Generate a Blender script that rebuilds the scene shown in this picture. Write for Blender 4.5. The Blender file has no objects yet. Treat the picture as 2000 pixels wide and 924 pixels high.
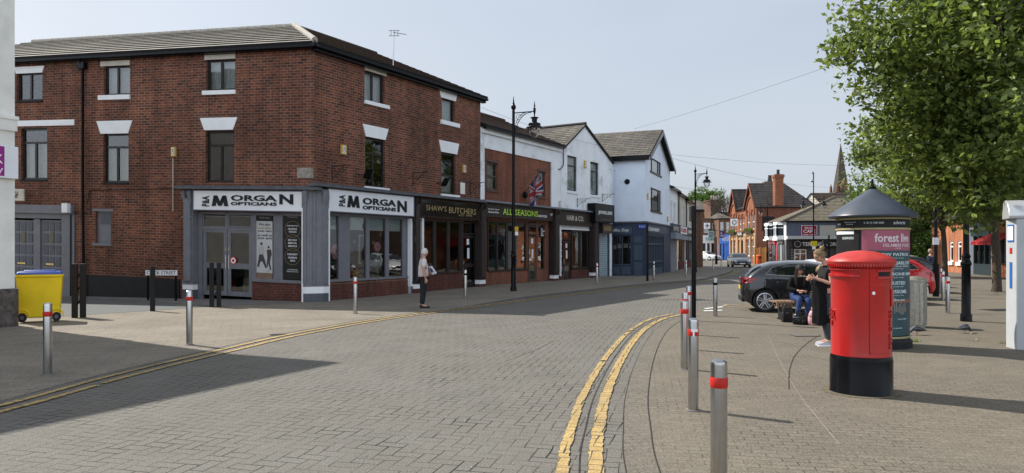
import bpy, bmesh, math, random
import numpy as np
from mathutils import Vector, Matrix
random.seed(7); rng = np.random.default_rng(7)
R = math.radians; PI = math.pi
scene = bpy.context.scene
# ---------------------------------------------------------------- camera, sky, sun, exposure
H = 1.72; FP = 1400.0; HY = 487.0
cam = bpy.data.objects.new('camera', bpy.data.cameras.new('camera'))
scene.collection.objects.link(cam); scene.camera = cam
cam.location = (0, 0, H); cam.rotation_euler = (R(90), 0, 0)
cam.data.sensor_width = 36; cam.data.lens = 36*FP/2000; cam.data.shift_y = (HY-462)/2000.0
cam.data.clip_start = 0.1; cam.data.clip_end = 2000
SUN_AZ = (-.839, .545); SUN_EL = R(45)
world = bpy.data.worlds.new('World'); scene.world = world; world.use_nodes = True
wn = world.node_tree; bg = wn.nodes['Background']
sky = wn.nodes.new('ShaderNodeTexSky'); sky.sky_type = 'NISHITA'; sky.sun_disc = False
sky.sun_elevation = SUN_EL; sky.sun_rotation = math.atan2(SUN_AZ[0], SUN_AZ[1])
sky.air_density = 1.1; sky.dust_density = 3.5; sky.ozone_density = 1.5; sky.altitude = 50
# thin high cloud veil mixed over the sky
wtc = wn.nodes.new('ShaderNodeTexCoord'); wmp = wn.nodes.new('ShaderNodeMapping'); wmp.inputs['Scale'].default_value = (1.2, 1.2, 3.5)
wno = wn.nodes.new('ShaderNodeTexNoise'); wno.inputs['Scale'].default_value = 1.6; wno.inputs['Detail'].default_value = 3
wrm = wn.nodes.new('ShaderNodeMapRange'); wrm.inputs['From Min'].default_value = .35; wrm.inputs['From Max'].default_value = .75
wrm.inputs['To Min'].default_value = .62; wrm.inputs['To Max'].default_value = .95
wmx = wn.nodes.new('ShaderNodeMix'); wmx.data_type = 'RGBA'; wmx.inputs['B'].default_value = (4.7, 5.15, 5.8, 1)
wn.links.new(wtc.outputs['Generated'], wmp.inputs['Vector']); wn.links.new(wmp.outputs[0], wno.inputs['Vector'])
wn.links.new(wno.outputs['Fac'], wrm.inputs['Value']); wn.links.new(wrm.outputs[0], wmx.inputs['Factor'])
wn.links.new(sky.outputs[0], wmx.inputs['A'])
# sky brightened behind the camera, strongest near the horizon, added to lift shaded walls
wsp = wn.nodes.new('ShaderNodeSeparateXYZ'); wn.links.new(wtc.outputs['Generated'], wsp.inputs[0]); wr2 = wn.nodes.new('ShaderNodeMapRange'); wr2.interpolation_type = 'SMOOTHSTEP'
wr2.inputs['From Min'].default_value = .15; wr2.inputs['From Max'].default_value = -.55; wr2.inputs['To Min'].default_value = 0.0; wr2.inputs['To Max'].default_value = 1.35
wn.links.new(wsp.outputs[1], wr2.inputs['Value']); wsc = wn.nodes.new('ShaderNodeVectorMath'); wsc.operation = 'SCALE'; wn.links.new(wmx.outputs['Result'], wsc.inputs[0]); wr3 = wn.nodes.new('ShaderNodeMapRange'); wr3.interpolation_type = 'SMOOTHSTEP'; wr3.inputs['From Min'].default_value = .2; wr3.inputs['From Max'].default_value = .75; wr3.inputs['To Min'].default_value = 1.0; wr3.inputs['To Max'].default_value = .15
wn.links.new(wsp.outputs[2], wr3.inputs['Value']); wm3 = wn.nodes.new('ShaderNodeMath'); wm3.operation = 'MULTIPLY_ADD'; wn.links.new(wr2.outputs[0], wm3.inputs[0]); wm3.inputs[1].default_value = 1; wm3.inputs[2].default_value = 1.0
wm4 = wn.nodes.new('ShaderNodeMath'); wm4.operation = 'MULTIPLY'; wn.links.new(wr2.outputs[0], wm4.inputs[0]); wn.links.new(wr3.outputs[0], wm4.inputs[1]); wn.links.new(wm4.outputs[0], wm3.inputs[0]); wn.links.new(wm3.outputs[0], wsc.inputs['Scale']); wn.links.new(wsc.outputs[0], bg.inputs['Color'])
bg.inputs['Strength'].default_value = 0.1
sl = bpy.data.lights.new('sun', 'SUN'); sl.energy = 4.7; sl.angle = R(0.53); sl.color = (1, .955, .88)
so = bpy.data.objects.new('sun', sl); scene.collection.objects.link(so)
sd = Vector((SUN_AZ[0]*math.cos(SUN_EL), SUN_AZ[1]*math.cos(SUN_EL), math.sin(SUN_EL)))
so.rotation_euler = sd.to_track_quat('Z', 'Y').to_euler(); so.location = (-20, 10, 30)
vs = scene.view_settings; vs.view_transform = 'Standard'; vs.look = 'None'; vs.gamma = 1; vs.use_curve_mapping = False
vs.exposure = 0.5
scene.render.resolution_x = 1024; scene.render.resolution_y = 473
scene.cycles.max_bounces = 6; scene.cycles.transparent_max_bounces = 12

# ---------------------------------------------------------------- helpers
def at(px, py, Y): return Vector(((px-1000)/FP*Y, Y, H+(HY-py)/FP*Y))
def gp(px, py, z=0.0):
    Y = (H-z)*FP/(py-HY); return Vector(((px-1000)/FP*Y, Y, z))
col = scene.collection
def props(o, label=None, cat=None, group=None, kind=None):
    if label: o['label'] = label
    if cat: o['category'] = cat
    if group: o['group'] = group
    if kind: o['kind'] = kind
    return o
def thing(name, label, cat, loc=(0, 0, 0), rz=0, group=None):
    o = bpy.data.objects.new(name, None); col.objects.link(o); o.empty_display_size = .2
    o.location = loc; o.rotation_euler = (0, 0, rz)
    return props(o, label, cat, group)
def root_loc(p):
    while p.parent: p = p.parent
    return p.location.copy()
class MB:
    def __init__(s): s.v = []; s.f = []; s.m = []
    def add(s, vs_, fs, mi=0):
        b = len(s.v); s.v += [Vector(p) for p in vs_]
        for f in fs: s.f.append([b+i for i in f]); s.m.append(mi)
    def quad(s, a, b, c, d, mi=0): s.add([a, b, c, d], [(0, 1, 2, 3)], mi)
    def hexa(s, p, mi=0):   # p: 4 bottom, 4 top (ccw)
        s.add(p, [(3, 2, 1, 0), (4, 5, 6, 7), (0, 1, 5, 4), (1, 2, 6, 5), (2, 3, 7, 6), (3, 0, 4, 7)], mi)
    def box(s, c, d, rz=0, mi=0):
        x, y, z = d[0]/2, d[1]/2, d[2]/2; M = Matrix.Rotation(rz, 3, 'Z'); c = Vector(c)
        s.hexa([c+M@Vector(q) for q in ((-x, -y, -z), (x, -y, -z), (x, y, -z), (-x, y, -z), (-x, -y, z), (x, -y, z), (x, y, z), (-x, y, z))], mi)
    def prism(s, poly, z0, z1, mi=0):
        n = len(poly); vs_ = [(p[0], p[1], z0) for p in poly]+[(p[0], p[1], z1) for p in poly]
        s.add(vs_, [tuple(range(n))[::-1], tuple(range(n, 2*n))]+[(i, (i+1) % n, n+(i+1) % n, n+i) for i in range(n)], mi)
    def extr(s, pts, off, mi=0):      # 3D polygon extruded by vector
        n = len(pts); off = Vector(off); vs_ = [Vector(p) for p in pts]+[Vector(p)+off for p in pts]
        s.add(vs_, [tuple(range(n))[::-1], tuple(range(n, 2*n))]+[(i, (i+1) % n, n+(i+1) % n, n+i) for i in range(n)], mi)
    def tube(s, path, rad, n=8, mi=0, caps=True, sq=1.0):
        path = [Vector(p) for p in path]; k = len(path)
        if not isinstance(rad, (list, tuple)): rad = [rad]*k
        rings = []; prev = None
        for i, p in enumerate(path):
            t = (path[min(i+1, k-1)]-path[max(i-1, 0)])
            t = t.normalized() if t.length > 1e-9 else Vector((0, 0, 1))
            if prev is None:
                a = Vector((0, 0, 1)) if abs(t.z) < .9 else Vector((1, 0, 0)); x = t.cross(a).normalized()
            else: x = (prev-t*prev.dot(t)).normalized()
            prev = x; y = t.cross(x)
            rings.append([p+(x*math.cos(2*PI*j/n)+y*math.sin(2*PI*j/n)*sq)*rad[i] for j in range(n)])
        b = len(s.v)
        for r in rings: s.v += r
        for i in range(k-1):
            for j in range(n):
                s.f.append([b+i*n+j, b+i*n+(j+1) % n, b+(i+1)*n+(j+1) % n, b+(i+1)*n+j]); s.m.append(mi)
        if caps:
            s.f.append([b+j for j in range(n)][::-1]); s.m.append(mi)
            s.f.append([b+(k-1)*n+j for j in range(n)]); s.m.append(mi)
    def lathe(s, prof, c=(0, 0, 0), n=24, mi=0, a0=0, a1=2*PI, sx=1, sy=1):
        full = abs(a1-a0-2*PI) < 1e-6; c = Vector(c); b = len(s.v); m = n if full else n+1
        for r, z in prof:
            for j in range(m):
                a = a0+(a1-a0)*j/n; s.v.append(c+Vector((r*math.cos(a)*sx, r*math.sin(a)*sy, z)))
        for i in range(len(prof)-1):
            for j in range(n):
                j2 = (j+1) % m if full else j+1
                s.f.append([b+i*m+j, b+i*m+j2, b+(i+1)*m+j2, b+(i+1)*m+j]); s.m.append(mi)
    def ball(s, c, r, n=12, mi=0):
        if not isinstance(r, (tuple, list)): r = (r, r, r)
        k = n//2; b = len(s.v); c = Vector(c)
        for i in range(k+1):
            th = PI*i/k
            for j in range(n):
                a = 2*PI*j/n; s.v.append(c+Vector((r[0]*math.sin(th)*math.cos(a), r[1]*math.sin(th)*math.sin(a), -r[2]*math.cos(th))))
        for i in range(k):
            for j in range(n):
                s.f.append([b+i*n+j, b+i*n+(j+1) % n, b+(i+1)*n+(j+1) % n, b+(i+1)*n+j]); s.m.append(mi)
    def build(s, name, mats, parent=None, smooth=False, slope=None, bevel=0, label=None, uv=True):
        if not isinstance(mats, (list, tuple)): mats = [mats]
        me = bpy.data.meshes.new(name); off = Vector((0, 0, 0))
        if parent is not None: off = root_loc(parent)
        me.from_pydata([tuple(p-off) for p in s.v], [], s.f)
        for m in mats: me.materials.append(m)
        me.polygons.foreach_set('material_index', s.m)
        if uv:
            ul = me.uv_layers.new(name='UVMap'); data = ul.data
            me.update()
            for p in me.polygons:
                nrm = p.normal
                if abs(nrm.z) > .98: t = Vector((1, 0, 0)); b = Vector((0, 1, 0))
                else:
                    t = Vector((0, 0, 1)).cross(nrm).normalized(); b = nrm.cross(t)
                for li in p.loop_indices:
                    q = me.vertices[me.loops[li].vertex_index].co+off
                    u = q.dot(t); w = q.dot(b)
                    if slope and abs(nrm.z) < .3: w = q.z-slope*u
                    data[li].uv = (u, w)
        if smooth:
            me.shade_smooth()
            try: me.set_sharp_from_angle(angle=R(38))
            except Exception: pass
        o = bpy.data.objects.new(name, me); col.objects.link(o)
        if parent is not None: o.parent = parent
        if bevel:
            bm = o.modifiers.new('bevel', 'BEVEL'); bm.width = bevel; bm.segments = 2; bm.limit_method = 'ANGLE'
        if label: o['label'] = label
        return o
def copy_tree(o, parent=None):
    c = o.copy(); col.objects.link(c); c.parent = parent
    for ch in list(o.children): copy_tree(ch, c)
    return c
def clone(o, loc, rz=0, label=None, sc=None):
    c = copy_tree(o); c.location = loc; c.rotation_euler = (0, 0, rz)
    if label: c['label'] = label
    if sc: c.scale = (sc, sc, sc)
    return c
class Fr:
    """facade frame: u along the wall, v up, n outward"""
    def __init__(s, O, d, out, slope=0.0):
        s.O = Vector((O[0], O[1], 0)); s.d = Vector((d[0], d[1], 0)).normalized(); s.N = Vector((s.d.y, -s.d.x, 0))
        if s.N.dot(Vector((out[0], out[1], 0))) < 0: s.N = -s.N
        s.s = slope
    def P(s, u, v, n=0.0): q = s.O+s.d*u+s.N*n; return Vector((q.x, q.y, v+s.s*u))
    def U(s, px, n=0.0):
        O = s.O+s.N*n; k = (px-1000)/FP
        return (O.x-k*O.y)/(k*s.d.y-s.d.x)
    def V(s, px, py, n=0.0):
        u = s.U(px, n); q = s.O+s.d*u+s.N*n; return H+(HY-py)/FP*q.y-s.s*u
    def rect(s, x0, y0, x1, y1, n=0.0):
        a, b = s.U(x0, n), s.U(x1, n); xm = (x0+x1)/2
        return (min(a, b), max(a, b), s.V(xm, y1, n), s.V(xm, y0, n))
    def box(s, mb, u0, u1, v0, v1, n0, n1, mi=0):
        if u1 < u0: u0, u1 = u1, u0
        p = [s.P(u0, v0, n1), s.P(u1, v0, n1), s.P(u1, v0, n0), s.P(u0, v0, n0), s.P(u0, v1, n1), s.P(u1, v1, n1), s.P(u1, v1, n0), s.P(u0, v1, n0)]
        if (p[1]-p[0]).cross(p[4]-p[0]).dot(s.N) < 0: p = [p[1], p[0], p[3], p[2], p[5], p[4], p[7], p[6]]
        mb.hexa(p, mi)
def fbox(fr, r, n0, n1, name, mat_, parent, bevel=0, label=None, smooth=False):
    m = MB(); fr.box(m, r[0], r[1], r[2], r[3], n0, n1); return m.build(name, mat_, parent, bevel=bevel, label=label)
def wall_mb(mb, fr, U0, U1, V0, V1, holes, reveal=.14, mi=0, n=0.0):
    us = sorted(set([U0, U1]+[min(max(h[i], U0), U1) for h in holes for i in (0, 1)])); vs2 = sorted(set([V0, V1]+[min(max(h[i], V0), V1) for h in holes for i in (2, 3)]))
    for i in range(len(us)-1):
        for j in range(len(vs2)-1):
            if us[i+1]-us[i] < 1e-5 or vs2[j+1]-vs2[j] < 1e-5: continue
            cu, cv = (us[i]+us[i+1])/2, (vs2[j]+vs2[j+1])/2
            if any(h[0] < cu < h[1] and h[2] < cv < h[3] for h in holes): continue
            q = [fr.P(us[i], vs2[j], n), fr.P(us[i+1], vs2[j], n), fr.P(us[i+1], vs2[j+1], n), fr.P(us[i], vs2[j+1], n)]
            if (q[1]-q[0]).cross(q[2]-q[0]).dot(fr.N) < 0: q.reverse()
            mb.quad(*q, mi=mi)
    for h in holes:
        c = [fr.P(h[0], h[2], n), fr.P(h[1], h[2], n), fr.P(h[1], h[3], n), fr.P(h[0], h[3], n)]
        b = [p-fr.N*reveal for p in c]
        for i in range(4):
            j = (i+1) % 4; mb.quad(c[i], c[j], b[j], b[i], mi)
def poly_face(mb, pts, N, mi=0):
    pts = [Vector(p) for p in pts]; nn = (pts[1]-pts[0]).cross(pts[2]-pts[0])
    if nn.dot(N) < 0: pts.reverse()
    mb.add(pts, [tuple(range(len(pts)))], mi)
def courses(mb, e0, e1, r0, r1, n, step=.03, th=.12, mi=0, mi2=0, mi3=None):
    """roof plane of n stepped tile courses from the eave line e0-e1 to the ridge line r0-r1"""
    e0, e1, r0, r1 = map(Vector, (e0, e1, r0, r1)); N = (e1-e0).cross(r0-e0)
    if N.length < 1e-6: N = (e1-e0).cross(r1-e0)
    N.normalize()
    if N.z < 0: N = -N
    def L(t): return e0.lerp(r0, t), e1.lerp(r1, t)
    for k in range(n):
        a, b = L(k/n); c, d = L((k+1)/n)
        q = [a+N*step, b+N*step, d, c]
        if (c-d).length < 1e-4: q = q[:3]
        poly_face(mb, q, N, mi)
        lo = a-N*(th if k == 0 else 0); lo2 = b-N*(th if k == 0 else 0)
        poly_face(mb, [lo, lo2, b+N*step, a+N*step], (a-c).normalized() if (a-c).length > 1e-4 else (b-d), mi2 if k == 0 else (mi if mi3 is None else mi3))
        for s0, s1 in ((a, c), (b, d)):
            mb.quad(s0+N*step, s1, s1-N*th, s0-N*th, mi2)
    poly_face(mb, [e0-N*th, e1-N*th, r1-N*th, r0-N*th] if (r0-r1).length > 1e-4 else [e0-N*th, e1-N*th, r0-N*th], -N, mi2)
# text
def text_mesh(s, off=0.0, ext=0.0, shear=0.0, sp=1.0):
    cu = bpy.data.curves.new('t', 'FONT'); cu.body = s; cu.size = 1; cu.offset = off; cu.extrude = ext; cu.resolution_u = 2; cu.shear = shear; cu.space_character = sp
    ob = bpy.data.objects.new('t', cu); me = bpy.data.meshes.new_from_object(ob)
    vs_ = [v.co.copy() for v in me.vertices]; fs = [tuple(p.vertices) for p in me.polygons]
    bpy.data.objects.remove(ob); bpy.data.curves.remove(cu); bpy.data.meshes.remove(me)
    return vs_, fs
def text_add(mb, fr, s, u0, u1, v0, v1, n, th=.012, off=.0, rot=False, mi=0, shear=0, flip=None, sp=1.0):
    """fit the string s in the rectangle; u0 is where the reader sees it start"""
    vs_, fs = text_mesh(s, off=off, ext=.5, shear=shear, sp=sp)
    if not vs_: return
    if rot: vs_ = [Vector((-v.y, v.x, v.z)) for v in vs_]
    x0, x1 = min(v.x for v in vs_), max(v.x for v in vs_); y0, y1 = min(v.y for v in vs_), max(v.y for v in vs_)
    out = []
    for v in vs_:
        a = (v.x-x0)/(x1-x0); b = (v.y-y0)/(y1-y0)
        out.append(fr.P(u0+(u1-u0)*a, v0+(v1-v0)*b, n+(v.z+.5)*th))
    mb.add(out, fs, mi)
def ftext(fr, s, x0, y0, x1, y1, n, mat_, parent, off=.0, rot=False, name='lettering', shear=0, th=.012):
    """pixel box on a facade, y given at the box centre"""
    m = MB(); a, b = fr.U(x0, n), fr.U(x1, n); xm = (x0+x1)/2
    text_add(m, fr, s, a, b, fr.V(xm, y1, n), fr.V(xm, y0, n), n, th, off, rot, shear=shear)
    return m.build(name, mat_, parent)
# ---------------------------------------------------------------- materials
def newmat(name):
    m = bpy.data.materials.new(name); m.use_nodes = True; return m, m.node_tree.nodes, m.node_tree.links, m.node_tree.nodes['Principled BSDF']
def noise(N, L, scale, det=4, vec=None, rough=.55):
    t = N.new('ShaderNodeTexNoise'); t.inputs['Scale'].default_value = scale; t.inputs['Detail'].default_value = det; t.inputs['Roughness'].default_value = rough
    if vec is None:
        g = N.new('ShaderNodeNewGeometry'); vec = g.outputs['Position']
    L.new(vec, t.inputs['Vector']); return t.outputs['Fac']
def ramp(N, L, fac, stops):
    r = N.new('ShaderNodeValToRGB'); e = r.color_ramp.elements
    while len(e) < len(stops): e.new(.5)
    for i, (p, c) in enumerate(stops): e[i].position = p; e[i].color = (c[0], c[1], c[2], 1) if isinstance(c, (tuple, list)) else (c, c, c, 1)
    L.new(fac, r.inputs[0]); return r.outputs[0]
def mixc(N, L, fac, a, b, mode='MIX'):
    m = N.new('ShaderNodeMix'); m.data_type = 'RGBA'; m.blend_type = mode
    for sock, v in (('Factor', fac), ('A', a), ('B', b)):
        if hasattr(v, 'links') or hasattr(v, 'is_linked'): L.new(v, m.inputs[sock])
        elif sock == 'Factor': m.inputs[sock].default_value = v
        else: m.inputs[sock].default_value = (v[0], v[1], v[2], 1)
    return m.outputs['Result']
def bump(N, L, h, bs, strength=.3, dist=.01):
    b = N.new('ShaderNodeBump'); b.inputs['Strength'].default_value = strength; b.inputs['Distance'].default_value = dist
    L.new(h, b.inputs['Height']); L.new(b.outputs[0], bs.inputs['Normal'])
def MAT(name, c, rough=.6, var=.15, scale=6, metal=0, bmp=0, spec=.3, dirt=None, coat=0):
    m, N, L, b = newmat(name); b.inputs['Roughness'].default_value = rough; b.inputs['Metallic'].default_value = metal
    b.inputs['Specular IOR Level'].default_value = spec; b.inputs['Coat Weight'].default_value = coat; b.inputs['Coat Roughness'].default_value = .04
    if var > 0:
        f = noise(N, L, scale)
        cc = ramp(N, L, f, [(.3, [x*(1-var) for x in c]), (.7, [min(1, x*(1+var)) for x in c])])
        if dirt:
            f2 = noise(N, L, dirt[1], 6, rough=.7); k = ramp(N, L, f2, [(dirt[2], 0.0), (dirt[2]+.14, dirt[3])]); cc = mixc(N, L, k, cc, dirt[0])
        L.new(cc, b.inputs['Base Color'])
        if bmp: bump(N, L, f, b, bmp, .01)
    else: b.inputs['Base Color'].default_value = (*c, 1)
    return m
def BRICK(name, c1, c2, mortar, w=.235, h=.085, mort=.010, sootc=(.05, .03, .025), soot=.55, bs=.35, off=.5):
    m, N, L, b = newmat(name); b.inputs['Roughness'].default_value = .88; b.inputs['Specular IOR Level'].default_value = .2
    uv = N.new('ShaderNodeUVMap'); t = N.new('ShaderNodeTexBrick'); L.new(uv.outputs[0], t.inputs['Vector']); t.offset = off
    t.inputs['Scale'].default_value = 1; t.inputs['Brick Width'].default_value = w; t.inputs['Row Height'].default_value = h
    t.inputs['Mortar Size'].default_value = mort; t.inputs['Mortar Smooth'].default_value = .3; t.inputs['Bias'].default_value = 0
    t.inputs['Color1'].default_value = (*c1, 1); t.inputs['Color2'].default_value = (*c2, 1); t.inputs['Mortar'].default_value = (*mortar, 1)
    f = noise(N, L, .7, 6, uv.outputs[0], .65); f2 = noise(N, L, 9, 3, uv.outputs[0])
    k = ramp(N, L, f, [(.42, 0.0), (.72, soot)]); cc = mixc(N, L, k, t.outputs['Color'], sootc)
    cc = mixc(N, L, .5, cc, ramp(N, L, f2, [(.25, .45), (.75, 1.4)]), 'MULTIPLY'); f4 = noise(N, L, .28, 4, uv.outputs[0], .6); cc = mixc(N, L, .8, cc, ramp(N, L, f4, [(.3, (.72, .68, .68)), (.7, (1.25, 1.2, 1.1))]), 'MULTIPLY')
    smp = N.new('ShaderNodeMapping'); smp.inputs['Scale'].default_value = (2.6, .22, 1); L.new(uv.outputs[0], smp.inputs['Vector']); f5 = noise(N, L, 1, 5, smp.outputs[0], .65); cc = mixc(N, L, .7, cc, ramp(N, L, f5, [(.36, .62), (.6, 1.12)]), 'MULTIPLY')
    k2 = ramp(N, L, noise(N, L, 5, 5, uv.outputs[0], .7), [(.64, 0.0), (.72, .22)]); cc = mixc(N, L, k2, cc, (.42, .36, .31))
    L.new(cc, b.inputs['Base Color']); bump(N, L, t.outputs['Fac'], b, -bs, .012)
    return m
class MathN:
    def __init__(s, N, L): s.N = N; s.L = L
    def __call__(s, op, a, b=None, c=None):
        n = s.N.new('ShaderNodeMath'); n.operation = op
        for i, v in enumerate((a, b, c)):
            if v is None: continue
            if isinstance(v, (int, float)): n.inputs[i].default_value = v
            else: s.L.new(v, n.inputs[i])
        return n.outputs[0]
def HERRING(name, rot, w, ca, cb, joint=(.014, .013, .012), jw=.048, dirt=(.16, .14, .115)):
    m, N, L, b = newmat(name); M = MathN(N, L); b.inputs['Roughness'].default_value = .85; b.inputs['Specular IOR Level'].default_value = .25
    g = N.new('ShaderNodeNewGeometry'); mp = N.new('ShaderNodeMapping'); mp.inputs['Rotation'].default_value = (0, 0, rot); mp.inputs['Scale'].default_value = (1/w, 1/w, 1)
    wob = N.new('ShaderNodeTexNoise'); wob.inputs['Scale'].default_value = .9; L.new(g.outputs['Position'], wob.inputs['Vector'])
    va = N.new('ShaderNodeVectorMath'); va.operation = 'MULTIPLY_ADD'; L.new(wob.outputs['Color'], va.inputs[0]); va.inputs[1].default_value = (.12, .12, 0); L.new(g.outputs['Position'], va.inputs[2])
    L.new(va.outputs[0], mp.inputs['Vector'])
    sx = N.new('ShaderNodeSeparateXYZ'); L.new(mp.outputs[0], sx.inputs[0]); x, y = sx.outputs[0], sx.outputs[1]
    i, j = M('FLOOR', x), M('FLOOR', y); fx, fy = M('SUBTRACT', x, i), M('SUBTRACT', y, j)
    k = M('FLOORED_MODULO', M('SUBTRACT', i, j), 4.0)
    is_ = [M('COMPARE', k, float(q), .1) for q in range(4)]
    dl = M('ADD', fx, is_[1]); dr = M('ADD', M('SUBTRACT', 1.0, fx), is_[0])
    db = M('ADD', fy, is_[2]); dt = M('ADD', M('SUBTRACT', 1.0, fy), is_[3])
    d = M('MINIMUM', M('MINIMUM', dl, dr), M('MINIMUM', db, dt))
    bi = M('SUBTRACT', i, is_[1]); bj = M('SUBTRACT', j, is_[2])
    cx = N.new('ShaderNodeCombineXYZ'); L.new(bi, cx.inputs[0]); L.new(bj, cx.inputs[1])
    wn_ = N.new('ShaderNodeTexWhiteNoise'); wn_.noise_dimensions = '2D'; L.new(cx.outputs[0], wn_.inputs['Vector'])
    cc = ramp(N, L, wn_.outputs['Value'], [(0, ca), (1, cb)])
    f = noise(N, L, .35, 5, rough=.6); cc = mixc(N, L, ramp(N, L, f, [(.4, 0.0), (.75, .6)]), cc, dirt)
    f2 = noise(N, L, 62, 3, rough=.8); cc = mixc(N, L, .9, cc, ramp(N, L, f2, [(.30, .45), (.52, 1.0), (.70, 1.9)]), 'MULTIPLY')
    f3 = noise(N, L, 1.1, 5, rough=.75); cc = mixc(N, L, .45, cc, ramp(N, L, f3, [(.25, .72), (.75, 1.2)]), 'MULTIPLY')
    gum = noise(N, L, 7, 1); cc = mixc(N, L, ramp(N, L, gum, [(.765, 0.0), (.785, .6)]), cc, (.05, .047, .042)); oil = noise(N, L, .8, 3, rough=.5); cc = mixc(N, L, ramp(N, L, oil, [(.60, 0.0), (.74, .45)]), cc, (.075, .07, .064))
    spk = noise(N, L, 26, 1); cc = mixc(N, L, ramp(N, L, spk, [(.80, 0.0), (.815, .8)]), cc, (.6, .58, .52))
    jf = noise(N, L, 1.3, 5, rough=.7); jw_ = M('MULTIPLY', ramp(N, L, jf, [(.35, .35), (.65, 1.5)]), jw)
    wn2 = N.new('ShaderNodeTexWhiteNoise'); wn2.noise_dimensions = '3D'; cx.inputs[2].default_value = 3.7; L.new(cx.outputs[0], wn2.inputs['Vector']); vis_ = ramp(N, L, wn2.outputs['Value'], [(.25, .3), (.5, 1.0)]); jm = M('LESS_THAN', d, jw_); jm = M('MULTIPLY', jm, vis_)
    cc = mixc(N, L, jm, cc, joint); L.new(cc, b.inputs['Base Color'])
    hh = M('SUBTRACT', M('MULTIPLY', f2, .35), M('MULTIPLY', jm, 1.0)); bump(N, L, hh, b, .45, .006)
    return m
def PAVE(name, rot, w, h, ca, cb, joint, jm=.007, off=.5, stain=(.1, .09, .075), vis=.8):
    m, N, L, b = newmat(name); b.inputs['Roughness'].default_value = .86; b.inputs['Specular IOR Level'].default_value = .25
    g = N.new('ShaderNodeNewGeometry'); mp = N.new('ShaderNodeMapping'); mp.inputs['Rotation'].default_value = (0, 0, rot); L.new(g.outputs['Position'], mp.inputs['Vector'])
    t = N.new('ShaderNodeTexBrick'); L.new(mp.outputs[0], t.inputs['Vector']); t.offset = off
    t.inputs['Scale'].default_value = 1; t.inputs['Brick Width'].default_value = w; t.inputs['Row Height'].default_value = h
    t.inputs['Mortar Size'].default_value = jm; t.inputs['Mortar Smooth'].default_value = .2
    t.inputs['Color1'].default_value = (*ca, 1); t.inputs['Color2'].default_value = (*cb, 1); t.inputs['Mortar'].default_value = (*[(a+c)/2 for a, c in zip(ca, cb)], 1)
    cc = t.outputs['Color']
    f = noise(N, L, .5, 6, rough=.65); cc = mixc(N, L, ramp(N, L, f, [(.42, 0.0), (.75, .55)]), cc, stain)
    jf = ramp(N, L, noise(N, L, 1.1, 5, rough=.7), [(.38, .12), (.62, vis)])
    mm = N.new('ShaderNodeMath'); mm.operation = 'MULTIPLY'; L.new(t.outputs['Fac'], mm.inputs[0]); L.new(jf, mm.inputs[1])
    cc = mixc(N, L, mm.outputs[0], cc, joint)
    f2 = noise(N, L, 58, 3, rough=.8); cc = mixc(N, L, .9, cc, ramp(N, L, f2, [(.3, .45), (.52, 1.0), (.70, 1.9)]), 'MULTIPLY')
    gum = noise(N, L, 6, 1); cc = mixc(N, L, ramp(N, L, gum, [(.755, 0.0), (.775, .6)]), cc, (.06, .055, .048)); oil = noise(N, L, .65, 4, rough=.6); cc = mixc(N, L, ramp(N, L, oil, [(.58, 0.0), (.75, .4)]), cc, (.09, .078, .06))
    spk = noise(N, L, 19, 1); cc = mixc(N, L, ramp(N, L, spk, [(.80, 0.0), (.815, .7)]), cc, (.5, .48, .42))
    L.new(cc, b.inputs['Base Color'])
    m2 = N.new('ShaderNodeMath'); m2.operation = 'MULTIPLY_ADD'; L.new(mm.outputs[0], m2.inputs[0]); m2.inputs[1].default_value = -1; L.new(f2, m2.inputs[2])
    bump(N, L, m2.outputs[0], b, .4, .005)
    return m
def GLASS(name, tint=(.9, .95, .95), refl=1.0):
    m, N, L, b = newmat(name); N.remove(b)
    fr_ = N.new('ShaderNodeFresnel'); fr_.inputs['IOR'].default_value = 1.55
    mr = N.new('ShaderNodeMath'); mr.operation = 'MULTIPLY_ADD'; mr.inputs[1].default_value = 1.3*refl; mr.inputs[2].default_value = .05*refl; mr.use_clamp = True; L.new(fr_.outputs[0], mr.inputs[0])
    tr = N.new('ShaderNodeBsdfTransparent'); tr.inputs[0].default_value = (*tint, 1); gl = N.new('ShaderNodeBsdfGlossy'); gl.inputs['Roughness'].default_value = .015
    f = noise(N, L, 1.3, 2); bp = N.new('ShaderNodeBump'); bp.inputs['Strength'].default_value = .06; bp.inputs['Distance'].default_value = .05; L.new(f, bp.inputs['Height']); L.new(bp.outputs[0], gl.inputs['Normal'])
    mx = N.new('ShaderNodeMixShader'); L.new(mr.outputs[0], mx.inputs[0]); L.new(tr.outputs[0], mx.inputs[1]); L.new(gl.outputs[0], mx.inputs[2]); L.new(mx.outputs[0], N['Material Output'].inputs[0])
    return m
def LEAF(name, c1, c2, trans=.35):
    m, N, L, b = newmat(name); b.inputs['Roughness'].default_value = .45; b.inputs['Specular IOR Level'].default_value = .45
    g = N.new('ShaderNodeNewGeometry'); f = g.outputs['Random Per Island']; cc = ramp(N, L, f, [(0, c1), (.8, c2), (1, [x*1.5 for x in c2])])
    L.new(cc, b.inputs['Base Color'])
    t = N.new('ShaderNodeBsdfTranslucent'); L.new(mixc(N, L, .5, cc, (1, 1, .35), 'MULTIPLY'), t.inputs[0])
    mx = N.new('ShaderNodeMixShader'); mx.inputs[0].default_value = trans; L.new(b.outputs[0], mx.inputs[1]); L.new(t.outputs[0], mx.inputs[2]); L.new(mx.outputs[0], N['Material Output'].inputs[0])
    return m
m_brick = BRICK('brick_red_sooty', (.245, .082, .047), (.095, .040, .032), (.27, .205, .16), w=.25, h=.092, mort=.010, soot=.5)
m_brick2 = BRICK('brick_rebuilt_red', (.25, .085, .05), (.2, .065, .042), (.2, .15, .12), soot=.25)
m_brickris = BRICK('brick_dark_riser', (.15, .045, .032), (.11, .035, .028), (.11, .09, .075), soot=.4)
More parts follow.
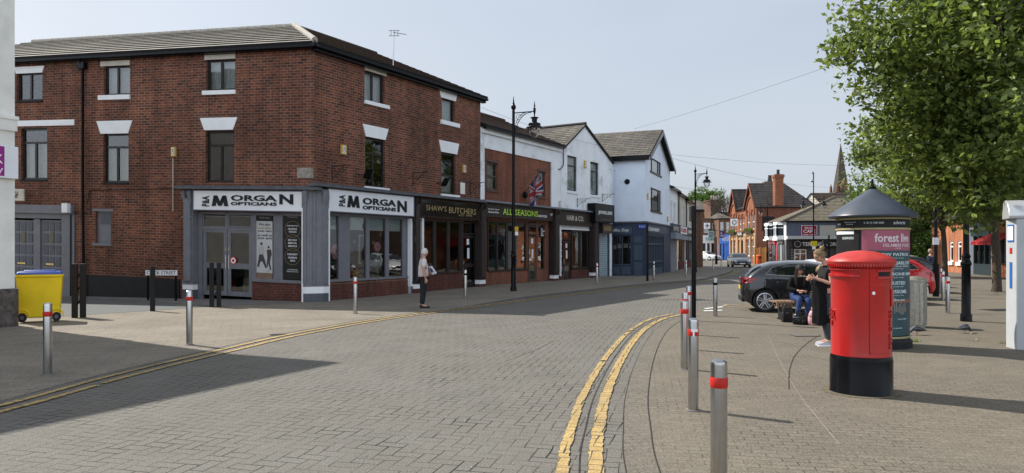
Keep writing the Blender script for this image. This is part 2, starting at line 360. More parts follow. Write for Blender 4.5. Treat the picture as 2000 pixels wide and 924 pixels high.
m_brickor = BRICK('brick_orange', (.50, .17, .075), (.42, .14, .065), (.36, .25, .18), soot=.12)
m_brickpub = BRICK('brick_pub_orange', (.33, .11, .055), (.24, .08, .042), (.3, .18, .12), soot=.35)
m_brickbr = BRICK('brick_brown', (.2, .11, .07), (.15, .085, .06), (.2, .15, .12), soot=.4)
m_white = MAT('render_white_weathered', (.84, .87, .90), .8, .06, 1.5, bmp=.3, dirt=((.35, .36, .36), 1.2, .55, .55))
m_white2 = MAT('render_pale_blue', (.76, .83, .93), .8, .06, 1.2, bmp=.25, dirt=((.36, .38, .4), .9, .62, .4))
m_cream = MAT('render_cream', (.6, .56, .48), .85, .12, 2, bmp=.3, dirt=((.25, .22, .18), 1.5, .58, .5))
m_paintw = MAT('white_paint', (.86, .87, .88), .5, .05, 3, dirt=((.3, .29, .27), 3, .62, .35))
m_oldwhite = MAT('old_white_paint_on_brick', (.78, .76, .70), .75, .1, 2, bmp=.5, dirt=((.22, .17, .13), 1.6, .63, .85))
m_stone = MAT('rough_stone', (.1, .085, .075), .95, .5, 9, bmp=1.0)
m_greyp = MAT('grey_joinery_paint', (.175, .175, .195), .5, .10, 4, bmp=.05)
m_greyd = MAT('grey_darker_paint', (.095, .1, .12), .5, .12, 4)
m_brown = MAT('dark_brown_paint', (.032, .022, .02), .4, .2, 5)
m_framed = MAT('dark_window_frame', (.022, .016, .015), .35, .2, 5)
m_navy = MAT('navy_paint', (.03, .045, .085), .45, .12, 4)
m_navyl = MAT('slate_blue_paint', (.06, .085, .12), .45, .1, 4)
m_bluegrey = MAT('blue_grey_render', (.10, .115, .16), .8, .12, 2, bmp=.2)
m_black = MAT('black_gloss_paint', (.006, .006, .007), .22, .2, 8, spec=.15)
m_blackm = MAT('black_matt', (.012, .012, .013), .7, .25, 10)
m_lead = MAT('lead_flashing', (.10, .105, .115), .6, .3, 6, bmp=.3)
m_signw = MAT('sign_white', (.80, .81, .84), .4, .04, 2)
m_letter = MAT('black_lettering', (.012, .013, .016), .4, .0)
m_gold = MAT('gold_lettering', (.35, .26, .12), .4, .1, 5)
m_lime = MAT('lime_lettering', (.5, .8, .08), .4, 0)
m_wlet = MAT('white_lettering', (.8, .8, .8), .45, 0)
m_glass = GLASS('window_glass'); m_glass2 = GLASS('shop_glass', (.8, .85, .85), 1.25)
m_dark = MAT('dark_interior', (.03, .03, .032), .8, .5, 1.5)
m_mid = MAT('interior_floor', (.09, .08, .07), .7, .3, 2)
m_curt = MAT('net_curtain', (.5, .5, .48), .8, .12, 12)
m_blind = MAT('roller_blind', (.55, .60, .58), .7, .05, 3)
m_tileL = BRICK('roof_tile_grey', (.38, .36, .33), (.29, .275, .255), (.10, .09, .08), w=.30, h=5, mort=.010, soot=.3, sootc=(.12, .12, .09), bs=.6, off=0)
m_tileD = BRICK('roof_tile_brown_dark', (.10, .07, .05), (.06, .045, .04), (.02, .02, .02), w=.26, h=.3, mort=.012, soot=.4)
m_slate = BRICK('roof_slate', (.17, .155, .14), (.11, .105, .1), (.03, .03, .03), w=.5, h=.3, mort=.014, soot=.45, sootc=(.09, .09, .05))
m_slated = BRICK('roof_slate_dark', (.075, .07, .07), (.05, .048, .05), (.02, .02, .02), w=.4, h=.28, mort=.014, soot=.3)
m_steel = MAT('brushed_steel', (.46, .46, .46), .17, .05, 8, metal=1)
m_redband = MAT('red_reflective_band', (.48, .02, .014), .45, .2, 30)
m_yellow = MAT('road_yellow', (.41, .29, .13), .8, .2, 9, dirt=((.16, .145, .115), 11, .47, .8))
m_asph = MAT('asphalt', (.12, .125, .125), .9, .18, 40, bmp=.5)
m_road = HERRING('block_paving_herringbone', R(14), .125, (.138, .130, .113), (.146, .138, .122), dirt=(.125, .111, .09))
m_yelh = HERRING('yellow_paint_on_setts', R(14), .125, (.40, .275, .105), (.44, .31, .13), joint=(.05, .045, .035), jw=.06, dirt=(.22, .175, .105))
m_pave = PAVE('footway_block_paving', R(-20), .42, .21, (.225, .195, .152), (.19, .165, .132), (.04, .034, .028), jm=.006)
m_plaza = PAVE('plaza_block_paving', R(10), .21, .105, (.165, .143, .109), (.138, .120, .093), (.028, .024, .018), jm=.006, vis=.85)
m_chan = PAVE('channel_blocks', R(-12), .21, .105, (.155, .137, .108), (.14, .122, .098), (.04, .035, .028), vis=.8)
m_kerb = MAT('kerb_stone', (.16, .15, .14), .85, .2, 8, bmp=.3)
m_ground = MAT('ground', (.13, .12, .10), .9, .3, .5)
m_joint = MAT('dark_channel_joint', (.03, .027, .022), .95, .3, 10)
m_red = MAT('postbox_red', (.42, .008, .008), .27, .12, 3, coat=.5, spec=.5, dirt=((.30, .02, .015), 7, .60, .5))
m_skin = MAT('skin', (.50, .27, .19), .5, .06, 20)
m_bark = MAT('bark', (.07, .055, .042), .95, .4, 18, bmp=1.0)
m_leafA = LEAF('leaf_near', (.045, .075, .018), (.21, .27, .06), .45)
m_leafB = LEAF('leaf_mid', (.05, .08, .02), (.18, .235, .055), .42)
m_leafC = LEAF('leaf_far', (.05, .11, .015), (.10, .18, .03), .35)
# ---------------------------------------------------------------- ground, road, pavements
def struct(name, mb, m, **k): o = mb.build(name, m, **k); o['kind'] = 'structure'; return o
g = MB(); g.quad((-500, -60, -.03), (500, -60, -.03), (500, 700, -.03), (-500, 700, -.03)); struct('ground', g, m_ground)
def smooth_path(pts, k=5):
    out = []
    for i in range(len(pts)-1):
        p0 = pts[max(i-1, 0)]; p1 = pts[i]; p2 = pts[i+1]; p3 = pts[min(i+2, len(pts)-1)]
        for j in range(k):
            t = j/k; out.append(.5*((2*p1)+(p2-p0)*t+(2*p0-5*p1+4*p2-p3)*t*t+(3*p1-p0-3*p2+p3)*t**3))
    out.append(pts[-1]); return out
Lp = [Vector((-6.6, 1.5, 0)), Vector((-6.1, 4.5, 0))]+[gp(x, y) for x, y in ((0, 800), (236, 735), (453, 682.5), (591, 651.5), (760, 622), (962, 595.5), (1075, 580.5), (1255, 559.5), (1367, 550), (1405, 542), (1432, 534), (1436, 529), (1400, 526.5), (1378, 524.5))]
Rp = [Vector((.15, -2, 0)), Vector((.3, 2.5, 0))]+[gp(x, y) for x, y in ((1131, 924), (1145, 830), (1163, 768), (1195, 706), (1225, 665), (1252, 640), (1285, 623), (1322, 614.5))]
Ls = smooth_path(Lp); Rs = smooth_path(Rp)
g = MB(); g.quad((-30, -12, 0), (75, -12, 0), (75, 150, 0), (-30, 150, 0)); struct('road', g, m_road)
def offset_path(path, d):
    out = []
    for i, p in enumerate(path):
        t = (path[min(i+1, len(path)-1)]-path[max(i-1, 0)]).normalized(); out.append(p+Vector((t.y, -t.x, 0))*d)
    return out
def strip(mb, a, b, z, mi=0):
    for i in range(len(a)-1):
        q = [Vector((p.x, p.y, z)) for p in (a[i], b[i], b[i+1], a[i+1])]; poly_face(mb, q, Vector((0, 0, 1)), mi)
def zf(z, pts): return [Vector((p[0], p[1], z)) for p in pts]
def ngon(mb, pts, z):
    bm = bmesh.new(); vs_ = [bm.verts.new((p[0], p[1], z)) for p in pts]; f = bm.faces.new(vs_); f.normal_update()
    if f.normal.z < 0: f.normal_flip()
    bmesh.ops.triangulate(bm, faces=[f]); bm.verts.index_update()
    mb.add([v.co.copy() for v in bm.verts], [tuple(v.index for v in f.verts) for f in bm.faces]); bm.free()
# yellow double lines, slightly broken edges
def yline(name, path, d, w, seed, brk=.012):
    rr = random.Random(seed); fine = []
    for i in range(len(path)-1):
        n = max(1, int((path[i+1]-path[i]).length/.11))
        for j in range(n): fine.append(path[i].lerp(path[i+1], j/n))
    fine.append(path[-1]); a = offset_path(fine, d-w/2); b = offset_path(fine, d+w/2); mb = MB()
    for i in range(len(fine)-1):
        if rr.random() < brk: continue
        t = (fine[i+1]-fine[i]); j = [rr.uniform(-.009, .009) for _ in range(4)]; nn = Vector((t.y, -t.x, 0)).normalized()
        q = [a[i]+nn*j[0], b[i]+nn*j[1], b[i+1]-t*.025+nn*j[2], a[i+1]-t*.025+nn*j[3]]
        poly_face(mb, [Vector((p.x, p.y, .0125)) for p in q], Vector((0, 0, 1)))
    return struct(name, mb, m_yelh)
Ly = [p for p in Ls if p.y > 1]; Ly = Ly[:-8]
yline('yellow_line', Ly, -.13, .095, 1); yline('yellow_line', Ly, .13, .095, 2)
Ry = Rs
yline('yellow_line', Ry, -.13, .09, 3, brk=.10); yline('yellow_line', Ry, .13, .115, 4)
K = Vector((-6.51, 23.55, 0))
# left footway (flush part)
Lk = offset_path(Ls, -.35)
pts = [(p.x, p.y) for p in Lk]
tail = [gp(1372, 522.5), Vector((11.9, 53.5, 0)), Vector((0, 42, 0)), K+Vector((0, 3, 0)), Vector((-30, 30, 0)), Vector((-30, -10, 0)), Vector((-6.9, -10, 0))]
g = MB(); ngon(g, pts+[(p.x, p.y) for p in tail], .004); struct('pavement', g, m_pave)
# raised kerbed part along the shops
mb = MB(); kb = MB(); ka = [p for p in offset_path(Ls, -.42) if p.y > 19.2]; n = len(ka)
dR = Vector((.5255, .8508, 0)); dw = [K+dR*2.0, K+dR*24.2, Vector((8.4, 44.5, 0)), Vector((11.7, 52.7, 0)), Vector((17.2, 68.2, 0))]
def along(pl, t):
    tot = sum((pl[i+1]-pl[i]).length for i in range(len(pl)-1)); s = t*tot
    for i in range(len(pl)-1):
        l = (pl[i+1]-pl[i]).length
        if s <= l or i == len(pl)-2: return pl[i].lerp(pl[i+1], min(1, s/l))
        s -= l
KH = .09
def rise(p): return .006+max(0, min(1, (p.y-21)/4.0))*(KH-.006)
iw = [along(dw, min(1, (i/(n-1))*1.02)) for i in range(n)]
for i in range(n-1):
    a, b, c, d = ka[i], ka[i+1], iw[i+1], iw[i]; hz = [rise(a), rise(b), rise(b), rise(a)]
    poly_face(mb, [Vector((p.x, p.y, h)) for p, h in zip((a, b, c, d), hz)], Vector((0, 0, 1)))
    a2, b2 = a+(a-d).normalized()*.13, b+(b-c).normalized()*.13
    poly_face(kb, [Vector((a.x, a.y, hz[0]+.003)), Vector((b.x, b.y, hz[1]+.003)), Vector((b2.x, b2.y, hz[1])), Vector((a2.x, a2.y, hz[0]))], Vector((0, 0, 1)))
    poly_face(kb, [Vector((a2.x, a2.y, 0)), Vector((b2.x, b2.y, 0)), Vector((b2.x, b2.y, hz[1])), Vector((a2.x, a2.y, hz[0]))], (a-d))
struct('footway', mb, m_pave); struct('kerb', kb, m_kerb)
# plaza on the right
Rk = offset_path(Rs, .42); far = [gp(1345, 611), gp(1372, 604), gp(1410, 600), gp(1455, 596), Vector((8.6, 26, 0)), Vector((14, 34, 0)), Vector((20, 50, 0)), Vector((26, 66, 0)), Vector((70, 66, 0)), Vector((70, -12, 0)), Vector((.55, -12, 0))]
g = MB(); ngon(g, [(p.x, p.y) for p in Rk]+[(p.x, p.y) for p in far], .004); struct('plaza', g, m_plaza)
# channel of narrow dark joints either side of the right hand line
for d, w, s in ((.36, .008, 5), (.62, .010, 6), (0.0, .009, 8)):
    g = MB(); a = offset_path(Rs, d-w/2); b = offset_path(Rs, d+w/2); strip(g, a, b, .0085); struct('paving_joint', g, m_joint)
g = MB(); a = offset_path(Rs, .367); b = offset_path(Rs, .612); strip(g, a, b, .0065); struct('channel', g, m_chan)
g = MB(); ap = smooth_path([gp(*q) for q in ((1541, 762), (1542, 725), (1553, 695), (1578, 670), (1602, 654))]); strip(g, offset_path(ap, -.006), offset_path(ap, .006), .0085); struct('paving_joint', g, m_joint)
m_scr = MAT('scrape_pale', (.185, .163, .128), .9, .35, 9)
for pp in (((1500, 655), (1520, 700), (1560, 770), (1640, 870)), ((985, 706), (1040, 685), (1085, 664))): g = MB(); ap = smooth_path([gp(*q) for q in pp]); strip(g, offset_path(ap, -.008), offset_path(ap, .008), .0085); struct('scrape_mark', g, m_scr)
# side street
g = MB(); ngon(g, [(p.x, p.y) for p in (gp(60, 622), gp(110, 619), gp(300, 607), gp(428, 598.5), gp(381, 596), gp(300, 590), gp(111, 580), gp(-150, 571))], .0085); struct('side_road', g, m_asph)
kb = MB(); kp = [gp(-150, 571), gp(111, 580), gp(300, 590), gp(381, 596), gp(430, 598)]
for i in range(len(kp)-1):
    a, b = kp[i], kp[i+1]; c, d = b+Vector((.04, .13, 0)), a+Vector((.04, .13, 0)); h = .035 if i < 2 else .018
    kb.hexa([Vector((p.x, p.y, 0)) for p in (a, b, c, d)]+[Vector((p.x, p.y, h)) for p in (a, b, c, d)])
struct('side_kerb', kb, m_kerb)
g = MB(); ngon(g, [(p.x, p.y) for p in [q+Vector((.03, .12, 0)) for q in kp]]+[(-6.6, 23.8), (-26, 29.5)], .011); struct('side_footway', g, MAT('side_footway_slabs', (.17, .16, .15), .88, .2, 5, bmp=.3))
for (x0, y0, x1, y1) in ((405, 596.5, 425, 599.5), (340, 597, 372, 599.5)):
    g = MB(); a, b = gp(x0, y0), gp(x1, y1); g.quad(a+Vector((0, 0, .0125)), b+Vector((0, 0, .0125)), b+Vector((.05, .12, .0125)), a+Vector((.05, .12, .0125))); struct('yellow_mark', g, m_yellow)
# bay markings beyond the bollards
g = MB()
for (x0, y0, x1, y1, w) in ((1417, 600, 1500, 598.6, .1), (1421, 596, 1480, 595.0, .1), (1417, 600, 1421, 596, .1)):
    a, b = gp(x0, y0), gp(x1, y1); t = (b-a).normalized(); nn = Vector((-t.y, t.x, 0))*w; z = Vector((0, 0, .0125)); poly_face(g, [a+z, b+z, b+nn+z, a+nn+z], Vector((0, 0, 1)))
struct('bay_marking', g, m_yellow)
g = MB()
for (x0, y0, x1, y1) in ((1378, 604, 1420, 599.5), (1376, 608.5, 1412, 607)):
    a, b = gp(x0, y0), gp(x1, y1); z = Vector((0, 0, .0125)); g.quad(a+z, b+z, b+Vector((0, .16, 0))+z, a+Vector((0, .16, 0))+z)
struct('white_marking', g, m_paintw)
# far pavement in front of the pub and the distant shops
g = MB(); ngon(g, [(p.x, p.y) for p in (gp(1300, 510), gp(1368, 509.5), gp(1425, 513), gp(1478, 519), gp(1500, 523), gp(1540, 523), gp(1700, 524), gp(1700, 508), gp(1300, 506))], .006); struct('far_pavement', g, m_pave)
def cover(name, px, py, w, d, rz, label, m=m_blackm, slots=0):
    p = gp(px, py); t = thing(name, label, 'drain cover', (p.x, p.y, .006), rz); a = MB(); o = root_loc(t)
    c, s_ = math.cos(rz), math.sin(rz)
    a.box(o+Vector((0, 0, .003)), (w, d, .006)); a.build('plate', m, t)
    if slots:
        b = MB()
        for i in range(slots): b.box(o+Vector((-w/2+w*(i+.5)/slots, 0, .009)), (w/slots*.5, d*.9, .006))
        b.build('grating', m_kerb, t)
cover('drain_grate', 1572, 656, .5, .32, 0, 'dark slotted drain grate in the paving before the bags', slots=8)
cover('manhole_cover', 1955, 606, .9, .6, .2, 'flat dark manhole cover in the paving near the tree trunk')
cover('manhole_cover', 543, 654, .32, .22, .4, 'small dark utility cover beside the left yellow lines')

# ---------------------------------------------------------------- building pieces
def glaze(root, fr, r, n=-.09, bars_u=(), bars_v=(), fw=.06, fm=m_framed, gm=m_glass, curtain=None, name='window', depth=.05, short=None, split=None):
    """window frame with vertical bars at fractions bars_u, rails at fractions bars_v; pane and curtain as its own pieces"""
    u0, u1, v0, v1 = r; m = MB()
    for (a, b, c, d) in ((u0, u0+fw, v0, v1), (u1-fw, u1, v0, v1), (u0+fw, u1-fw, v0, v0+fw), (u0+fw, u1-fw, v1-fw, v1)): fr.box(m, a, b, c, d, n-depth, n)
    top = v1-fw
    for k in bars_v: c = v0+(v1-v0)*k; fr.box(m, u0+fw, u1-fw, c-fw*.45, c+fw*.45, n-depth*.9, n+.004)
    for k in bars_u:
        c = u0+(u1-u0)*k; hi = top if not split else v0+(v1-v0)*split
        fr.box(m, c-fw*.5, c+fw*.5, v0+fw, hi, n-depth*.8, n+.008)
    w = m.build(name, fm, root)
    p = MB(); q = [fr.P(u0+fw*.5, v0+fw*.5, n-depth*.5), fr.P(u1-fw*.5, v0+fw*.5, n-depth*.5), fr.P(u1-fw*.5, v1-fw*.5, n-depth*.5), fr.P(u0+fw*.5, v1-fw*.5, n-depth*.5)]
    poly_face(p, q, fr.N); p.build('pane', gm, w)
    if curtain:
        c = MB(); cm, lo, hi = curtain; K_ = 26; a = v0+(v1-v0)*lo; b = v0+(v1-v0)*hi
        for i in range(K_):
            ua, ub = u0+(u1-u0)*i/K_, u0+(u1-u0)*(i+1)/K_; na = n-.16-.025*math.sin(i*1.9); nb = n-.16-.025*math.sin((i+1)*1.9)
            poly_face(c, [fr.P(ua, a, na), fr.P(ub, a, nb), fr.P(ub, b, nb), fr.P(ua, b, na)], fr.N)
        c.build('curtain', cm, w, smooth=True)
    return w
def lintel(root, fr, x0, y0, x1, y1, inset=0, n=.025, m=m_paintw, name='lintel'):
    a, b, c, d = fr.rect(x0, y0, x1, y1); mb = MB(); i = inset*(b-a)
    pts = [fr.P(a+i, c), fr.P(b-i, c), fr.P(b, d), fr.P(a, d)]; mb.extr([p-fr.N*.02 for p in pts], fr.N*(n+.02)); mb.build(name, m, root)
def sill(root, fr, x0, y0, x1, y1, m=m_paintw, n=.07): fbox(fr, fr.rect(x0, y0, x1, y1), -.02, n, 'sill', m, root)
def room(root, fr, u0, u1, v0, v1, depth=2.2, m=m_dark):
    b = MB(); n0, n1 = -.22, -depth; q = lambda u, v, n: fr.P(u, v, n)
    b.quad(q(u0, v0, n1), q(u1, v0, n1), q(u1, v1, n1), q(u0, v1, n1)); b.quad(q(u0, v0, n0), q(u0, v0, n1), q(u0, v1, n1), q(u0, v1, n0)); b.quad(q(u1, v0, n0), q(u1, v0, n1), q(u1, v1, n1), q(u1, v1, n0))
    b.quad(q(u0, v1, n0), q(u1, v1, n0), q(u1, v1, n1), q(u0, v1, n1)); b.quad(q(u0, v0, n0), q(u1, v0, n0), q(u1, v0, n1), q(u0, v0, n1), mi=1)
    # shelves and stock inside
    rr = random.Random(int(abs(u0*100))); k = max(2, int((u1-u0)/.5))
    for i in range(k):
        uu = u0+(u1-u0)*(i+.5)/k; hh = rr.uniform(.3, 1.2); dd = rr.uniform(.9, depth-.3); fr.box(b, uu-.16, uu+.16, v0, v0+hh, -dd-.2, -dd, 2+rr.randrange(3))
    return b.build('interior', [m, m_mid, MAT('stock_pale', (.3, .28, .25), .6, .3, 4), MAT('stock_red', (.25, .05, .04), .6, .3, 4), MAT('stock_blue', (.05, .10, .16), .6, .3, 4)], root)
def sign(name, label, fr, r, n0, n1, m, frame=None):
    c = fr.P((r[0]+r[1])/2, r[2], n1); t = thing(name, label, 'sign', c)
    fbox(fr, r, n0, n1, 'board', m, t)
    if frame:
        b = MB(); w = .035
        for (a, bb, cc, d) in ((r[0]-w, r[1]+w, r[2]-w, r[2]), (r[0]-w, r[1]+w, r[3], r[3]+w), (r[0]-w, r[0], r[2], r[3]), (r[1], r[1]+w, r[2], r[3])): fr.box(b, a, bb, cc, d, n0, n1+.02)
        b.build('frame', frame, t)
    return t
FL = Fr((K.x, K.y), (-.963, .27), (-.27, -.963), .0297)
FRt = Fr((K.x, K.y), (.5255, .8508), (.85, -.52))

# ================= corner brick building
B = thing('brick_building', 'three storey red brick corner building with stepped grey tiled roof and white lintels', 'building', (K.x, K.y, 0))
EV = 8.43; UE = 9.72; ULE = 19.0
wL = MB(); holes = []
W2 = [(33, 141, 83, 197), (203, 127, 254, 186), (403, 115, 460, 177)]
W1 = [(41, 250, 92, 351), (202, 260, 251, 357), (402, 255, 457, 356)]
rs2 = [FL.rect(*w) for w in W2]; rs1 = [FL.rect(*w) for w in W1]
small = FL.rect(187, 411, 217, 478); garage = (FL.U(121), FL.U(-75), -.5, FL.V(90, 427))
shopL = (FL.U(592), FL.U(377), -.5, FL.V(480, 415))
holes = rs2+rs1+[small, garage, shopL]
wall_mb(wL, FL, -.0, ULE, -.6, EV, holes)
def mbslope(o): return o
B_wall = wL.build('wall', m_brick, B, slope=-.0297)
wR = MB(); A2 = FRt.rect(712, 143, 751, 201); A1 = FRt.rect(713, 270, 752, 366); B2 = FRt.rect(863, 194, 888, 238); B1 = FRt.rect(862, 299, 890, 380)
shopR = (FRt.U(641), FRt.U(796), FRt.V(720, 546), FRt.V(720, 420)); shaw = (FRt.U(823), FRt.U(901), FRt.V(860, 534), FRt.V(860, 428)); shawd = (FRt.U(901), FRt.U(932), -.5, FRt.V(917, 432))
wall_mb(wR, FRt, 0, UE, -.5, EV, [A2, A1, B2, B1, shopR, shaw, shawd]); 
# end and back walls
pL = FL.P(ULE, 0); pR = FRt.P(UE, 0); back = lambda a, b, z0, z1: (a+Vector((0, 0, z0)), b+Vector((0, 0, z0)), b+Vector((0, 0, z1)), a+Vector((0, 0, z1)))
d2 = 12.6
pLb = FL.P(ULE, 0, -d2); pRb = FRt.P(UE, 0, -d2); apx = K+Vector((-.364, .931, 0))*7.9*2
for a, b in ((pL, pLb), (pR, pRb), (pLb, Vector((apx.x, apx.y, 0))), (pRb, Vector((apx.x, apx.y, 0)))):
    a = Vector((a.x, a.y, -.5)); b = Vector((b.x, b.y, -.5)); wR.quad(a, b, b+Vector((0, 0, EV+.5)), a+Vector((0, 0, EV+.5)))
zr = 11.35
def ridgeL(u, dz=0): q = FL.P(u, 0, -6.3); return Vector((q.x, q.y, zr+.0297*u-.14+dz))
P0 = K+Vector((-.364, .931, 0))*7.9; P0.z = zr
pe = FRt.P(UE, 0, -6.3); pe.z = zr; wR.add([FRt.P(UE, EV), FRt.P(UE, EV, -d2), pe-Vector((0, 0, .1))], [(0, 1, 2)])
wR.add([FL.P(ULE, EV-.6), FL.P(ULE, EV-.6, -d2), ridgeL(ULE)-Vector((0, 0, .1))], [(0, 1, 2)])
wR.build('wall', m_brick, B)
# roof
rl = MB(); eL0 = FL.P(ULE+.15, EV+.02, .3); ek = K+Vector((.364, -.931, 0))*.34; eK = Vector((ek.x, ek.y, EV+.02)); r0 = ridgeL(ULE+.15)
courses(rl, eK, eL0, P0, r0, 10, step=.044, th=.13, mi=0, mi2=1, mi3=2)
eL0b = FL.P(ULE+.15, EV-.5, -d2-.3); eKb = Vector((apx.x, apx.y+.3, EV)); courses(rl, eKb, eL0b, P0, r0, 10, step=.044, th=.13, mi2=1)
rl.build('roof', [m_tileL, m_blackm, MAT('tile_edge_painted_shade', (.07, .065, .05), .95, .3, 9)], B, smooth=False)  # course risers coloured dark to stand for the shadow gap under the tiles
rr_ = MB(); eR0 = FRt.P(UE+.15, EV+.02, .3); rR = FRt.P(UE+.15, 0, -6.3); rR.z = zr
courses(rr_, eK, eR0, P0, rR, 16, step=.035, th=.13, mi2=1); courses(rr_, eKb, FRt.P(UE+.15, EV, -d2-.3), P0, rR, 16, step=.03, th=.13, mi2=1)
rr_.build('roof', [m_tileD, m_blackm], B, label='dark brown tiled roof slope over the street side')
hp = MB(); hp.tube([eK+Vector((0, 0, .06)), P0+Vector((0, 0, .04))], [.10, .12], 10); hp.tube([P0+Vector((0, 0, .0)), r0+Vector((0, 0, .0))], .12, 8); hp.build('ridge_tiles', MAT('mortared_ridge', (.30, .28, .24), .9, .35, 8, bmp=.6), B, smooth=True)
hp = MB(); hp.tube([P0+Vector((0, 0, .0)), rR+Vector((0, 0, .0))], .1, 8)
hp.build('ridge_tiles', m_tileD, B, smooth=True, label='dark ridge tiles over the street side')
gt = MB(); FL.box(gt, -.3, ULE+.1, EV-.12, EV-.04, .2, .31); FL.box(gt, -.1, ULE+.1, EV-.15, EV-.10, 0.01, .2); FRt.box(gt, -.3, UE+.15, EV-.13, EV-.03, .2, .33); FRt.box(gt, -.1, UE+.15, EV-.22, EV-.13, 0.01, .2); gt.build('gutter', m_black, B)
# windows left face
cu = (m_curt, .0, 1.0)
for r in rs2: glaze(B, FL, r, fw=.08, bars_u=(.52,), curtain=cu if r is not rs2[0] else None)
for i, r in enumerate(rs1): glaze(B, FL, r, fw=.08, bars_u=(.5,), bars_v=(.72,), split=.72, curtain=(m_curt, 0, .72) if i < 2 else (m_blackm, 0, 1))
for a in ((28, 130, 87, 143), (197, 119, 254, 128.5), (400, 107, 460, 116)): lintel(B, FL, *a, inset=.07 if a[0] == 28 else 0, m=m_paintw if a[0] == 28 else m_cream)
for a in ((189, 236, 259, 261), (391, 230, 464, 254)): lintel(B, FL, *a, inset=.12)
lintel(B, FL, -60, 236, 146, 247, n=.04, name='stringer')
for a in ((194, 186, 255, 195), (397, 177, 461, 185)): sill(B, FL, *a)
sill(B, FL, 33, 197, 84, 200, m=m_blackm); sill(B, FL, 41, 351, 93, 354, m=m_blackm, n=.04); sill(B, FL, 200, 357, 252, 360, m=m_blackm, n=.04)
# right face windows
glaze(B, FRt, A2, fw=.08, bars_u=(.45,), curtain=(m_curt, 0, 1)); glaze(B, FRt, A1, fw=.08, bars_u=(.45,), bars_v=(.68,), split=.68, gm=m_glass2); glaze(B, FRt, B2, curtain=(m_blind, 0, 1)); glaze(B, FRt, B1, fw=.08, bars_v=(.46,), curtain=(m_curt, 0, .46))
lintel(B, FRt, 712, 133, 754, 143, m=m_cream); lintel(B, FRt, 708, 247, 758, 270, inset=.12); lintel(B, FRt, 857, 176, 893, 194, inset=.1); lintel(B, FRt, 857, 277, 896, 299, inset=.1)
sill(B, FRt, 711, 201, 759, 208); sill(B, FRt, 711, 366, 759, 374); sill(B, FRt, 860, 238, 896, 246); sill(B, FRt, 860, 380, 896, 388)
# small boarded window
fbox(FL, small, -.14, -.08, 'boarded_window', m_greyp, B); sill(B, FL, 183, 475, 219, 480, m=m_greyp); lintel(B, FL, 181, 408, 222, 413, m=m_greyp)
r = FL.rect(193, 416, 212, 438); b = MB(); FL.box(b, r[0], r[1], r[2], r[3], -.08, -.072); b.build('vent_panel', m_greyd, B)
# garage like double doors
beam = FL.rect(-70, 400, 147, 416); fbox(FL, beam, -.02, .16, 'door_canopy', m_greyp, B, bevel=.01)
fm = MB(); gu0, gu1, gv1 = garage[0], garage[1], garage[3]
FL.box(fm, FL.U(122), FL.U(147), -.5, gv1+.32, -.05, .05); FL.box(fm, gu0, gu1, gv1, gv1+.32, -.04, .045); fm.build('door_frame', m_greyp, B)
def panel_door(x0, x1, y0):
    u0, u1 = sorted((FL.U(x0), FL.U(x1))); v0, v1 = .25, FL.V((x0+x1)/2, y0); w = u1-u0; d = MB(); FL.box(d, u0, u1, v0-.8, v1, -.12, -.06)
    do = d.build('door', m_greyp, B); p = MB()
    for i in range(3):
        for j in range(5):
            a = u0+w*(.1+.29*i); FL.box(p, a, a+w*.22, v0+(v1-v0)*(.04+.195*j), v0+(v1-v0)*(.04+.195*j+.155), -.062, -.04)
    p.build('raised_panel', m_greyd, do, bevel=.008); q = MB(); FL.box(q, u0+w*.42, u0+w*.57, v0+(v1-v0)*.62, v0+(v1-v0)*.8, -.045, -.03); q.build('door_glass', MAT('yellowed_glass', (.12, .10, .05), .2, .1), do)
    h = MB(); FL.box(h, u0+w*.4, u0+w*.75, v0+(v1-v0)*.25, v0+(v1-v0)*.28, -.05, -.02); h.build('letter_plate', MAT('brass', (.5, .38, .15), .3, .1, metal=1), do)
panel_door(78, 121, 430); panel_door(22, 66, 430)
q = MB(); FL.box(q, FL.U(66), FL.U(78), -.5, FL.V(72, 428), -.1, .0); q.build('door_post', m_greyp, B)
fbox(FL, FL.rect(134, 398, 145, 416), .16, .30, 'alarm_box', m_paintw, B)
# black tarred plinth
pb = MB(); FL.box(pb, FL.U(352), FL.U(160), -.5, FL.V(260, 541), 0, .05); pb.build('plinth', MAT('black_tar', (.012, .012, .013), .6, .3, 3, bmp=.4), B)
# rain pipe
dp = MB(); u = FL.U(166); dp.tube([FL.P(u, EV-.15, .25), FL.P(u, EV-.4, .1), FL.P(u, 4, .1), FL.P(u-.05, -.3, .1)], .05, 8); FL.box(dp, u-.15, u+.15, EV-.45, EV-.22, .03, .22)
dp.build('rain_pipe', m_black, B, smooth=True)
dp = MB(); u = FL.U(141); dp.tube([FL.P(u, FL.V(141, 416), .06), FL.P(u, -.3, .06)], .03, 6); u = FL.U(339); dp.build('waste_pipe', m_black, B)
cb = MB(); cb.tube([FL.P(FL.U(172), FL.V(172, 398), .03), FL.P(FL.U(176), FL.V(176, 372), .03), FL.P(FL.U(250), FL.V(250, 370.5), .03), FL.P(FL.U(357), FL.V(357, 367), .03)], .012, 5)
cb.tube([FL.P(FL.U(177), FL.V(177, 372), .03), FL.P(FL.U(178), FL.V(178, 420), .03)], .012, 5); cb.tube([FL.P(FL.U(146), FL.V(146, 412), .03), FL.P(FL.U(160), FL.V(160, 420), .03), FL.P(FL.U(172), FL.V(172, 415), .03)], .012, 5); cb.build('cable', m_blackm, B)
cb = MB(); u = FL.U(339); cb.tube([FL.P(u, FL.V(339, 309), .03), FL.P(u, FL.V(339, 412), .03)], .014, 5); cb.build('conduit', m_cream, B)
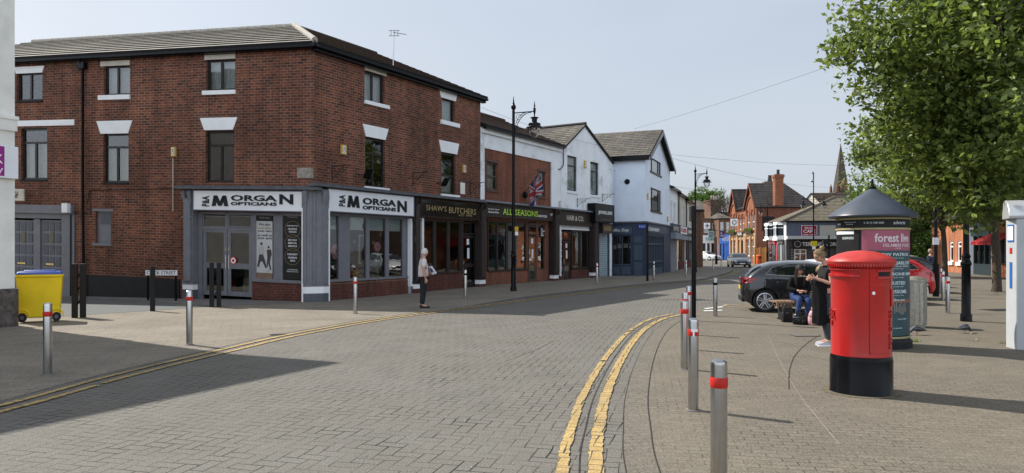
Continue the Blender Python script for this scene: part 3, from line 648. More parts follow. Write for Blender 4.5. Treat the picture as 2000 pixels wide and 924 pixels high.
def alarm(fr, px, py, w=.19, h=.34, txt=True, lab='', m=None):
    u, v = fr.U(px), fr.V(px, py); t = thing('alarm_box', lab, 'alarm box', fr.P(u, v, .06)); b = MB(); fr.box(b, u-w/2, u+w/2, v-h/2, v+h/2, 0, .09); b.build('casing', m or MAT('alarm_yellow', (.55, .36, .08), .5, .1), t, bevel=.02)
    c = MB(); s_ = 1 if fr.P(1, 0).x > fr.P(0, 0).x else -1; fr.box(c, u-w*.28, u+w*.28, v-h*.38, v+h*.38, .09, .095); co = c.build('label_plate', m_signw, t)
    if txt: q = MB(); text_add(q, fr, 'CSS', u-s_*w*.2, u+s_*w*.2, v-h*.3, v+h*.3, .096, .004, .01, rot=True); q.build('lettering', m_letter, co)
alarm(FL, 341, 297, lab='yellow alarm box on the left brick wall above a thin white conduit'); alarm(FRt, 669, 293, w=.24, lab='yellow alarm box on the brick wall near the building corner, above the left wall bracket')
alarm(FRt, 905, 330, w=.22, lab='small yellow alarm box at the right end of the brick wall'); 
st = MB(); r = FL.rect(581, 328, 613, 348); FL.box(st, r[0]+.02, r[1], r[2], r[3], -.01, .03); st.build('stone_plaque', MAT('plaque_stone', (.28, .25, .21), .9, .35, 9, bmp=.7), B)
def bracket(fr, px, py, lab, s=1.0, w=.75):
    u, v = fr.U(px), fr.V(px, py); t = thing('wall_bracket', lab, 'bracket', fr.P(u, v), group=None); b = MB(); h = .5*s; w = w*s
    b.tube([fr.P(u, v-h, .02), fr.P(u, v+.05, .02)], .016, 5); b.tube([fr.P(u, v, .02), fr.P(u, v, w)], .014, 5); b.tube([fr.P(u, v-h+.05, .02), fr.P(u, v-h*.35, w*.45), fr.P(u, v, w*.8)], .011, 5)
    for k in range(3): b.tube([fr.P(u, v-h*.3+.07*math.sin(a)*1, .14+.18*k+.06*math.cos(a)) for a in [i*PI/4 for i in range(9)]], .008, 4)
    b.build('scrollwork', m_blackm, t)
bracket(FRt, 648, 325, 'iron sign bracket on the brick wall left of the shop floodlight'); bracket(FRt, 806, 338, 'iron sign bracket on the brick wall above the butcher sign'); bracket(FRt, 918, 358, 'iron sign bracket at the far end of the brick wall')
def flood(fr, px, py, lab):
    u, v = fr.U(px), fr.V(px, py); t = thing('floodlight', lab, 'floodlight', fr.P(u, v)); b = MB(); b.tube([fr.P(u, v, 0), fr.P(u, v, .35)], .02, 6); b.build('arm', m_blackm, t)
    b = MB(); q = fr.P(u, v, .42); b.extr([fr.P(u-.16, v-.14, .35), fr.P(u+.16, v-.14, .35), fr.P(u+.16, v+.12, .5), fr.P(u-.16, v+.12, .5)], Vector((0, 0, .06))+fr.N*.07); b.build('lamp_head', m_black, t)
flood(FRt, 700, 342, 'black floodlight left of the first floor window over the opticians sign'); flood(FRt, 852, 358, 'black floodlight above the butcher sign')
# TV aerial
p = FRt.P(FRt.U(783), EV+.3, -.4); t = thing('tv_aerial', 'thin grey television aerial on the brick building roof edge', 'aerial', p); b = MB(); q = p+Vector((.05, 0, 1.25)); b.tube([p-Vector((0, 0, .3)), q], .017, 5)
b.build('mast', m_steel, t); b = MB(); b.tube([q+Vector((-.05, 0, .05)), q+Vector((.45, .1, 0))], .012, 4)
for k in range(3): b.tube([q+Vector((-.12+.13*k, -.02, -.09)), q+Vector((-.12+.13*k, .02, .13))], .01, 4)
for dz in (-.08, .12): b.tube([q+Vector((-.2, 0, dz)), q+Vector((.2, 0, dz))], .012, 4)
b.build('antenna', m_lead, t)

fbox(FRt, FRt.rect(899, 357, 907.5, 379), 0, .02, 'wall_notice', m_oldwhite, B)
# ---- opticians shopfront (left face)
led = MB(); v = FL.V(480, 370, .3); FL.box(led, -.35, FL.U(357), v, v+.07, 0, .42); FL.box(led, -.3, FL.U(357), v+.07, v+.13, 0, .3); led.build('fascia_ledge', m_lead, B)
v2 = FRt.V(724, 374, .3); led = MB(); FRt.box(led, -.3, UE-.1, v2, v2+.07, 0, .42); FRt.box(led, -.2, UE-.1, v2+.07, v2+.12, 0, .28); led.build('fascia_ledge', m_lead, B)
def pilaster(root, fr, x0, x1, y1, n, mat_, ribs=2, vtop=None, base=None, scroll=True):
    u0, u1 = sorted((fr.U(x0, n), fr.U(x1, n))); vt = vtop; b = MB(); w = u1-u0
    fr.box(b, u0, u1, -.4, vt, 0, n); 
    for k in range(ribs): c = u0+w*(k+.5)/ribs; b.tube([fr.P(c, .5, n), fr.P(c, vt-.3, n)], w*.32/ribs*1.2, 8)
    fr.box(b, u0-.03, u1+.03, vt-.95, vt-.9, 0, n+.06)
    if scroll:
        for k in range(2):
            c = u0+w*(k*.6+.2); b.tube([fr.P(c, vt-.55, n+.0), fr.P(c, vt-.3, n+.06), fr.P(c, vt-.1, n+.12), fr.P(c, vt-.03, n+.04)], [w*.08, w*.16, w*.2, w*.1], 8)
    o = b.build('pilaster', mat_, root, smooth=True)
    c = MB(); fr.box(c, u0-.02, u1+.02, .38, .5, 0, n+.05, 0); fr.box(c, u0-.01, u1+.01, .2, .38, 0, n+.03, 1); fr.box(c, u0-.01, u1+.01, -.4, .2, 0, n+.035, 2); c.build('plinth_block', base or [m_greyp, m_paintw, m_greyd], o)
    return o
pilaster(B, FL, 358, 377, 577, .22, m_greyp, 1, FL.V(367, 371, .22))
# corner pillar
uL = FL.U(593, .3); uR = FRt.U(641, .3); vt = FRt.V(641, 372, .3)+.02
foot = [FL.P(uL, 0, 0), FL.P(uL, 0, .3), FL.P(.12, 0, .3), FRt.P(.12, 0, .3), FRt.P(uR, 0, .3), FRt.P(uR, 0, 0)]
def scaled(f, k): c = sum((Vector((p.x, p.y, 0)) for p in f), Vector())/len(f); return [(c+(Vector((p.x, p.y, 0))-c)*k) for p in f]
b = MB(); b.prism(foot, .55, vt); b.prism(scaled(foot, 1.05), vt-1.0, vt-.94); b.prism(scaled(foot, 1.04), vt-.07, vt-.01)
for k in (0.2, .5, .8):
    for A_, B_ in ((foot[1], foot[2]), (foot[3], foot[4])):
        q = A_.lerp(B_, k); b.tube([Vector((q.x, q.y, .6)), Vector((q.x, q.y, vt-.5))], .045, 8); b.tube([Vector((q.x, q.y, vt-.5))+FL.N*.0, Vector((q.x, q.y, vt-.25))+(FL.N+FRt.N)*.03, Vector((q.x, q.y, vt-.07))+(FL.N+FRt.N)*.05], [.05, .075, .06], 8)
q = (foot[2]+foot[3])/2; b.tube([Vector((q.x, q.y, .6)), Vector((q.x, q.y, vt-.1))], .06, 8)
cp = b.build('corner_pillar', m_greyp, B, smooth=True)
b = MB(); b.prism(scaled(foot, 1.06), .50, .56, 0); b.prism(scaled(foot, 1.03), .28, .50, 1); b.prism(scaled(foot, 1.04), -.1, .28, 2); b.build('plinth_block', [m_greyp, m_paintw, m_greyd], cp)
b = MB(); FL.box(b, uL+.001, uL+.07, .0, vt-.62, .02, .31); b.build('white_edge', m_paintw, cp); b = MB(); FRt.box(b, uR+.001, uR+.07, .0, vt-.62, .02, .31); b.build('white_edge', m_paintw, cp)
vb = FL.V(492, 412, .28)
# fascia backing + signs
sg = sign('shop_sign', 'white opticians fascia sign on the left face of the corner building, above grey doors', FL, FL.rect(378, 373.5, 590, 411, .28), .02, .28, m_signw, m_greyd)
def morgan(fr, X, y0, y1, par, sl):
    # X: pixel positions of the pieces, y: top and bottom given at mid sign; sl = slope px per px
    n = .285; xm = (X[0]+X[-1])/2
    def T(s, a, b, ya, yb, off, rot=False):
        c = (a+b)/2; dy = (c-xm)*sl; ftext(fr, s, a, ya+dy, b, yb+dy, n, m_letter, par, off=off, rot=rot, th=.02)
    h = y1-y0
    T('P&A', X[0], X[1], y0+h*.02, y1-h*.0, .015, True); a_, b_ = fr.U(X[2], n), fr.U(X[3], n); c_ = (X[2]+X[3])/2; dy_ = (c_-xm)*sl; w0, w1 = fr.V(c_, y1+dy_, n), fr.V(c_, y0+dy_, n); q = MB()
    for s_ in (0, 1):
        f_ = (lambda k: 1-k) if s_ else (lambda k: k)
        for poly in (((0, 0), (.24, 0), (.34, 1), (.12, 1)), ((.12, 1), (.34, 1), (.60, .02), (.40, .02))): q.extr([fr.P(a_+(b_-a_)*f_(k), w0+(w1-w0)*h_, n+.002*s_) for k, h_ in poly], fr.N*.02)
    q.build('lettering', m_letter, par); T('ORGA', X[4], X[5], y0, y0+h*.56, .03); T('OPTICIANS', X[4], X[5], y0+h*.66, y1-h*.02, .03); T('N', X[6], X[7], y0-h*.06, y1-h*.1, .035)
morgan(FL, [395, 409, 414, 446, 451, 541, 546, 573], 381.5, 402, sg, -.009)
sg = sign('shop_sign', 'white opticians fascia sign on the street face, between grey pillar and butcher sign', FRt, FRt.rect(641.5, 377, 808, 417, .28), .02, .28, m_signw, m_greyd)
morgan(FRt, [662, 674, 678, 702, 708, 773, 776, 794], 387, 410, sg, .118)
# left face: joinery
q = shopL; top = q[3]
jn = MB(); n = -.02
for (x0, x1) in ((377, 394), (491, 499), (533, 551), (588, 593)): FL.box(jn, FL.U(x0), FL.U(x1), -.4, top, -.14, n)
FL.box(jn, shopL[0], shopL[1], FL.V(480, 420), top, -.14, n); FL.box(jn, FL.U(492), FL.U(394), FL.V(442, 444), FL.V(442, 449), -.14, n); FL.box(jn, FL.U(444.5), FL.U(440), FL.V(442, 446), top, -.14, n)
FL.box(jn, FL.U(592), FL.U(492), FL.V(540, 552), FL.V(540, 546), -.14, .05)
jn.build('shop_joinery', m_greyp, B, bevel=.006)
sr = MB(); FL.box(sr, FL.U(592), FL.U(492.5), -.4, FL.V(540, 552), -.1, .0); FL.box(sr, FL.U(592), FL.U(492.5), FL.V(540, 586), FL.V(540, 584), 0, .03); sr.build('stall_riser', m_brickris, B)
for x0, x1 in ((394.5, 440), (444.5, 490.5)): glaze(B, FL, FL.rect(x0, 421, x1, 444), n=-.04, fm=m_greyp, fw=.04, gm=m_glass2, name='transom_light')
for x0, x1 in ((395, 441.5), (442.5, 491)):
    u0, u1 = sorted((FL.U(x0), FL.U(x1))); vt_ = FL.V(442, 449); vm = FL.V(442, 519); vb0 = FL.V(442, 578); d = MB(); w = .13
    for (a, bb, c, e) in ((u0, u0+w, vb0, vt_), (u1-w, u1, vb0, vt_), (u0+w, u1-w, vb0, vb0+.16), (u0+w, u1-w, vm-.1, vm+.09), (u0+w, u1-w, vt_-.1, vt_)): FL.box(d, a, bb, c, e, -.1, -.045)
    do = d.build('door', m_greyp, B, bevel=.006); p = MB(); poly_face(p, [FL.P(u0+w, vb0+.1, -.07), FL.P(u1-w, vb0+.1, -.07), FL.P(u1-w, vt_-.05, -.07), FL.P(u0+w, vt_-.05, -.07)], FL.N); p.build('door_glass', m_glass2, do)
    h = MB(); xx = 440 if x0 < 440 else 446; uu = FL.U(xx); h.tube([FL.P(uu, vm-.1, -.02), FL.P(uu, vm+.35, -.02)], .014, 6); FL.box(h, uu-.03, uu+.03, vm+.5, vm+.62, -.045, -.02); h.build('handle', m_steel, do)
st = MB(); uu, vv = FL.U(454), FL.V(454, 509); FL.P; q0 = FL.P(uu, vv, -.035)
for k, (rr2, mi, nn) in enumerate(((.14, 0, -.040), (.10, 1, -.036), (.05, 0, -.032))):
    ring = [FL.P(uu+rr2*math.cos(a), vv+rr2*math.sin(a), nn) for a in [i*PI/8 for i in range(16)]]; poly_face(st, ring, FL.N, mi)
st.build('door_sticker', [MAT('sticker_red', (.45, .03, .03), .5, 0), m_wlet], B)
uu, vv = FL.U(367, .27), FL.V(367, 476, .27); st = MB(); FL.box(st, uu-.1, uu+.1, vv, vv+.16, .27, .285, 0); FL.box(st, uu-.1, uu+.1, vv-.16, vv-.02, .27, .285, 1); st.build('wall_notices', [MAT('notice_red', (.3, .05, .04), .5, 0), m_signw], B)
# posters
def flat_text(fr, s, x0, y0, x1, y1, n, m, par, off=0.0): return ftext(fr, s, x0, y0, x1, y1, n, m, par, off=off, th=.004)
m_postw = MAT('poster_white', (.5, .5, .5), .5, .05, 3); m_postb = MAT('poster_black', (.018, .017, .018), .4, .1, 3); m_grt = MAT('grey_text', (.3, .3, .28), .5, 0); m_goldt = MAT('tan_text', (.32, .25, .13), .5, 0)
t = thing('window_poster', 'white poster of a man and child playing football, in the opticians window', 'poster', FL.P(FL.U(516), FL.V(516, 545), -.03))
fbox(FL, FL.rect(500, 432, 532, 545, -.05), -.07, -.05, 'sheet', m_postw, t); fbox(FL, FL.rect(500, 420, 532, 432, -.05), -.07, -.049, 'heading', m_postb, t)
FL_n = -.046
flat_text(FL, 'MORGAN', 507, 424, 526, 427, -.047, m_grt, t)
for s, y, m, xa, xb in (('We also', 436, m_letter, 505, 528), ('look after', 443, m_goldt, 503, 531), ('your ears', 450, m_letter, 503, 531), ('as well as', 457, m_letter, 503, 531), ('your eyes', 464, m_letter, 503, 531)): flat_text(FL, s, xa, y, xb, y+4.6, -.047, m, t, .01)
fg = MB()
def FLp(px, py, n=-.044): return FL.P(FL.U(px, n), FL.V(px, py, n), n)
def blobpoly(pts, mi): poly_face(fg, [FLp(x, y, -.046+.001*mi) for x, y in pts], FL.N, mi)
def disc(cx, cy, r, mi, ry=None): blobpoly([(cx+r*math.cos(a), cy+(ry or r)*math.sin(a)) for a in [i*PI/6 for i in range(12)]], mi)
blobpoly([(500.5, 532), (532, 534), (532, 545), (500.5, 545)], 4)
disc(510.5, 476, 2.3, 1, 3); blobpoly([(505.5, 481), (514, 480), (516.5, 490), (514, 498), (506, 498), (504.5, 490)], 2); blobpoly([(506, 497), (514, 497), (518, 510), (521, 523), (518.5, 524), (512, 510), (508, 512), (506, 521), (502, 521), (504.5, 508)], 3)
disc(524.5, 483, 2.1, 1, 2.7); blobpoly([(521, 488), (529, 487), (531, 497), (528, 504), (522, 503)], 1); blobpoly([(522, 503), (529, 503), (527, 513), (530, 527), (527.5, 528), (524, 514), (523, 521), (520.5, 521)], 3); disc(523.5, 531, 3.2, 2); disc(523.5, 531, 1.2, 1)
fg.build('figures', [m_greyd, MAT('figure_dark', (.07, .05, .045), .6, 0), MAT('figure_light', (.42, .4, .37), .6, 0), MAT('figure_trousers', (.06, .06, .07), .6, 0), MAT('poster_brown', (.2, .13, .09), .6, .2, 8)], t)
t = thing('window_poster', 'tall black poster with three gold rings listing hearing services, beside the corner pillar', 'poster', FL.P(FL.U(571), FL.V(571, 547), -.03))
fbox(FL, FL.rect(554, 420, 588, 546, -.05), -.07, -.05, 'sheet', m_postb, t); flat_text(FL, 'MORGAN', 562, 422.5, 581, 425.5, -.047, m_grt, t)
rg = MB()
for cy in (448, 474.5, 501.5):
    c = (571.5, cy); ring = [(c[0]+15*math.cos(a), c[1]+16*math.sin(a)) for a in [i*PI/14 for i in range(29)]]; rg.tube([FLp(x, y, -.047) for x, y in ring], .006, 4)
rg.build('rings', m_goldt, t)
for s, y in (('COMPLIMENTARY', 440), ('HEARING', 445.5), ('CHECKS', 451), ('EAR WAX', 467), ('REMOVAL', 473), ('SERVICE', 479), ('DISCREET', 495), ('HEARING', 501.5), ('AIDS', 507.5)):
    w = 2.0*len(s) if s != 'COMPLIMENTARY' else 23; flat_text(FL, s, 571.5-w*.62 if s != 'COMPLIMENTARY' else 560, y, 571.5+w*.62 if s != 'COMPLIMENTARY' else 583, y+(3.6 if s != 'COMPLIMENTARY' else 2.2), -.047, m_wlet, t, .01)
flat_text(FL, 'COMPLIMENTARY', 561, 526, 582, 528, -.047, m_wlet, t); flat_text(FL, 'Hearing Assessment', 560, 529.5, 583, 532, -.047, m_wlet, t)
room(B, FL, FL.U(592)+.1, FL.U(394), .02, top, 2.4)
# street face: opticians windows
def joins(root, fr, xs, v0, v1, n, m, name='shop_joinery', sillv=None):
    j = MB()
    for x0, x1 in xs: fr.box(j, fr.U(x0, n), fr.U(x1, n), v0, v1, -.14, n)
    u0, u1 = fr.U(xs[0][0], n), fr.U(xs[-1][1], n)
    fr.box(j, u0, u1, v1-.1, v1+.02, -.14, n+.004); fr.box(j, u0, u1, v0-.02, v0+.06, -.14, n+.06); j.build(name, m, root, bevel=.005)
def sheet(root, fr, x0, x1, v0, v1, n=-.08, gm=m_glass2):
    w = MB(); a, b = fr.U(x0), fr.U(x1); poly_face(w, [fr.P(a, v0, n), fr.P(b, v0, n), fr.P(b, v1, n), fr.P(a, v1, n)], fr.N); return w.build('shop_window', gm, root)
v0, v1 = shopR[2], shopR[3]
joins(B, FRt, ((641.5, 643.5), (662, 684), (716, 722), (754, 760), (787, 796)), v0, v1, -.02, m_greyp)
for a, b in ((643, 663), (683, 718), (720, 756), (758, 788)):
    o = sheet(B, FRt, a, b, v0, v1)
    bl = MB(); ua, ub = FRt.U(a), FRt.U(b); FRt.box(bl, ua, ub, v1-.55, v1-.05, -.2, -.17); bl.build('blind', m_blind, o)
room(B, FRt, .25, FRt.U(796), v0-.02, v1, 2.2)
u0, u1 = FRt.U(641), FRt.U(796); sr = MB(); FRt.box(sr, u0, u1, -.3, v0-.1, 0, .02); FRt.box(sr, u0, u1, .0, .12, 0.02, .035); sr.build('stall_riser', m_brickris, B)
fl = MB()
def flower(mb, fr, px, py, r, n, mi=0):
    u, v = fr.U(px, n), fr.V(px, py, n)
    for k in range(6):
        a = k*PI/3; poly_face(mb, [fr.P(u+r*.55*math.cos(a)+r*.42*math.cos(b), v+r*.55*math.sin(a)+r*.42*math.sin(b), n+.001*k) for b in [i*PI/4 for i in range(8)]], fr.N, mi)
fm_ = [MAT('pink_flower', (.6, .28, .32), .6, .1), MAT('peach_flower', (.4, .22, .16), .6, 0)]
for a_ in ((657, 492, .30, -.12, 0), (737, 482, .2, -.12, 0), (692, 472, .08, -.12, 1), (729, 474, .08, -.12, 1)): fl = MB(); flower(fl, FRt, *a_); fl.build('flower_decoration', fm_, B)
pt = MB(); r_ = FRt.rect(701, 459, 718, 515, -.25); FRt.box(pt, *r_, -.27, -.25); pt.build('portrait_frame', m_paintw, B)
pt = MB(); w_ = r_[1]-r_[0]; h_ = r_[3]-r_[2]; FRt.box(pt, r_[0]+.03, r_[1]-.03, r_[2]+.04, r_[3]-.04, -.25, -.245)
def ell(cu, cv, ru, rv, n, mi): poly_face(pt, [FRt.P(r_[0]+w_*cu+w_*ru*math.cos(a), r_[2]+h_*cv+h_*rv*math.sin(a), n) for a in [i*PI/8 for i in range(16)]], FRt.N, mi)
ell(.52, .5, .33, .33, -.243, 1); ell(.52, .6, .2, .16, -.241, 2); ell(.5, .12, .34, .16, -.240, 1)
pt.build('portrait', [MAT('portrait_ground', (.14, .13, .12), .6, .2), MAT('portrait_hair', (.035, .025, .02), .6, 0), MAT('portrait_face', (.3, .19, .14), .6, 0)], B)
dec = MB(); rr2 = random.Random(5)
for k in range(26):
    u = FRt.U(rr2.uniform(686, 716)); dec.ball(FRt.P(u, v0+.1+rr2.random()*.28, -.3-rr2.random()*.2), .07, 6, rr2.randrange(2))
dec.build('flower_display', [MAT('display_red', (.5, .03, .03), .5, .2), MAT('display_yellow', (.5, .3, .03), .5, .2)], B)
# white end post + dark pilaster
b = MB(); FRt.box(b, FRt.U(796), FRt.U(806.5), .0, FRt.V(724, 420)-.05, 0, .16, 0); FRt.box(b, FRt.U(796), FRt.U(806.5), -.1, .3, 0, .18, 1); FRt.box(b, FRt.U(801), FRt.U(803.5), 1.75, 1.98, .16, .18, 1); b.build('end_post', [m_paintw, m_greyd], B)
darkbase = [m_brown, m_paintw, m_brickris]
pilaster(B, FRt, 808, 820, 0, .22, m_brown, 1, FRt.V(724, 374, .3), base=darkbase)
fbox(FRt, FRt.rect(811, 461, 818, 473, .25), .25, .27, 'brass_plate', MAT('brass_plate', (.35, .25, .1), .4, .1, metal=.6), B)
pilaster(B, FRt, 936, 947, 0, .22, m_brown, 1, FRt.V(724, 374, .3), base=darkbase)
for q in ((820, 823.5, .45, .12), (931.5, 935.5, .3, .14)): b = MB(); FRt.box(b, FRt.U(q[0]), FRt.U(q[1]), q[2], shaw[3], 0, q[3]); b.build('white_edge', m_paintw, B)
sg = sign('shop_sign', 'dark brown butchers fascia sign with faint gold lettering', FRt, FRt.rect(823, 395, 936, 425, .24), .02, .24, MAT('sign_brown_gloss', (.018, .014, .013), .12, .1, coat=.5), m_brown)
ftext(FRt, "SHAW'S", 832, 401.5, 872, 412, .245, m_gold, sg); ftext(FRt, 'BUTCHERS', 877, 406.5, 929.5, 418, .245, m_gold, sg); ftext(FRt, 'EST 1975', 896, 419.6, 922, 423, .245, m_gold, sg)
v0, v1 = shaw[2], shaw[3]
joins(B, FRt, ((823, 826), (847, 852), (874, 879), (898, 905)), v0, v1, -.02, m_brown)
for a, b in ((825, 848), (851, 875), (878, 899)): sheet(B, FRt, a, b, v0, v1)
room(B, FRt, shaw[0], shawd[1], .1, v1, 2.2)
sr = MB(); FRt.box(sr, shaw[0], FRt.U(902), -.3, v0-.06, 0.002, .03); sr.build('stall_riser', m_brickris, B)
def shop_door(root, fr, x0, x1, yt, yb, ytr, m, notice=None):
    u0, u1 = sorted((fr.U(x0), fr.U(x1))); xm = (x0+x1)/2; vt_, vb_, vtr = fr.V(xm, yt), fr.V(xm, yb), fr.V(xm, ytr); w = .1
    glaze(root, fr, (u0, u1, vtr+.04, vt_), n=-.05, fm=m, gm=m_glass2, fw=.06, name='transom_light')
    d = MB(); vm = vb_+.95
    for (a, b, c, e) in ((u0, u0+w, vb_, vtr), (u1-w, u1, vb_, vtr), (u0+w, u1-w, vb_, vb_+.22), (u0+w, u1-w, vm-.08, vm+.08), (u0+w, u1-w, vtr-.1, vtr)): fr.box(d, a, b, c, e, -.12, -.07)
    do = d.build('door', m, root); p = MB(); poly_face(p, [fr.P(u0+w, vb_+.1, -.09), fr.P(u1-w, vb_+.1, -.09), fr.P(u1-w, vtr-.05, -.09), fr.P(u0+w, vtr-.05, -.09)], fr.N); p.build('door_glass', m_glass2, do)
    h = MB(); h.tube([fr.P(u0+.05, vm, -.04), fr.P(u0+.05, vm+.3, -.04)], .014, 6); h.build('handle', m_steel, do)
    if notice: nb = MB(); c = (u0+u1)/2; fr.box(nb, c-.1, c+.08, vtr-.4, vtr-.15, -.088, -.08); fr.box(nb, c-.06, c+.1, vm+.3, vm+.75, -.088, -.08); nb.build('notice', m_signw, do)
shop_door(B, FRt, 903, 931, 434, 561, 460, m_brown, True)

# ================= white building with brick panel (grocer)
U1 = FRt.U(1095.5)
G = thing('grocer_building', 'low two storey building with white band framing a red brick panel, grocer below', 'building', FRt.P(UE, 0))
EG = FRt.V(1012, 266)
gp_ = FRt.rect(947, 0, 1077.5, 1); pan = (gp_[0], gp_[1], -.3, FRt.V(1012, 303))
gw = [FRt.rect(953.5, 317, 974, 371), FRt.rect(1052, 335, 1067, 384.5)]
b = MB(); wall_mb(b, FRt, UE+.003, U1, 2.4, EG, [(pan[0], pan[1], 2.4, pan[3])], n=-.01, reveal=.06); b.build('wall', m_white, G)
AS = dict(win=(FRt.U(952.5), FRt.U(1031), FRt.V(992, 529), FRt.V(992, 431)), door=(FRt.U(1033), FRt.U(1050.5), -.3, FRt.V(1042, 434)), nar=(FRt.U(1053.5), FRt.U(1066.5), FRt.V(1060, 527), FRt.V(1060, 437)))
b = MB(); wall_mb(b, FRt, pan[0], pan[1], -.3, pan[3], gw+list(AS.values()), n=-.065, reveal=.12); FRt.box(b, UE+.003, pan[0], -.3, 2.4, -.1, -.06); FRt.box(b, pan[1], U1, -.3, 2.4, -.1, -.06)
b.build('brick_panel', m_brick2, G)
m_brownl = MAT('brown_joinery', (.09, .06, .045), .5, .2, 5)
for r in gw: glaze(G, FRt, r, n=-.13, fm=m_brownl, fw=.07, bars_v=(.5,), curtain=(m_curt, 0, 1)); fbox(FRt, (r[0]-.06, r[1]+.06, r[2]-.1, r[2]), -.07, -.02, 'sill', m_brownl, G); fbox(FRt, (r[0]-.06, r[1]+.06, r[3], r[3]+.1), -.07, -.03, 'lintel', m_brownl, G)
rf = MB(); e0 = FRt.P(UE+.02, EG+.05, .32); e1 = FRt.P(U1+.0, EG+.05, .32); q0 = FRt.P(UE+.02, EG+1.75, -3.6); q1 = FRt.P(U1, EG+1.75, -3.6)
courses(rf, e0, e1, q0, q1, 12, step=.03, th=.12, mi2=1); courses(rf, FRt.P(UE+.02, EG, -7.4), FRt.P(U1, EG, -7.4), q0, q1, 8, step=.03, th=.12, mi2=1); rf.build('roof', [m_tileD, m_blackm], G)
hp = MB(); hp.tube([q0, q1], .11, 8); hp.build('ridge_tiles', m_tileD, G, smooth=True)
b = MB(); FRt.box(b, UE+.05, U1, EG-.1, EG-.0, .15, .3); b.build('gutter', m_black, G); b = MB(); FRt.box(b, UE+.05, U1, EG-.26, EG-.08, 0.0, .12); b.build('fascia_board', m_paintw, G)
b = MB(); a, c = FRt.P(UE+.02, 0, -7.3), FRt.P(U1, 0, -7.3); b.quad(a, c, c+Vector((0, 0, EG)), a+Vector((0, 0, EG))); b.add([FRt.P(U1-.05, EG, 0), FRt.P(U1-.05, EG, -7.3), FRt.P(U1-.05, EG+1.7, -3.6)], [(0, 1, 2)]); b.add([FRt.P(UE+.05, EG, 0), FRt.P(UE+.05, EG, -7.3), FRt.P(UE+.05, EG+1.7, -3.6)], [(0, 1, 2)]); b.build('wall', m_brickbr, G, label='plain brown rear wall')
sg = sign('shop_sign', 'dark brown grocer fascia sign with lime green lettering', FRt, FRt.rect(950, 405.5, 1083, 426.5, .2), .0, .2, m_brown, m_brown)
sl = .083
def gt_(s, a, b, y0, y1, m, off=.0): c = (a+b)/2; dy = (c-1016)*sl; ftext(FRt, s, a, y0+dy, b, y1+dy, .205, m, sg, off=off)
gt_('ALL', 982.5, 1000, 410, 421.5, m_lime, .0); gt_('SEASONS', 1006, 1050.5, 409.8, 421, m_lime, .0); gt_('GROCER', 1051, 1068, 416.5, 421, m_wlet, .01); gt_('47', 1074.5, 1079, 412, 417, m_wlet); gt_('Fruit & Veg - Flowers', 953, 975, 411.8, 415.2, m_wlet); gt_('Wholefoods & More', 953, 974, 417, 420.5, m_wlet)
v0, v1 = AS['win'][2], AS['win'][3]
joins(G, FRt, ((952.5, 954.5), (970.5, 973), (988.5, 992.5), (1004.5, 1007.5), (1026, 1031)), v0, v1, -.09, m_brown)
sheet(G, FRt, 953, 1030, v0, v1, n=-.13); room(G, FRt, pan[0]+.05, pan[1]-.05, .1, v1, 2.2)
shop_door(G, FRt, 1034.5, 1050, 436, 553.5, 460, m_brownl, True)
glaze(G, FRt, AS['nar'], n=-.1, fm=m_brownl, gm=m_glass2); r = FRt.rect(1055, 444, 1065, 464, -.09); fbox(FRt, r, -.1, -.085, 'notice', m_postb, G); ftext(FRt, 'NO\nCHOICE\nFOR\nBREAD', 1056.5, 446, 1063.5, 461, -.082, m_wlet, G)
pb = MB(); r = FRt.rect(961, 441, 988, 458, -.15); FRt.box(pb, *r, -.17, -.15); pb.build('window_notice', MAT('notice_salmon', (.25, .07, .05), .6, .1), G); ftext(FRt, '01235', 969, 446, 986, 452.5, -.145, m_wlet, G)
led = MB(); v = FRt.V(1012, 400.5, .3); FRt.box(led, UE-.1, FRt.U(1160), v, v+.06, -.01, .36); FRt.box(led, UE-.1, FRt.U(1160), v+.06, v+.1, -.01, .22); led.build('fascia_ledge', MAT('lead_pale', (.2, .22, .25), .6, .3, 6), G)
bulk = MB(); FRt.box(bulk, UE-.1, FRt.U(1160), v-.1, v, 0, .22); bulk.build('fascia_backing', m_brown, G)
pilaster(G, FRt, 1081, 1090, 0, .22, m_brown, 1, v, base=darkbase)
for q in ((1078.5, 1080.5), (1090.5, 1092.5)): b = MB(); FRt.box(b, FRt.U(q[0]), FRt.U(q[1]), .3, AS['win'][3], -.01, .12); b.build('white_edge', m_paintw, G)
# flag
p = FRt.P(FRt.U(1022), FRt.V(1022, 380), 0); t = thing('flag', 'faded union flag hanging limp from a wall pole above the grocer sign', 'flag', p)
u = FRt.U(1022); v = FRt.V(1022, 380); tip = FRt.P(u+.05, v+1.15, .95); b = MB(); b.tube([FRt.P(u, v, .02), tip], .018, 6); b.build('pole', m_steel, t)
b = MB(); b.ball(FRt.P(u, v-.02, .12), (.14, .14, .18), 8); b.build('holder', m_black, t)
m_flag, N_, L_, bs_ = newmat('flag_cloth'); uvn = N_.new('ShaderNodeUVMap'); sx_ = N_.new('ShaderNodeSeparateXYZ'); L_.new(uvn.outputs[0], sx_.inputs[0]); M_ = MathN(N_, L_)
fx_, fy_ = M_('ABSOLUTE', M_('SUBTRACT', sx_.outputs[0], .5)), M_('ABSOLUTE', M_('SUBTRACT', sx_.outputs[1], .5)); dg = M_('ABSOLUTE', M_('SUBTRACT', fx_, fy_))
wd = M_('MAXIMUM', M_('LESS_THAN', dg, .11), M_('MAXIMUM', M_('LESS_THAN', fx_, .11), M_('LESS_THAN', fy_, .17))); rd = M_('MAXIMUM', M_('LESS_THAN', dg, .04), M_('MAXIMUM', M_('LESS_THAN', fx_, .06), M_('LESS_THAN', fy_, .1)))
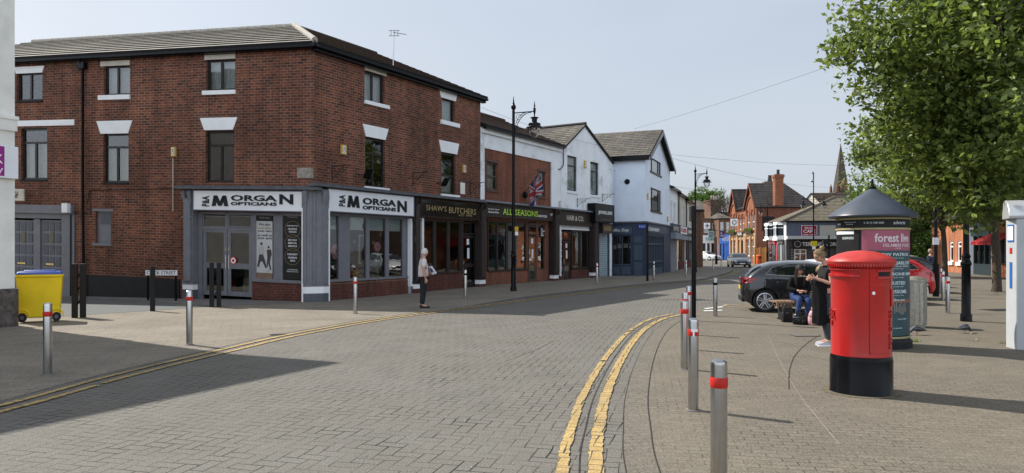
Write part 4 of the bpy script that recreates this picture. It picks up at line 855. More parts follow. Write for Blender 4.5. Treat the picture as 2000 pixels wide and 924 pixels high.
cf = mixc(N_, L_, wd, (.018, .022, .09), (.34, .32, .33)); cf = mixc(N_, L_, rd, cf, (.28, .02, .03)); L_.new(cf, bs_.inputs['Base Color']); bs_.inputs['Roughness'].default_value = .9
NU, NV = 16, 12; me = bpy.data.meshes.new('cloth'); vv = []; 
for i in range(NU+1):
    for j in range(NV+1):
        s_, t_ = i/NU, j/NV; base = tip.lerp(FRt.P(u, v, .02), .08+.6*s_); drop = t_*(.95+.25*math.sin(s_*3)); gather = 1
        q = base+Vector((0, 0, -drop))+FRt.d*(.12*math.sin(s_*12+t_*2.5)*(.3+t_))+FRt.N*(-.5*(s_-.4)*t_*.2+.07*math.cos(s_*11)*t_)+FRt.d*t_*.12
        vv.append(q-t.location)
fs_ = [(i*(NV+1)+j, (i+1)*(NV+1)+j, (i+1)*(NV+1)+j+1, i*(NV+1)+j+1) for i in range(NU) for j in range(NV)]
me.from_pydata([tuple(q) for q in vv], [], fs_); ul = me.uv_layers.new(name='UVMap')
for p_ in me.polygons:
    for li in p_.loop_indices: k = me.loops[li].vertex_index; ul.data[li].uv = (k//(NV+1)/NU, (k % (NV+1))/NV)
me.materials.append(m_flag); me.shade_smooth(); o = bpy.data.objects.new('cloth', me); col.objects.link(o); o.parent = t
# ================= gabled white building (hairdresser + jeweller)
U2 = 24.06
D = thing('gabled_building', 'white rendered gable fronted building with grey slate roof and two tall narrow windows', 'building', FRt.P(U1, 0))
EGb = FRt.V(1097, 290); um = FRt.U(1141); AP = FRt.V(1141, 246)
hw = [FRt.rect(1108, 305, 1127, 373), FRt.rect(1153, 317, 1169.5, 381)]
HC = (FRt.U(1092.5), FRt.U(1156), -.3, FRt.V(1124, 447)); JW = (FRt.U(1167), FRt.U(1186), -.3, FRt.V(1177, 457))
b = MB(); wall_mb(b, FRt, U1+.01, U2, -.3, EGb, hw+[HC, JW]); poly_face(b, [FRt.P(U1+.01, EGb), FRt.P(U2, EGb), FRt.P(um, AP)], FRt.N)
dp_ = 7.5; q = [FRt.P(U1+.01, 0, 0), FRt.P(U1+.01, 0, -dp_), FRt.P(U2, 0, -dp_), FRt.P(U2, 0, 0)]
for i in range(3): a, c = q[i], q[i+1]; b.quad(a-Vector((0, 0, .3)), c-Vector((0, 0, .3)), c+Vector((0, 0, EGb)), a+Vector((0, 0, EGb)))
poly_face(b, [FRt.P(U1+.01, EGb, -dp_), FRt.P(U2, EGb, -dp_), FRt.P(um, AP, -dp_)], -FRt.N); b.build('wall', m_white, D)
rf = MB(); ov = .12
for (uu, sg_) in ((U1+.02, -1), (U2+.1, 1)):
    e0, e1 = FRt.P(uu, EGb-.02+(0 if sg_ < 0 else -.05), ov), FRt.P(uu, EGb-.02, -dp_); r0_, r1_ = FRt.P(um, AP+.1, ov), FRt.P(um, AP+.1, -dp_)
    courses(rf, e0, e1, r0_, r1_, 12, step=.02, th=.09, mi2=1)
rf.build('roof', [m_slate, m_blackm], D)
hp = MB(); hp.tube([FRt.P(um, AP+.12, ov), FRt.P(um, AP+.12, -dp_)], .1, 8); hp.build('ridge_tiles', m_blackm, D, smooth=True)
m_etch = MAT('etched_pattern', (.12, .28, .24), .5, .9, 7)
for r in hw:
    w = glaze(D, FRt, r, n=-.07, fm=m_brown, fw=.07, bars_v=(.72,), curtain=(m_curt, 0, 1)); c = MB(); a, b_, v0, v1 = r
    for k in range(7): c.tube([FRt.P(a+(b_-a)*(.5+.3*math.sin(k*2.1+i*.6)), v0+(v1-v0)*(.12+.07*k+.02*i), -.105) for i in range(5)], .02, 4)
    c.build('etching', m_etch, w); fbox(FRt, (a-.05, b_+.05, v0-.14, v0-.03), 0, .06, 'sill', m_white, D)
sg = sign('shop_sign', 'brown hairdresser fascia sign with pale serif lettering', FRt, FRt.rect(1093, 415.5, 1157, 440, .2), .0, .2, m_brown, m_brown); ftext(FRt, 'HAIR & CO.', 1107, 421.5, 1140, 431.5, .205, MAT('cream_lettering', (.6, .57, .48), .5, 0), sg, off=.005)
v0 = FRt.V(1134, 524); v1 = FRt.V(1134, 450)
joins(D, FRt, ((1117, 1118.5), (1132, 1135.5), (1148, 1152)), v0, v1, -.03, m_brown); sheet(D, FRt, 1117, 1150, v0, v1); sheet(D, FRt, 1094, 1101, v0-.2, v1)
shop_door(D, FRt, 1102, 1116, 452, 550, 470, m_brown, True); fm = MB(); FRt.box(fm, HC[0], HC[1], HC[3]-.07, HC[3], -.1, .03); FRt.box(fm, HC[0], FRt.U(1094), .6, HC[3], -.1, .03); FRt.box(fm, FRt.U(1153), HC[1], .6, HC[3], -.1, .03); fm.build('white_edge', m_paintw, D)
sr = MB(); FRt.box(sr, FRt.U(1116.3), HC[1], -.3, v0-.05, -.1, .0); FRt.box(sr, HC[0], FRt.U(1101.5), -.3, v0-.25, -.1, .0); sr.build('stall_riser', m_brickris, D); room(D, FRt, HC[0]+.05, HC[1]-.05, .1, HC[3], 1.8)
pilaster(D, FRt, 1157.5, 1166, 0, .22, m_brown, 1, FRt.V(1160, 412), base=darkbase)
# barber stripes
b = MB(); u, = [FRt.U(1097.5)]; 
for k in range(14): FRt.box(b, u-.09, u+.09, v0-.15+k*.16, v0-.07+k*.16, -.07, -.055, k % 2)
b.build('window_stripes', [MAT('stripe_blue', (.08, .1, .16), .5, 0), m_signw], D)
# jeweller
b = MB(); FRt.box(b, FRt.U(1166), JW[0], -.3, JW[3]+.75, 0, .12); FRt.box(b, JW[1], JW[1]+.12, -.3, JW[3]+.75, 0, .1); b.build('shutter_jamb', m_navyl, D)
b = MB(); v = -.0; v1 = JW[3]
nsl = 24
for k in range(nsl): a = v+(v1-v)*k/nsl; c = v+(v1-v)*(k+1)/nsl; hh = c-a; b.add([FRt.P(JW[0], a, -.04), FRt.P(JW[1], a, -.04), FRt.P(JW[1], a+hh*.55, .01), FRt.P(JW[0], a+hh*.55, .01), FRt.P(JW[1], c, -.04), FRt.P(JW[0], c, -.04)], [(0, 1, 2, 3), (3, 2, 4, 5)])
b.build('roller_shutter', MAT('shutter_galvanised', (.42, .50, .54), .4, .05, 3, metal=.3), D)
sg = sign('shop_sign', 'tall black jewellers sign box with white capitals', FRt, FRt.rect(1163, 400, 1199, 434, .5), .0, .5, m_postb, m_black); ftext(FRt, 'JEWELLERS', 1168.5, 412.5, 1195.5, 420.5, .505, m_wlet, sg, off=.02); ftext(FRt, 'Diamonds  Repairs', 1174, 428.5, 1193, 430.5, .505, m_goldt, sg)
sg = sign('shop_sign', 'small brown sign with gold lettering below the jewellers sign', FRt, FRt.rect(1177.5, 438, 1196, 455, .4), .0, .4, m_brownl, m_brown); ftext(FRt, 'GOLD', 1180, 442.5, 1193.5, 450.5, .405, m_gold, sg, off=.02)
t = thing('satellite_dish', 'small pale wall lamp dish beside the jewellers sign', 'wall lamp', FRt.P(FRt.U(1160), FRt.V(1160, 405), .1)); b = MB(); b.ball(FRt.P(FRt.U(1160), FRt.V(1160, 404), .15), (.14, .14, .2), 10); b.build('lamp_cover', m_signw, t, smooth=True); t.name = 'wall_lamp'
alarm(FRt, 1142, 321, w=.24, h=.42, txt=False, lab='yellow alarm box high on the white gable between its two windows')
alarm(FRt, 1093, 398, w=.2, h=.3, txt=False, lab='pale alarm box at the lower left of the white gable', m=m_cream)
bracket(FRt, 1127, 389, 'iron sign bracket under the left window of the white gable', .9, .9); bracket(FRt, 1176, 380, 'iron sign bracket above the jewellers sign', .9, .9)
b = MB(); u = FRt.U(1099); b.tube([FRt.P(u, EGb, .05), FRt.P(u, FRt.V(1099, 322), .05), FRt.P(u-.3, FRt.V(1096, 331), .05), FRt.P(u-.55, FRt.V(1092, 331), .05)], .03, 6); b.build('cable_pipe', m_greyd, D, smooth=True)
b = MB(); b.tube([FRt.P(U2-.1, EGb-.2, .05), FRt.P(U2-.1, 3.1, .05)], .035, 6); b.build('rain_pipe', m_white, D)

# ================= coffee shop corner building
KC = Vector((8.2, 44.2, 0)); CF = Fr((KC.x, KC.y), (.377, .926), (.93, -.38)); CS = Fr((KC.x, KC.y), (-.926, .377), (-.377, -.926))
C_ = thing('corner_building', 'pale blue rendered corner building with steep black edged gable and navy shopfront', 'building', KC)
LF = CF.U(1308.5); LS = 7.0; EC = 7.62; AC = CF.V(1284, 257); uc = CF.U(1284)
fw_ = [CF.rect(1270, 291.5, 1291, 339), CF.rect(1270.5, 369.5, 1291.5, 413)]
navz = CF.V(1285, 439); cw = (CF.U(1264), CF.U(1295), .02, CF.V(1280, 459)); sw = (CS.U(1233), CS.U(1186.5), CS.V(1210, 517), CS.V(1210, 461))
b = MB(); wall_mb(b, CF, 0, LF, navz, EC, fw_, reveal=.1); poly_face(b, [CF.P(0, EC), CF.P(LF, EC), CF.P(uc, AC)], CF.N); wall_mb(b, CS, 0, LS, navz, EC, [])
for a, c in ((CF.P(LF, 0), CF.P(LF, 0, -LS)), (CS.P(LS, 0), CF.P(LF, 0, -LS))): b.quad(a-Vector((0, 0, .3)), c-Vector((0, 0, .3)), c+Vector((0, 0, EC)), a+Vector((0, 0, EC)))
poly_face(b, [CF.P(0, EC, -LS), CF.P(LF, EC, -LS), CF.P(uc, AC, -LS)], -CF.N); b.build('wall', m_white2, C_)
b = MB(); wall_mb(b, CF, 0, LF, -.3, navz, [cw], n=.05); wall_mb(b, CS, -.05, LS, -.3, navz, [sw], n=.05); 
for k in (0.35, .8): CF.box(b, .05, .06, 0, 0.1, 0, .01)
b.build('shopfront', m_navy, C_)
b = MB(); CF.box(b, -.1, LF, navz-.02, navz+.08, 0, .14); CS.box(b, -.1, LS, navz-.02, navz+.08, 0, .14); b.build('fascia_ledge', m_lead, C_)
rf = MB()
for uu in (-.28, LF+.2):
    k = (AC-EC)/(uc if uu < 0 else LF-uc); e = EC-.25*k; r0_, r1_ = CF.P(uc, AC+.12, .35), CF.P(uc, AC+.12, -LS-.1); courses(rf, CF.P(uu, e, .35), CF.P(uu, e, -LS-.1), r0_, r1_, 14, step=.02, th=.1, mi2=1)
rf.build('roof', [m_slate, m_blackm], C_)
bg_ = MB()
for uu in (-.25, LF+.18): k = (AC-EC)/(uc if uu < 0 else LF-uc); e = EC-.25*k; bg_.extr([CF.P(uu, e-.32, .36), CF.P(uu, e-.02, .36), CF.P(uc, AC+.08, .36), CF.P(uc, AC-.26, .36)], CF.N*.05)
bg_.build('bargeboard', m_black, C_)
b = MB(); CS.box(b, -.3, LS, EC-.42, EC-.12, .02, .30); b.build('soffit', m_black, C_)
for r in fw_: glaze(C_, CF, r, n=-.06, fm=m_brown, fw=.08, bars_u=(.22, .78), curtain=(m_curt, 0, 1) if r[2] > 4 and r is fw_[0] else (m_blind, 0, .5)); fbox(CF, (r[0]-.08, r[1]+.08, r[2]-.1, r[2]), -.02, .06, 'sill', m_brown, C_)
v = MB(); u, vv_ = CS.U(1225), CS.V(1225, 355); v.extr([CS.P(u+.17*math.cos(a), vv_+.17*math.sin(a), .0) for a in [i*PI/10 for i in range(20)]], CS.N*.04); v.build('round_vent', m_black, C_)
b = MB()
def seg(fr, x0, x1, y0, y1, n0=-.12, n1=-.03): r = fr.rect(x0, y0, x1, y1); fr.box(b, r[0], r[1], r[2], r[3], n0, n1)
for x in (1187, 1196, 1215, 1232): seg(CS, x-.8, x+.8, 461, 517)
for y in (475.5, 515.5): seg(CS, 1187, 1233, y, y+1.5)
b.build('window_frame', m_navyl, C_); q = MB(); poly_face(q, [CS.P(sw[0], sw[2], -.08), CS.P(sw[1], sw[2], -.08), CS.P(sw[1], sw[3], -.08), CS.P(sw[0], sw[3], -.08)], CS.N); q.build('shop_window', m_glass2, C_); room(C_, CS, sw[0]-.1, min(sw[1]+.1, 2.6), sw[2], sw[3], 2)
b = MB(); 
for x, y, w in ((1198, 483, 3.5), (1208, 481, 4), (1220, 480, 4), (1230, 481, 2.5)): seg(CS, x-w, x+w, y-4, y+4, -.3, -.28)
b.build('window_notices', m_cream, C_)
b = MB()
for x0, x1, y0, y1 in ((1189, 1211, 521, 536), (1214, 1232, 521, 536), (1239, 1255, 478, 508), (1239, 1255, 512, 538), (1239, 1255, 462, 474)): seg(CS, x0, x1, y0, y1, .05, .075)
b.build('shopfront_panel', m_navyl, C_)
sg = sign('shop_sign', 'dark blue coffee shop sign with white script on the side facing us', CS, CS.rect(1188, 443, 1234, 457, .1), .05, .1, m_navyl); ftext(CS, 'Coffee Shop', 1191, 446.5, 1228, 454, .105, m_wlet, sg, off=.01, shear=.4)
t = thing('street_sign', 'small blue wayfinding sign on the navy corner pillar', 'sign', CS.P(CS.U(1255), CS.V(1255, 443), .1)); fbox(CS, CS.rect(1247, 439, 1261.5, 446.5, .1), .05, .11, 'board', MAT('sign_blue', (.04, .10, .42), .4, .0), t, bevel=.02); ftext(CS, 'P', 1249, 440.5, 1250.8, 445, .115, m_wlet, t); ftext(CS, 'i', 1253.5, 440.5, 1254.5, 445, .115, m_wlet, t); ftext(CS, 'A', 1257, 440.5, 1259, 445, .115, m_wlet, t)
sg = sign('shop_sign', 'slate blue bakery sign with white capitals on the gable front', CF, CF.rect(1263, 442, 1302, 455, .12), .05, .12, m_navyl); ftext(CF, 'ARTISAN BAKERY', 1264.5, 445, 1288, 451.5, .125, m_wlet, sg, off=.012)
b = MB(); r = cw; w = r[1]-r[0]
for k in range(8): a = r[0]+w*k/7; CF.box(b, a-.04, a+.04, r[2], r[3], -.12, 0)
for vv_ in (r[2]+.9, r[3]-.6, r[3]-.05): CF.box(b, r[0], r[1], vv_-.04, vv_+.04, -.12, .0)
CF.box(b, r[0], r[1], r[2], r[2]+.45, -.1, -.02); b.build('window_frame', m_navyl, C_); q = MB(); poly_face(q, [CF.P(r[0], r[2], -.1), CF.P(r[1], r[2], -.1), CF.P(r[1], r[3], -.1), CF.P(r[0], r[3], -.1)], CF.N); q.build('shop_window', m_glass2, C_); room(C_, CF, r[0], r[1], .1, r[3], 2)
alarm(CF, 1264, 384, w=.2, h=.38, txt=False, lab='orange alarm box beside the lower window of the blue gable'); alarm(CF, 1303, 428, w=.25, h=.36, txt=False, lab='orange alarm box low at the right edge of the blue gable')

# ================= row of small shops beyond
RW = Fr((11.5, 52.3), (.335, .942), (.94, -.335)); LR = 16.4; ER = 6.2
def rowbuild(u0, u1, ev, wallm, name_lab, roofm, wins, shopm, signm, signtxt, sl_lab, txtm, shutter):
    t = thing('terraced_shop', name_lab, 'building', RW.P(u0, 0)); b = MB(); ws = [(a, c, 3.7, 5.3) for a, c in wins]; sh = (u0+.3, u1-.3, -.1, 2.5)
    wall_mb(b, RW, u0+.01, u1, -.3, ev, ws+[sh]); 
    for uu in (u0+.01, u1): b.quad(RW.P(uu, -.3), RW.P(uu, -.3, -7), RW.P(uu, ev, -7), RW.P(uu, ev)); b.add([RW.P(uu, ev), RW.P(uu, ev, -7), RW.P(uu, ev+1.3, -3.5)], [(0, 1, 2)])
    b.quad(RW.P(u0, -.3, -7), RW.P(u1, -.3, -7), RW.P(u1, ev, -7), RW.P(u0, ev, -7)); b.build('wall', wallm, t)
    rf = MB(); courses(rf, RW.P(u0, ev, .3), RW.P(u1, ev, .3), RW.P(u0, ev+1.5, -3.5), RW.P(u1, ev+1.5, -3.5), 8, step=.02, mi2=1); courses(rf, RW.P(u0, ev, -7.3), RW.P(u1, ev, -7.3), RW.P(u0, ev+1.5, -3.5), RW.P(u1, ev+1.5, -3.5), 6, step=.02, mi2=1); rf.build('roof', [roofm, m_blackm], t)
    g_ = MB(); RW.box(g_, u0, u1, ev-.12, ev-.02, .15, .32); g_.tube([RW.P(u1-.15, ev-.1, .12), RW.P(u1-.15, 2.9, .12)], .05, 6); g_.build('gutter', m_black, t)
    for r in ws: glaze(t, RW, r, n=-.06, fm=m_paintw, fw=.09, bars_u=(.5,), bars_v=(.68,), curtain=(m_curt, 0, 1))
    if shutter:
        b = MB()
        for k in range(22): a = 0+2.5*k/22; b.add([RW.P(sh[0], a, -.04), RW.P(sh[1], a, -.04), RW.P(sh[1], a+.07, .0), RW.P(sh[0], a+.07, .0), RW.P(sh[1], a+.114, -.04), RW.P(sh[0], a+.114, -.04)], [(0, 1, 2, 3), (3, 2, 4, 5)])
        b.build('roller_shutter', MAT('shutter_grey', (.22, .23, .25), .5, .08, 3), t)
        b = MB(); RW.box(b, sh[0]-.1, sh[1]+.1, 2.5, 2.95, 0, .4); b.build('shutter_box', MAT('box_bluegrey', (.22, .26, .30), .5, .1), t)
    else:
        for k in range(3): a = sh[0]+(sh[1]-sh[0])*k/3; glaze(t, RW, (a, a+(sh[1]-sh[0])/3, .1 if k == 1 else .7, 2.5), n=-.06, fm=shopm, gm=m_glass2, fw=.1, name='shop_window')
        b = MB(); RW.box(b, sh[0], sh[1], -.1, .7, -.12, -.04); b.build('stall_riser', m_brickris, t); b = MB(); RW.box(b, sh[0]-.1, sh[1]+.1, 2.5, 2.85, 0, .3); b.build('shutter_box', MAT('box_bluegrey', (.22, .26, .30), .5, .1), t); room(t, RW, sh[0], sh[1], 0, 2.5, 2)
    s_ = sign('shop_sign', sl_lab, RW, (u0+.25, u1-.25, 2.98, 3.6), .02, .2, signm, m_greyd); q = MB(); text_add(q, RW, signtxt, u0+.7, u1-.7, 3.12, 3.45, .205, .01, .02); q.build('lettering', txtm, s_)
rowbuild(0, 4.9, 6.3, m_white, 'white rendered shop with grey roller shutter, next to the blue gabled building', m_slated, ((.5, 1.7), (2.5, 3.9)), m_navy, MAT('sign_navy_dark', (.03, .04, .07), .5, 0), 'OPTICS', 'dark sign over the closed grey roller shutter', m_cream, True)
rowbuild(4.9, 10.6, 6.2, m_cream, 'cream rendered shop with pale sign, middle of the small terrace', m_slated, ((5.8, 7.0), (8.2, 9.4)), m_brown, m_signw, 'FLORIST', 'pale sign with red lettering on the middle shop of the small terrace', MAT('red_lettering', (.5, .04, .03), .5, 0), False)
rowbuild(10.6, 16.4, 6.05, m_cream, 'cream rendered shop at the far end of the small terrace', m_slated, ((11.5, 12.8), (14.0, 15.2)), m_navy, m_postb, 'BARBERS', 'black sign at the far end of the small terrace', m_wlet, False)
# brick end block facing us
def simple_block(name, lab, x0, x1, Y, zt, dep, m, mr=None, rise_=0, windows=(), fdir=(1, 0), wm=m_paintw):
    a = at(x0, HY, Y); w = (x1-x0)/FP*Y; t = thing(name, lab, 'building', (a.x, a.y, 0)); fr = Fr((a.x, a.y), fdir, (0, -1)); b = MB(); wall_mb(b, fr, 0, w, -.3, zt, windows)
    for p_, q_ in ((fr.P(0, 0), fr.P(0, 0, -dep)), (fr.P(w, 0), fr.P(w, 0, -dep)), (fr.P(0, 0, -dep), fr.P(w, 0, -dep))): b.quad(p_-Vector((0, 0, .3)), q_-Vector((0, 0, .3)), q_+Vector((0, 0, zt)), p_+Vector((0, 0, zt)))
    b.build('wall', m, t)
    for r in windows: glaze(t, fr, r, n=-.06, fm=wm, fw=.09, bars_u=(.5,), bars_v=(.5,), curtain=(m_curt, 0, 1))
    rf = MB()
    if rise_: 
        courses(rf, fr.P(-.2, zt, .3), fr.P(w+.2, zt, .3), fr.P(min(w*.5, dep*.5)*.8, zt+rise_, -dep/2), fr.P(w-min(w*.5, dep*.5)*.8, zt+rise_, -dep/2), 9, step=.02, mi2=1)
        courses(rf, fr.P(-.2, zt, -dep-.3), fr.P(-.2, zt, .3), fr.P(min(w*.5, dep*.5)*.8, zt+rise_, -dep/2), fr.P(min(w*.5, dep*.5)*.8, zt+rise_, -dep/2), 9, step=.02, mi2=1); courses(rf, fr.P(w+.2, zt, .3), fr.P(w+.2, zt, -dep-.3), fr.P(w-min(w*.5, dep*.5)*.8, zt+rise_, -dep/2), fr.P(w-min(w*.5, dep*.5)*.8, zt+rise_, -dep/2), 9, step=.02, mi2=1)
        courses(rf, fr.P(-.2, zt, -dep-.3), fr.P(w+.2, zt, -dep-.3), fr.P(min(w*.5, dep*.5)*.8, zt+rise_, -dep/2), fr.P(w-min(w*.5, dep*.5)*.8, zt+rise_, -dep/2), 6, step=.02, mi2=1)
    else: fr.box(rf, -.12, w+.12, zt, zt+.16, -dep-.1, .12)
    rf.build('roof' if rise_ else 'parapet', [mr or m_slated, m_blackm], t)
    return t, fr, w
simple_block('brick_building', 'narrow dark red brick end wall with a flat black parapet, behind the thick black post', 1347, 1373, 68.4, 5.3, 5, m_brickbr, m_blackm)
t, fr, w = simple_block('stone_house', 'grey stone house with hipped slate roof, seen over the brick end wall', 1350, 1393, 131, 9.0, 8, MAT('grey_rubble', (.16, .16, .13), .9, .5, 1.2, bmp=.5), m_slate, 1.9)
t, fr, w = simple_block('brick_block', 'tall plain dark red brick block with a row of chimney pots, behind the pharmacy', 1388, 1409, 126, 10.3, 5, m_brickbr, m_brickbr)
b = MB()
for k in range(4): b.lathe([(.18, 0), (.14, .8), (.17, .85)], fr.P(.4+.38*k*w/1.7, 10.4, -1), 8)
b.build('chimney_pot', m_cream, t, smooth=True)
simple_block('brick_house', 'low dark brick house with curved top between the pharmacy and the pub', 1404, 1427, 123, 8.0, 5, m_brickbr, m_blackm)
def far_shop(x0, x1, Y, zt, m, lab, fasc, txt, txm, slab, rise_=0, door=None, vr=(2.7, 4.0)):
    w = (x1-x0)/FP*Y; ws = [(w*.12, w*.38, 4.4, 6.0), (w*.6, w*.86, 4.4, 6.0)]; t, fr, w = simple_block('distant_shop', lab, x0, x1, Y, zt, 7, m, m_slate, rise_, ws)
    s_ = sign('shop_sign', slab, fr, (.1, w-.1, vr[0], vr[1]), .02, .25, fasc); q = MB(); text_add(q, fr, txt, w*.2, w*.82, vr[0]+.4, vr[1]-.35, .255, .01, .02); q.build('lettering', txm, s_)
    b = MB()
    for k in range(5): c = w*k/4; fr.box(b, max(c-.12, 0), min(c+.12, w), 0, vr[0], .01, .12)
    b.build('pilaster', door or m_paintw, t); b = MB(); fr.box(b, .12, w*.5, .5, vr[0]-.1, .01, .04, 0); fr.box(b, w*.5, w-.12, .1, vr[0]-.1, .01, .04, 1); b.build('shop_window', [MAT('shop_glass_dark', (.03, .035, .04), .08, 0), door or m_postb], t)
    return t, fr, w
m_sblue = MAT('sign_bright_blue', (.10, .25, .75), .5, .1, 2)
far_shop(1371, 1404, 116, 6.6, m_brickbr, 'flat topped brown brick shop with white fascia, behind the white car', m_signw, 'PHARMACY', MAT('green_lettering', (.05, .35, .3), .5, 0), 'white pharmacy fascia over the distant shop with pale posts')
far_shop(1404, 1428, 113, 6.6, m_brickbr, 'small slate roofed shop with bright blue front, left of the pub', m_sblue, 'WASH & DRY', m_wlet, 'bright blue sign over the distant blue shop', 1.0, m_sblue, (2.6, 4.1))
def hang_sign(px, py, Y, w, h, m, txt, lab, tm=m_wlet, frm=m_black):
    c = at(px, py, Y); t = thing('hanging_sign', lab, 'sign', c); b = MB(); b.box(c, (w, .08, h)); b.build('board', m, t); fr = Fr((c.x-w/2, c.y-.05), (1, 0), (0, -1)); b = MB(); b.tube([c+Vector((-w/2, 0, h/2+.06)), c+Vector((w/2+.5, .4, h/2+.06))], .03, 5); b.build('arm', frm, t)
    if txt: q = MB(); text_add(q, fr, txt, w*.14, w*.86, c.z-h*.32, c.z+h*.32, .0, .01, .01); q.build('lettering', tm, t)
hang_sign(1381, 441, 90, .75, .75, m_signw, '+', 'white pharmacy hanging sign with a dark cross', m_navy); hang_sign(1389, 458, 95, .8, .95, MAT('sign_pale_teal', (.3, .42, .42), .5, 0), 'LETTING\nAGENTS', 'pale teal hanging sign beside the pharmacy cross', m_navy); hang_sign(1410, 458, 98, .6, .95, MAT('sign_purple', (.07, .05, .18), .5, 0), 'SALE\nAGREED', 'dark purple hanging sign left of the pub'); hang_sign(1434, 434.5, 82, .75, .85, m_signw, 'O', 'pale square pub sign hanging before the left gable', m_greyd)

# ================= pub with twin gables
PO = at(1477, HY, 84); PF = Fr((PO.x, PO.y), (.069, .998), (-1, 0)); PS = Fr((PO.x, PO.y), (.998, -.069), (0, -1))
Pb = thing('pub', 'orange brick pub with two pointed gables and arched windows, dark slate roof and side wall', 'building', (PO.x, PO.y, 0)); EP = 6.85
b = MB(); gaps = [(.8, 1.9, 4.1, 5.9), (3.0, 4.1, 4.1, 5.9), (5.6, 6.5, 4.2, 5.7), (7.2, 8.1, 4.2, 5.7), (9.7, 10.7, 4.1, 5.9), (11.3, 12.3, 4.1, 5.9)]; gd = [(.8, 1.9, .9, 2.8), (3.0, 4.1, .9, 2.8), (5.8, 6.8, .1, 2.8), (7.3, 8.3, .9, 2.8), (9.7, 10.7, .9, 2.8), (11.3, 12.3, .9, 2.8)]
wall_mb(b, PF, 0, 13, -.3, EP-.6, gaps+gd, reveal=.2); b1 = b
for u0, u1 in ((0, 5), (9, 13)): poly_face(b, [PF.P(u0, EP-.6), PF.P(u1, EP-.6), PF.P(u1, EP-.1), PF.P((u0+u1)/2, 9.55), PF.P(u0, EP-.1)], PF.N)
poly_face(b, [PF.P(5, EP-.6), PF.P(9, EP-.6), PF.P(9, EP-.1), PF.P(5, EP-.1)], PF.N); b.build('wall', m_brickpub, Pb)
b = MB(); wall_mb(b, PS, 0, 6.8, -.3, EP-.1, []); q_ = PF.P(13, 0); q2 = q_+PS.d*6.8; b.quad(q_, q2, q2+Vector((0, 0, EP)), q_+Vector((0, 0, EP))); q3 = PS.P(6.8, 0); b.quad(q3, q2, q2+Vector((0, 0, EP)), q3+Vector((0, 0, EP))); b.build('wall', m_brick2, Pb, label='dark red brick side wall of the pub')
for r in gaps: w = glaze(Pb, PF, r, n=-.1, fm=m_paintw, fw=.1, bars_v=(.5,), curtain=(m_curt, 0, 1))
for r in gd: glaze(Pb, PF, r, n=-.1, fm=m_paintw if r[2] > .5 else m_brown, fw=.1, bars_v=(.6,), curtain=(m_blackm, 0, 1), name='window' if r[2] > .5 else 'door')
b = MB()
for r in gaps+gd: c = (r[0]+r[1])/2; w = (r[1]-r[0])/2+.14; b.tube([PF.P(c+w*math.cos(a), r[3]-.1+w*math.sin(a), .02) for a in [i*PI/10 for i in range(11)]], .1, 5)
for c, w in ((2.45, 1.9), (11, 1.55)): b.tube([PF.P(c+w*math.cos(a), 6.0+w*1.1*math.sin(a), .03) for a in [i*PI/14 for i in range(15)]], .12, 6)
b.build('brick_arch', MAT('arch_brick_dark', (.2, .07, .035), .85, .2, 5), Pb)
b = MB(); PF.box(b, 0, 13, 3.35, 3.65, 0, .12); PF.box(b, 0, 13, 2.95, 3.35, .0, .06)
for c in (0.3, 2.45, 4.7, 5.3, 7, 8.7, 9.2, 11, 12.7): PF.box(b, c-.22, c+.22, -.1, 3.3, 0, .13)
b.build('stone_band', MAT('buff_stone', (.42, .28, .16), .85, .2, 4), Pb)
rf = MB(); e = EP
for (u0, u1) in ((0, 5), (9, 13)):
    c = (u0+u1)/2; L15 = PS.d*7
    a = PF.P(u0-(.3 if u0 == 0 else 0), e-.2, .2); a2 = a+L15; r0_ = PF.P(c, 9.7, .2); r1_ = PF.P(c, 9.7, .2)+PS.d*(7 if u0 else 4.1); courses(rf, a, a2, r0_, r1_, 14, step=.02, mi2=1)
    a = PF.P(u1+(.3 if u0 else 0), e-.2, .2); a2 = a+L15; courses(rf, a, a2, r0_, r1_, 14, step=.02, mi2=1)
a = PF.P(5, e, .3); c_ = PF.P(9, e, .3); courses(rf, a, c_, a+PS.d*5+Vector((0, 0, 1.9)), c_+PS.d*5+Vector((0, 0, 1.9)), 8, step=.02, mi2=1)
a = PS.P(7.0, e-.2, .3); c_ = PF.P(5, e-.2)+PS.d*7.0; r_ = PF.P(2.5, 9.7)+PS.d*3.9; courses(rf, a, c_, r_, r_, 12, step=.02, mi2=1)
rf.build('roof', [m_slated, m_blackm], Pb)
m_tc = MAT('terracotta', (.22, .08, .045), .8, .15)
for (u0, u1) in ((-.1, 5.05), (8.95, 13.1)):
    c = (u0+u1)/2; bb = MB()
    for s_ in (u0, u1): bb.extr([PF.P(s_, EP-.35, .25), PF.P(s_, EP-.1, .25), PF.P(c, 9.75, .25), PF.P(c, 9.45, .25)], PF.N*.06)
    bb.build('bargeboard', m_tc, Pb)
ch = MB(); c = at(1523.5, HY, 82.5); ch.box((c.x, c.y+.6, 8.6), (.95, .8, 3.6)); ch.box((c.x, c.y+.6, 10.2), (1.15, 1.0, .25)); ch.box((c.x, c.y+.6, 10.0), (1.05, .9, .2)); ch.lathe([(.2, 10.3), (.16, 10.9), (.2, 10.95)], (c.x, c.y+.6, 0), 10, 1); ch.build('chimney', [m_brickpub, m_brown], Pb)
ch = MB(); c = at(1503.5, HY, 90); ch.box((c.x, c.y, 9.8), (1.6, .9, .8)); ch.lathe([(.3, 10.2), (.2, 10.9), (.25, 11)], (c.x, c.y, 0), 10, 1); ch.build('chimney', [m_brickbr, m_brown], Pb, label='small chimney behind the ridge')
rr2 = random.Random(3)
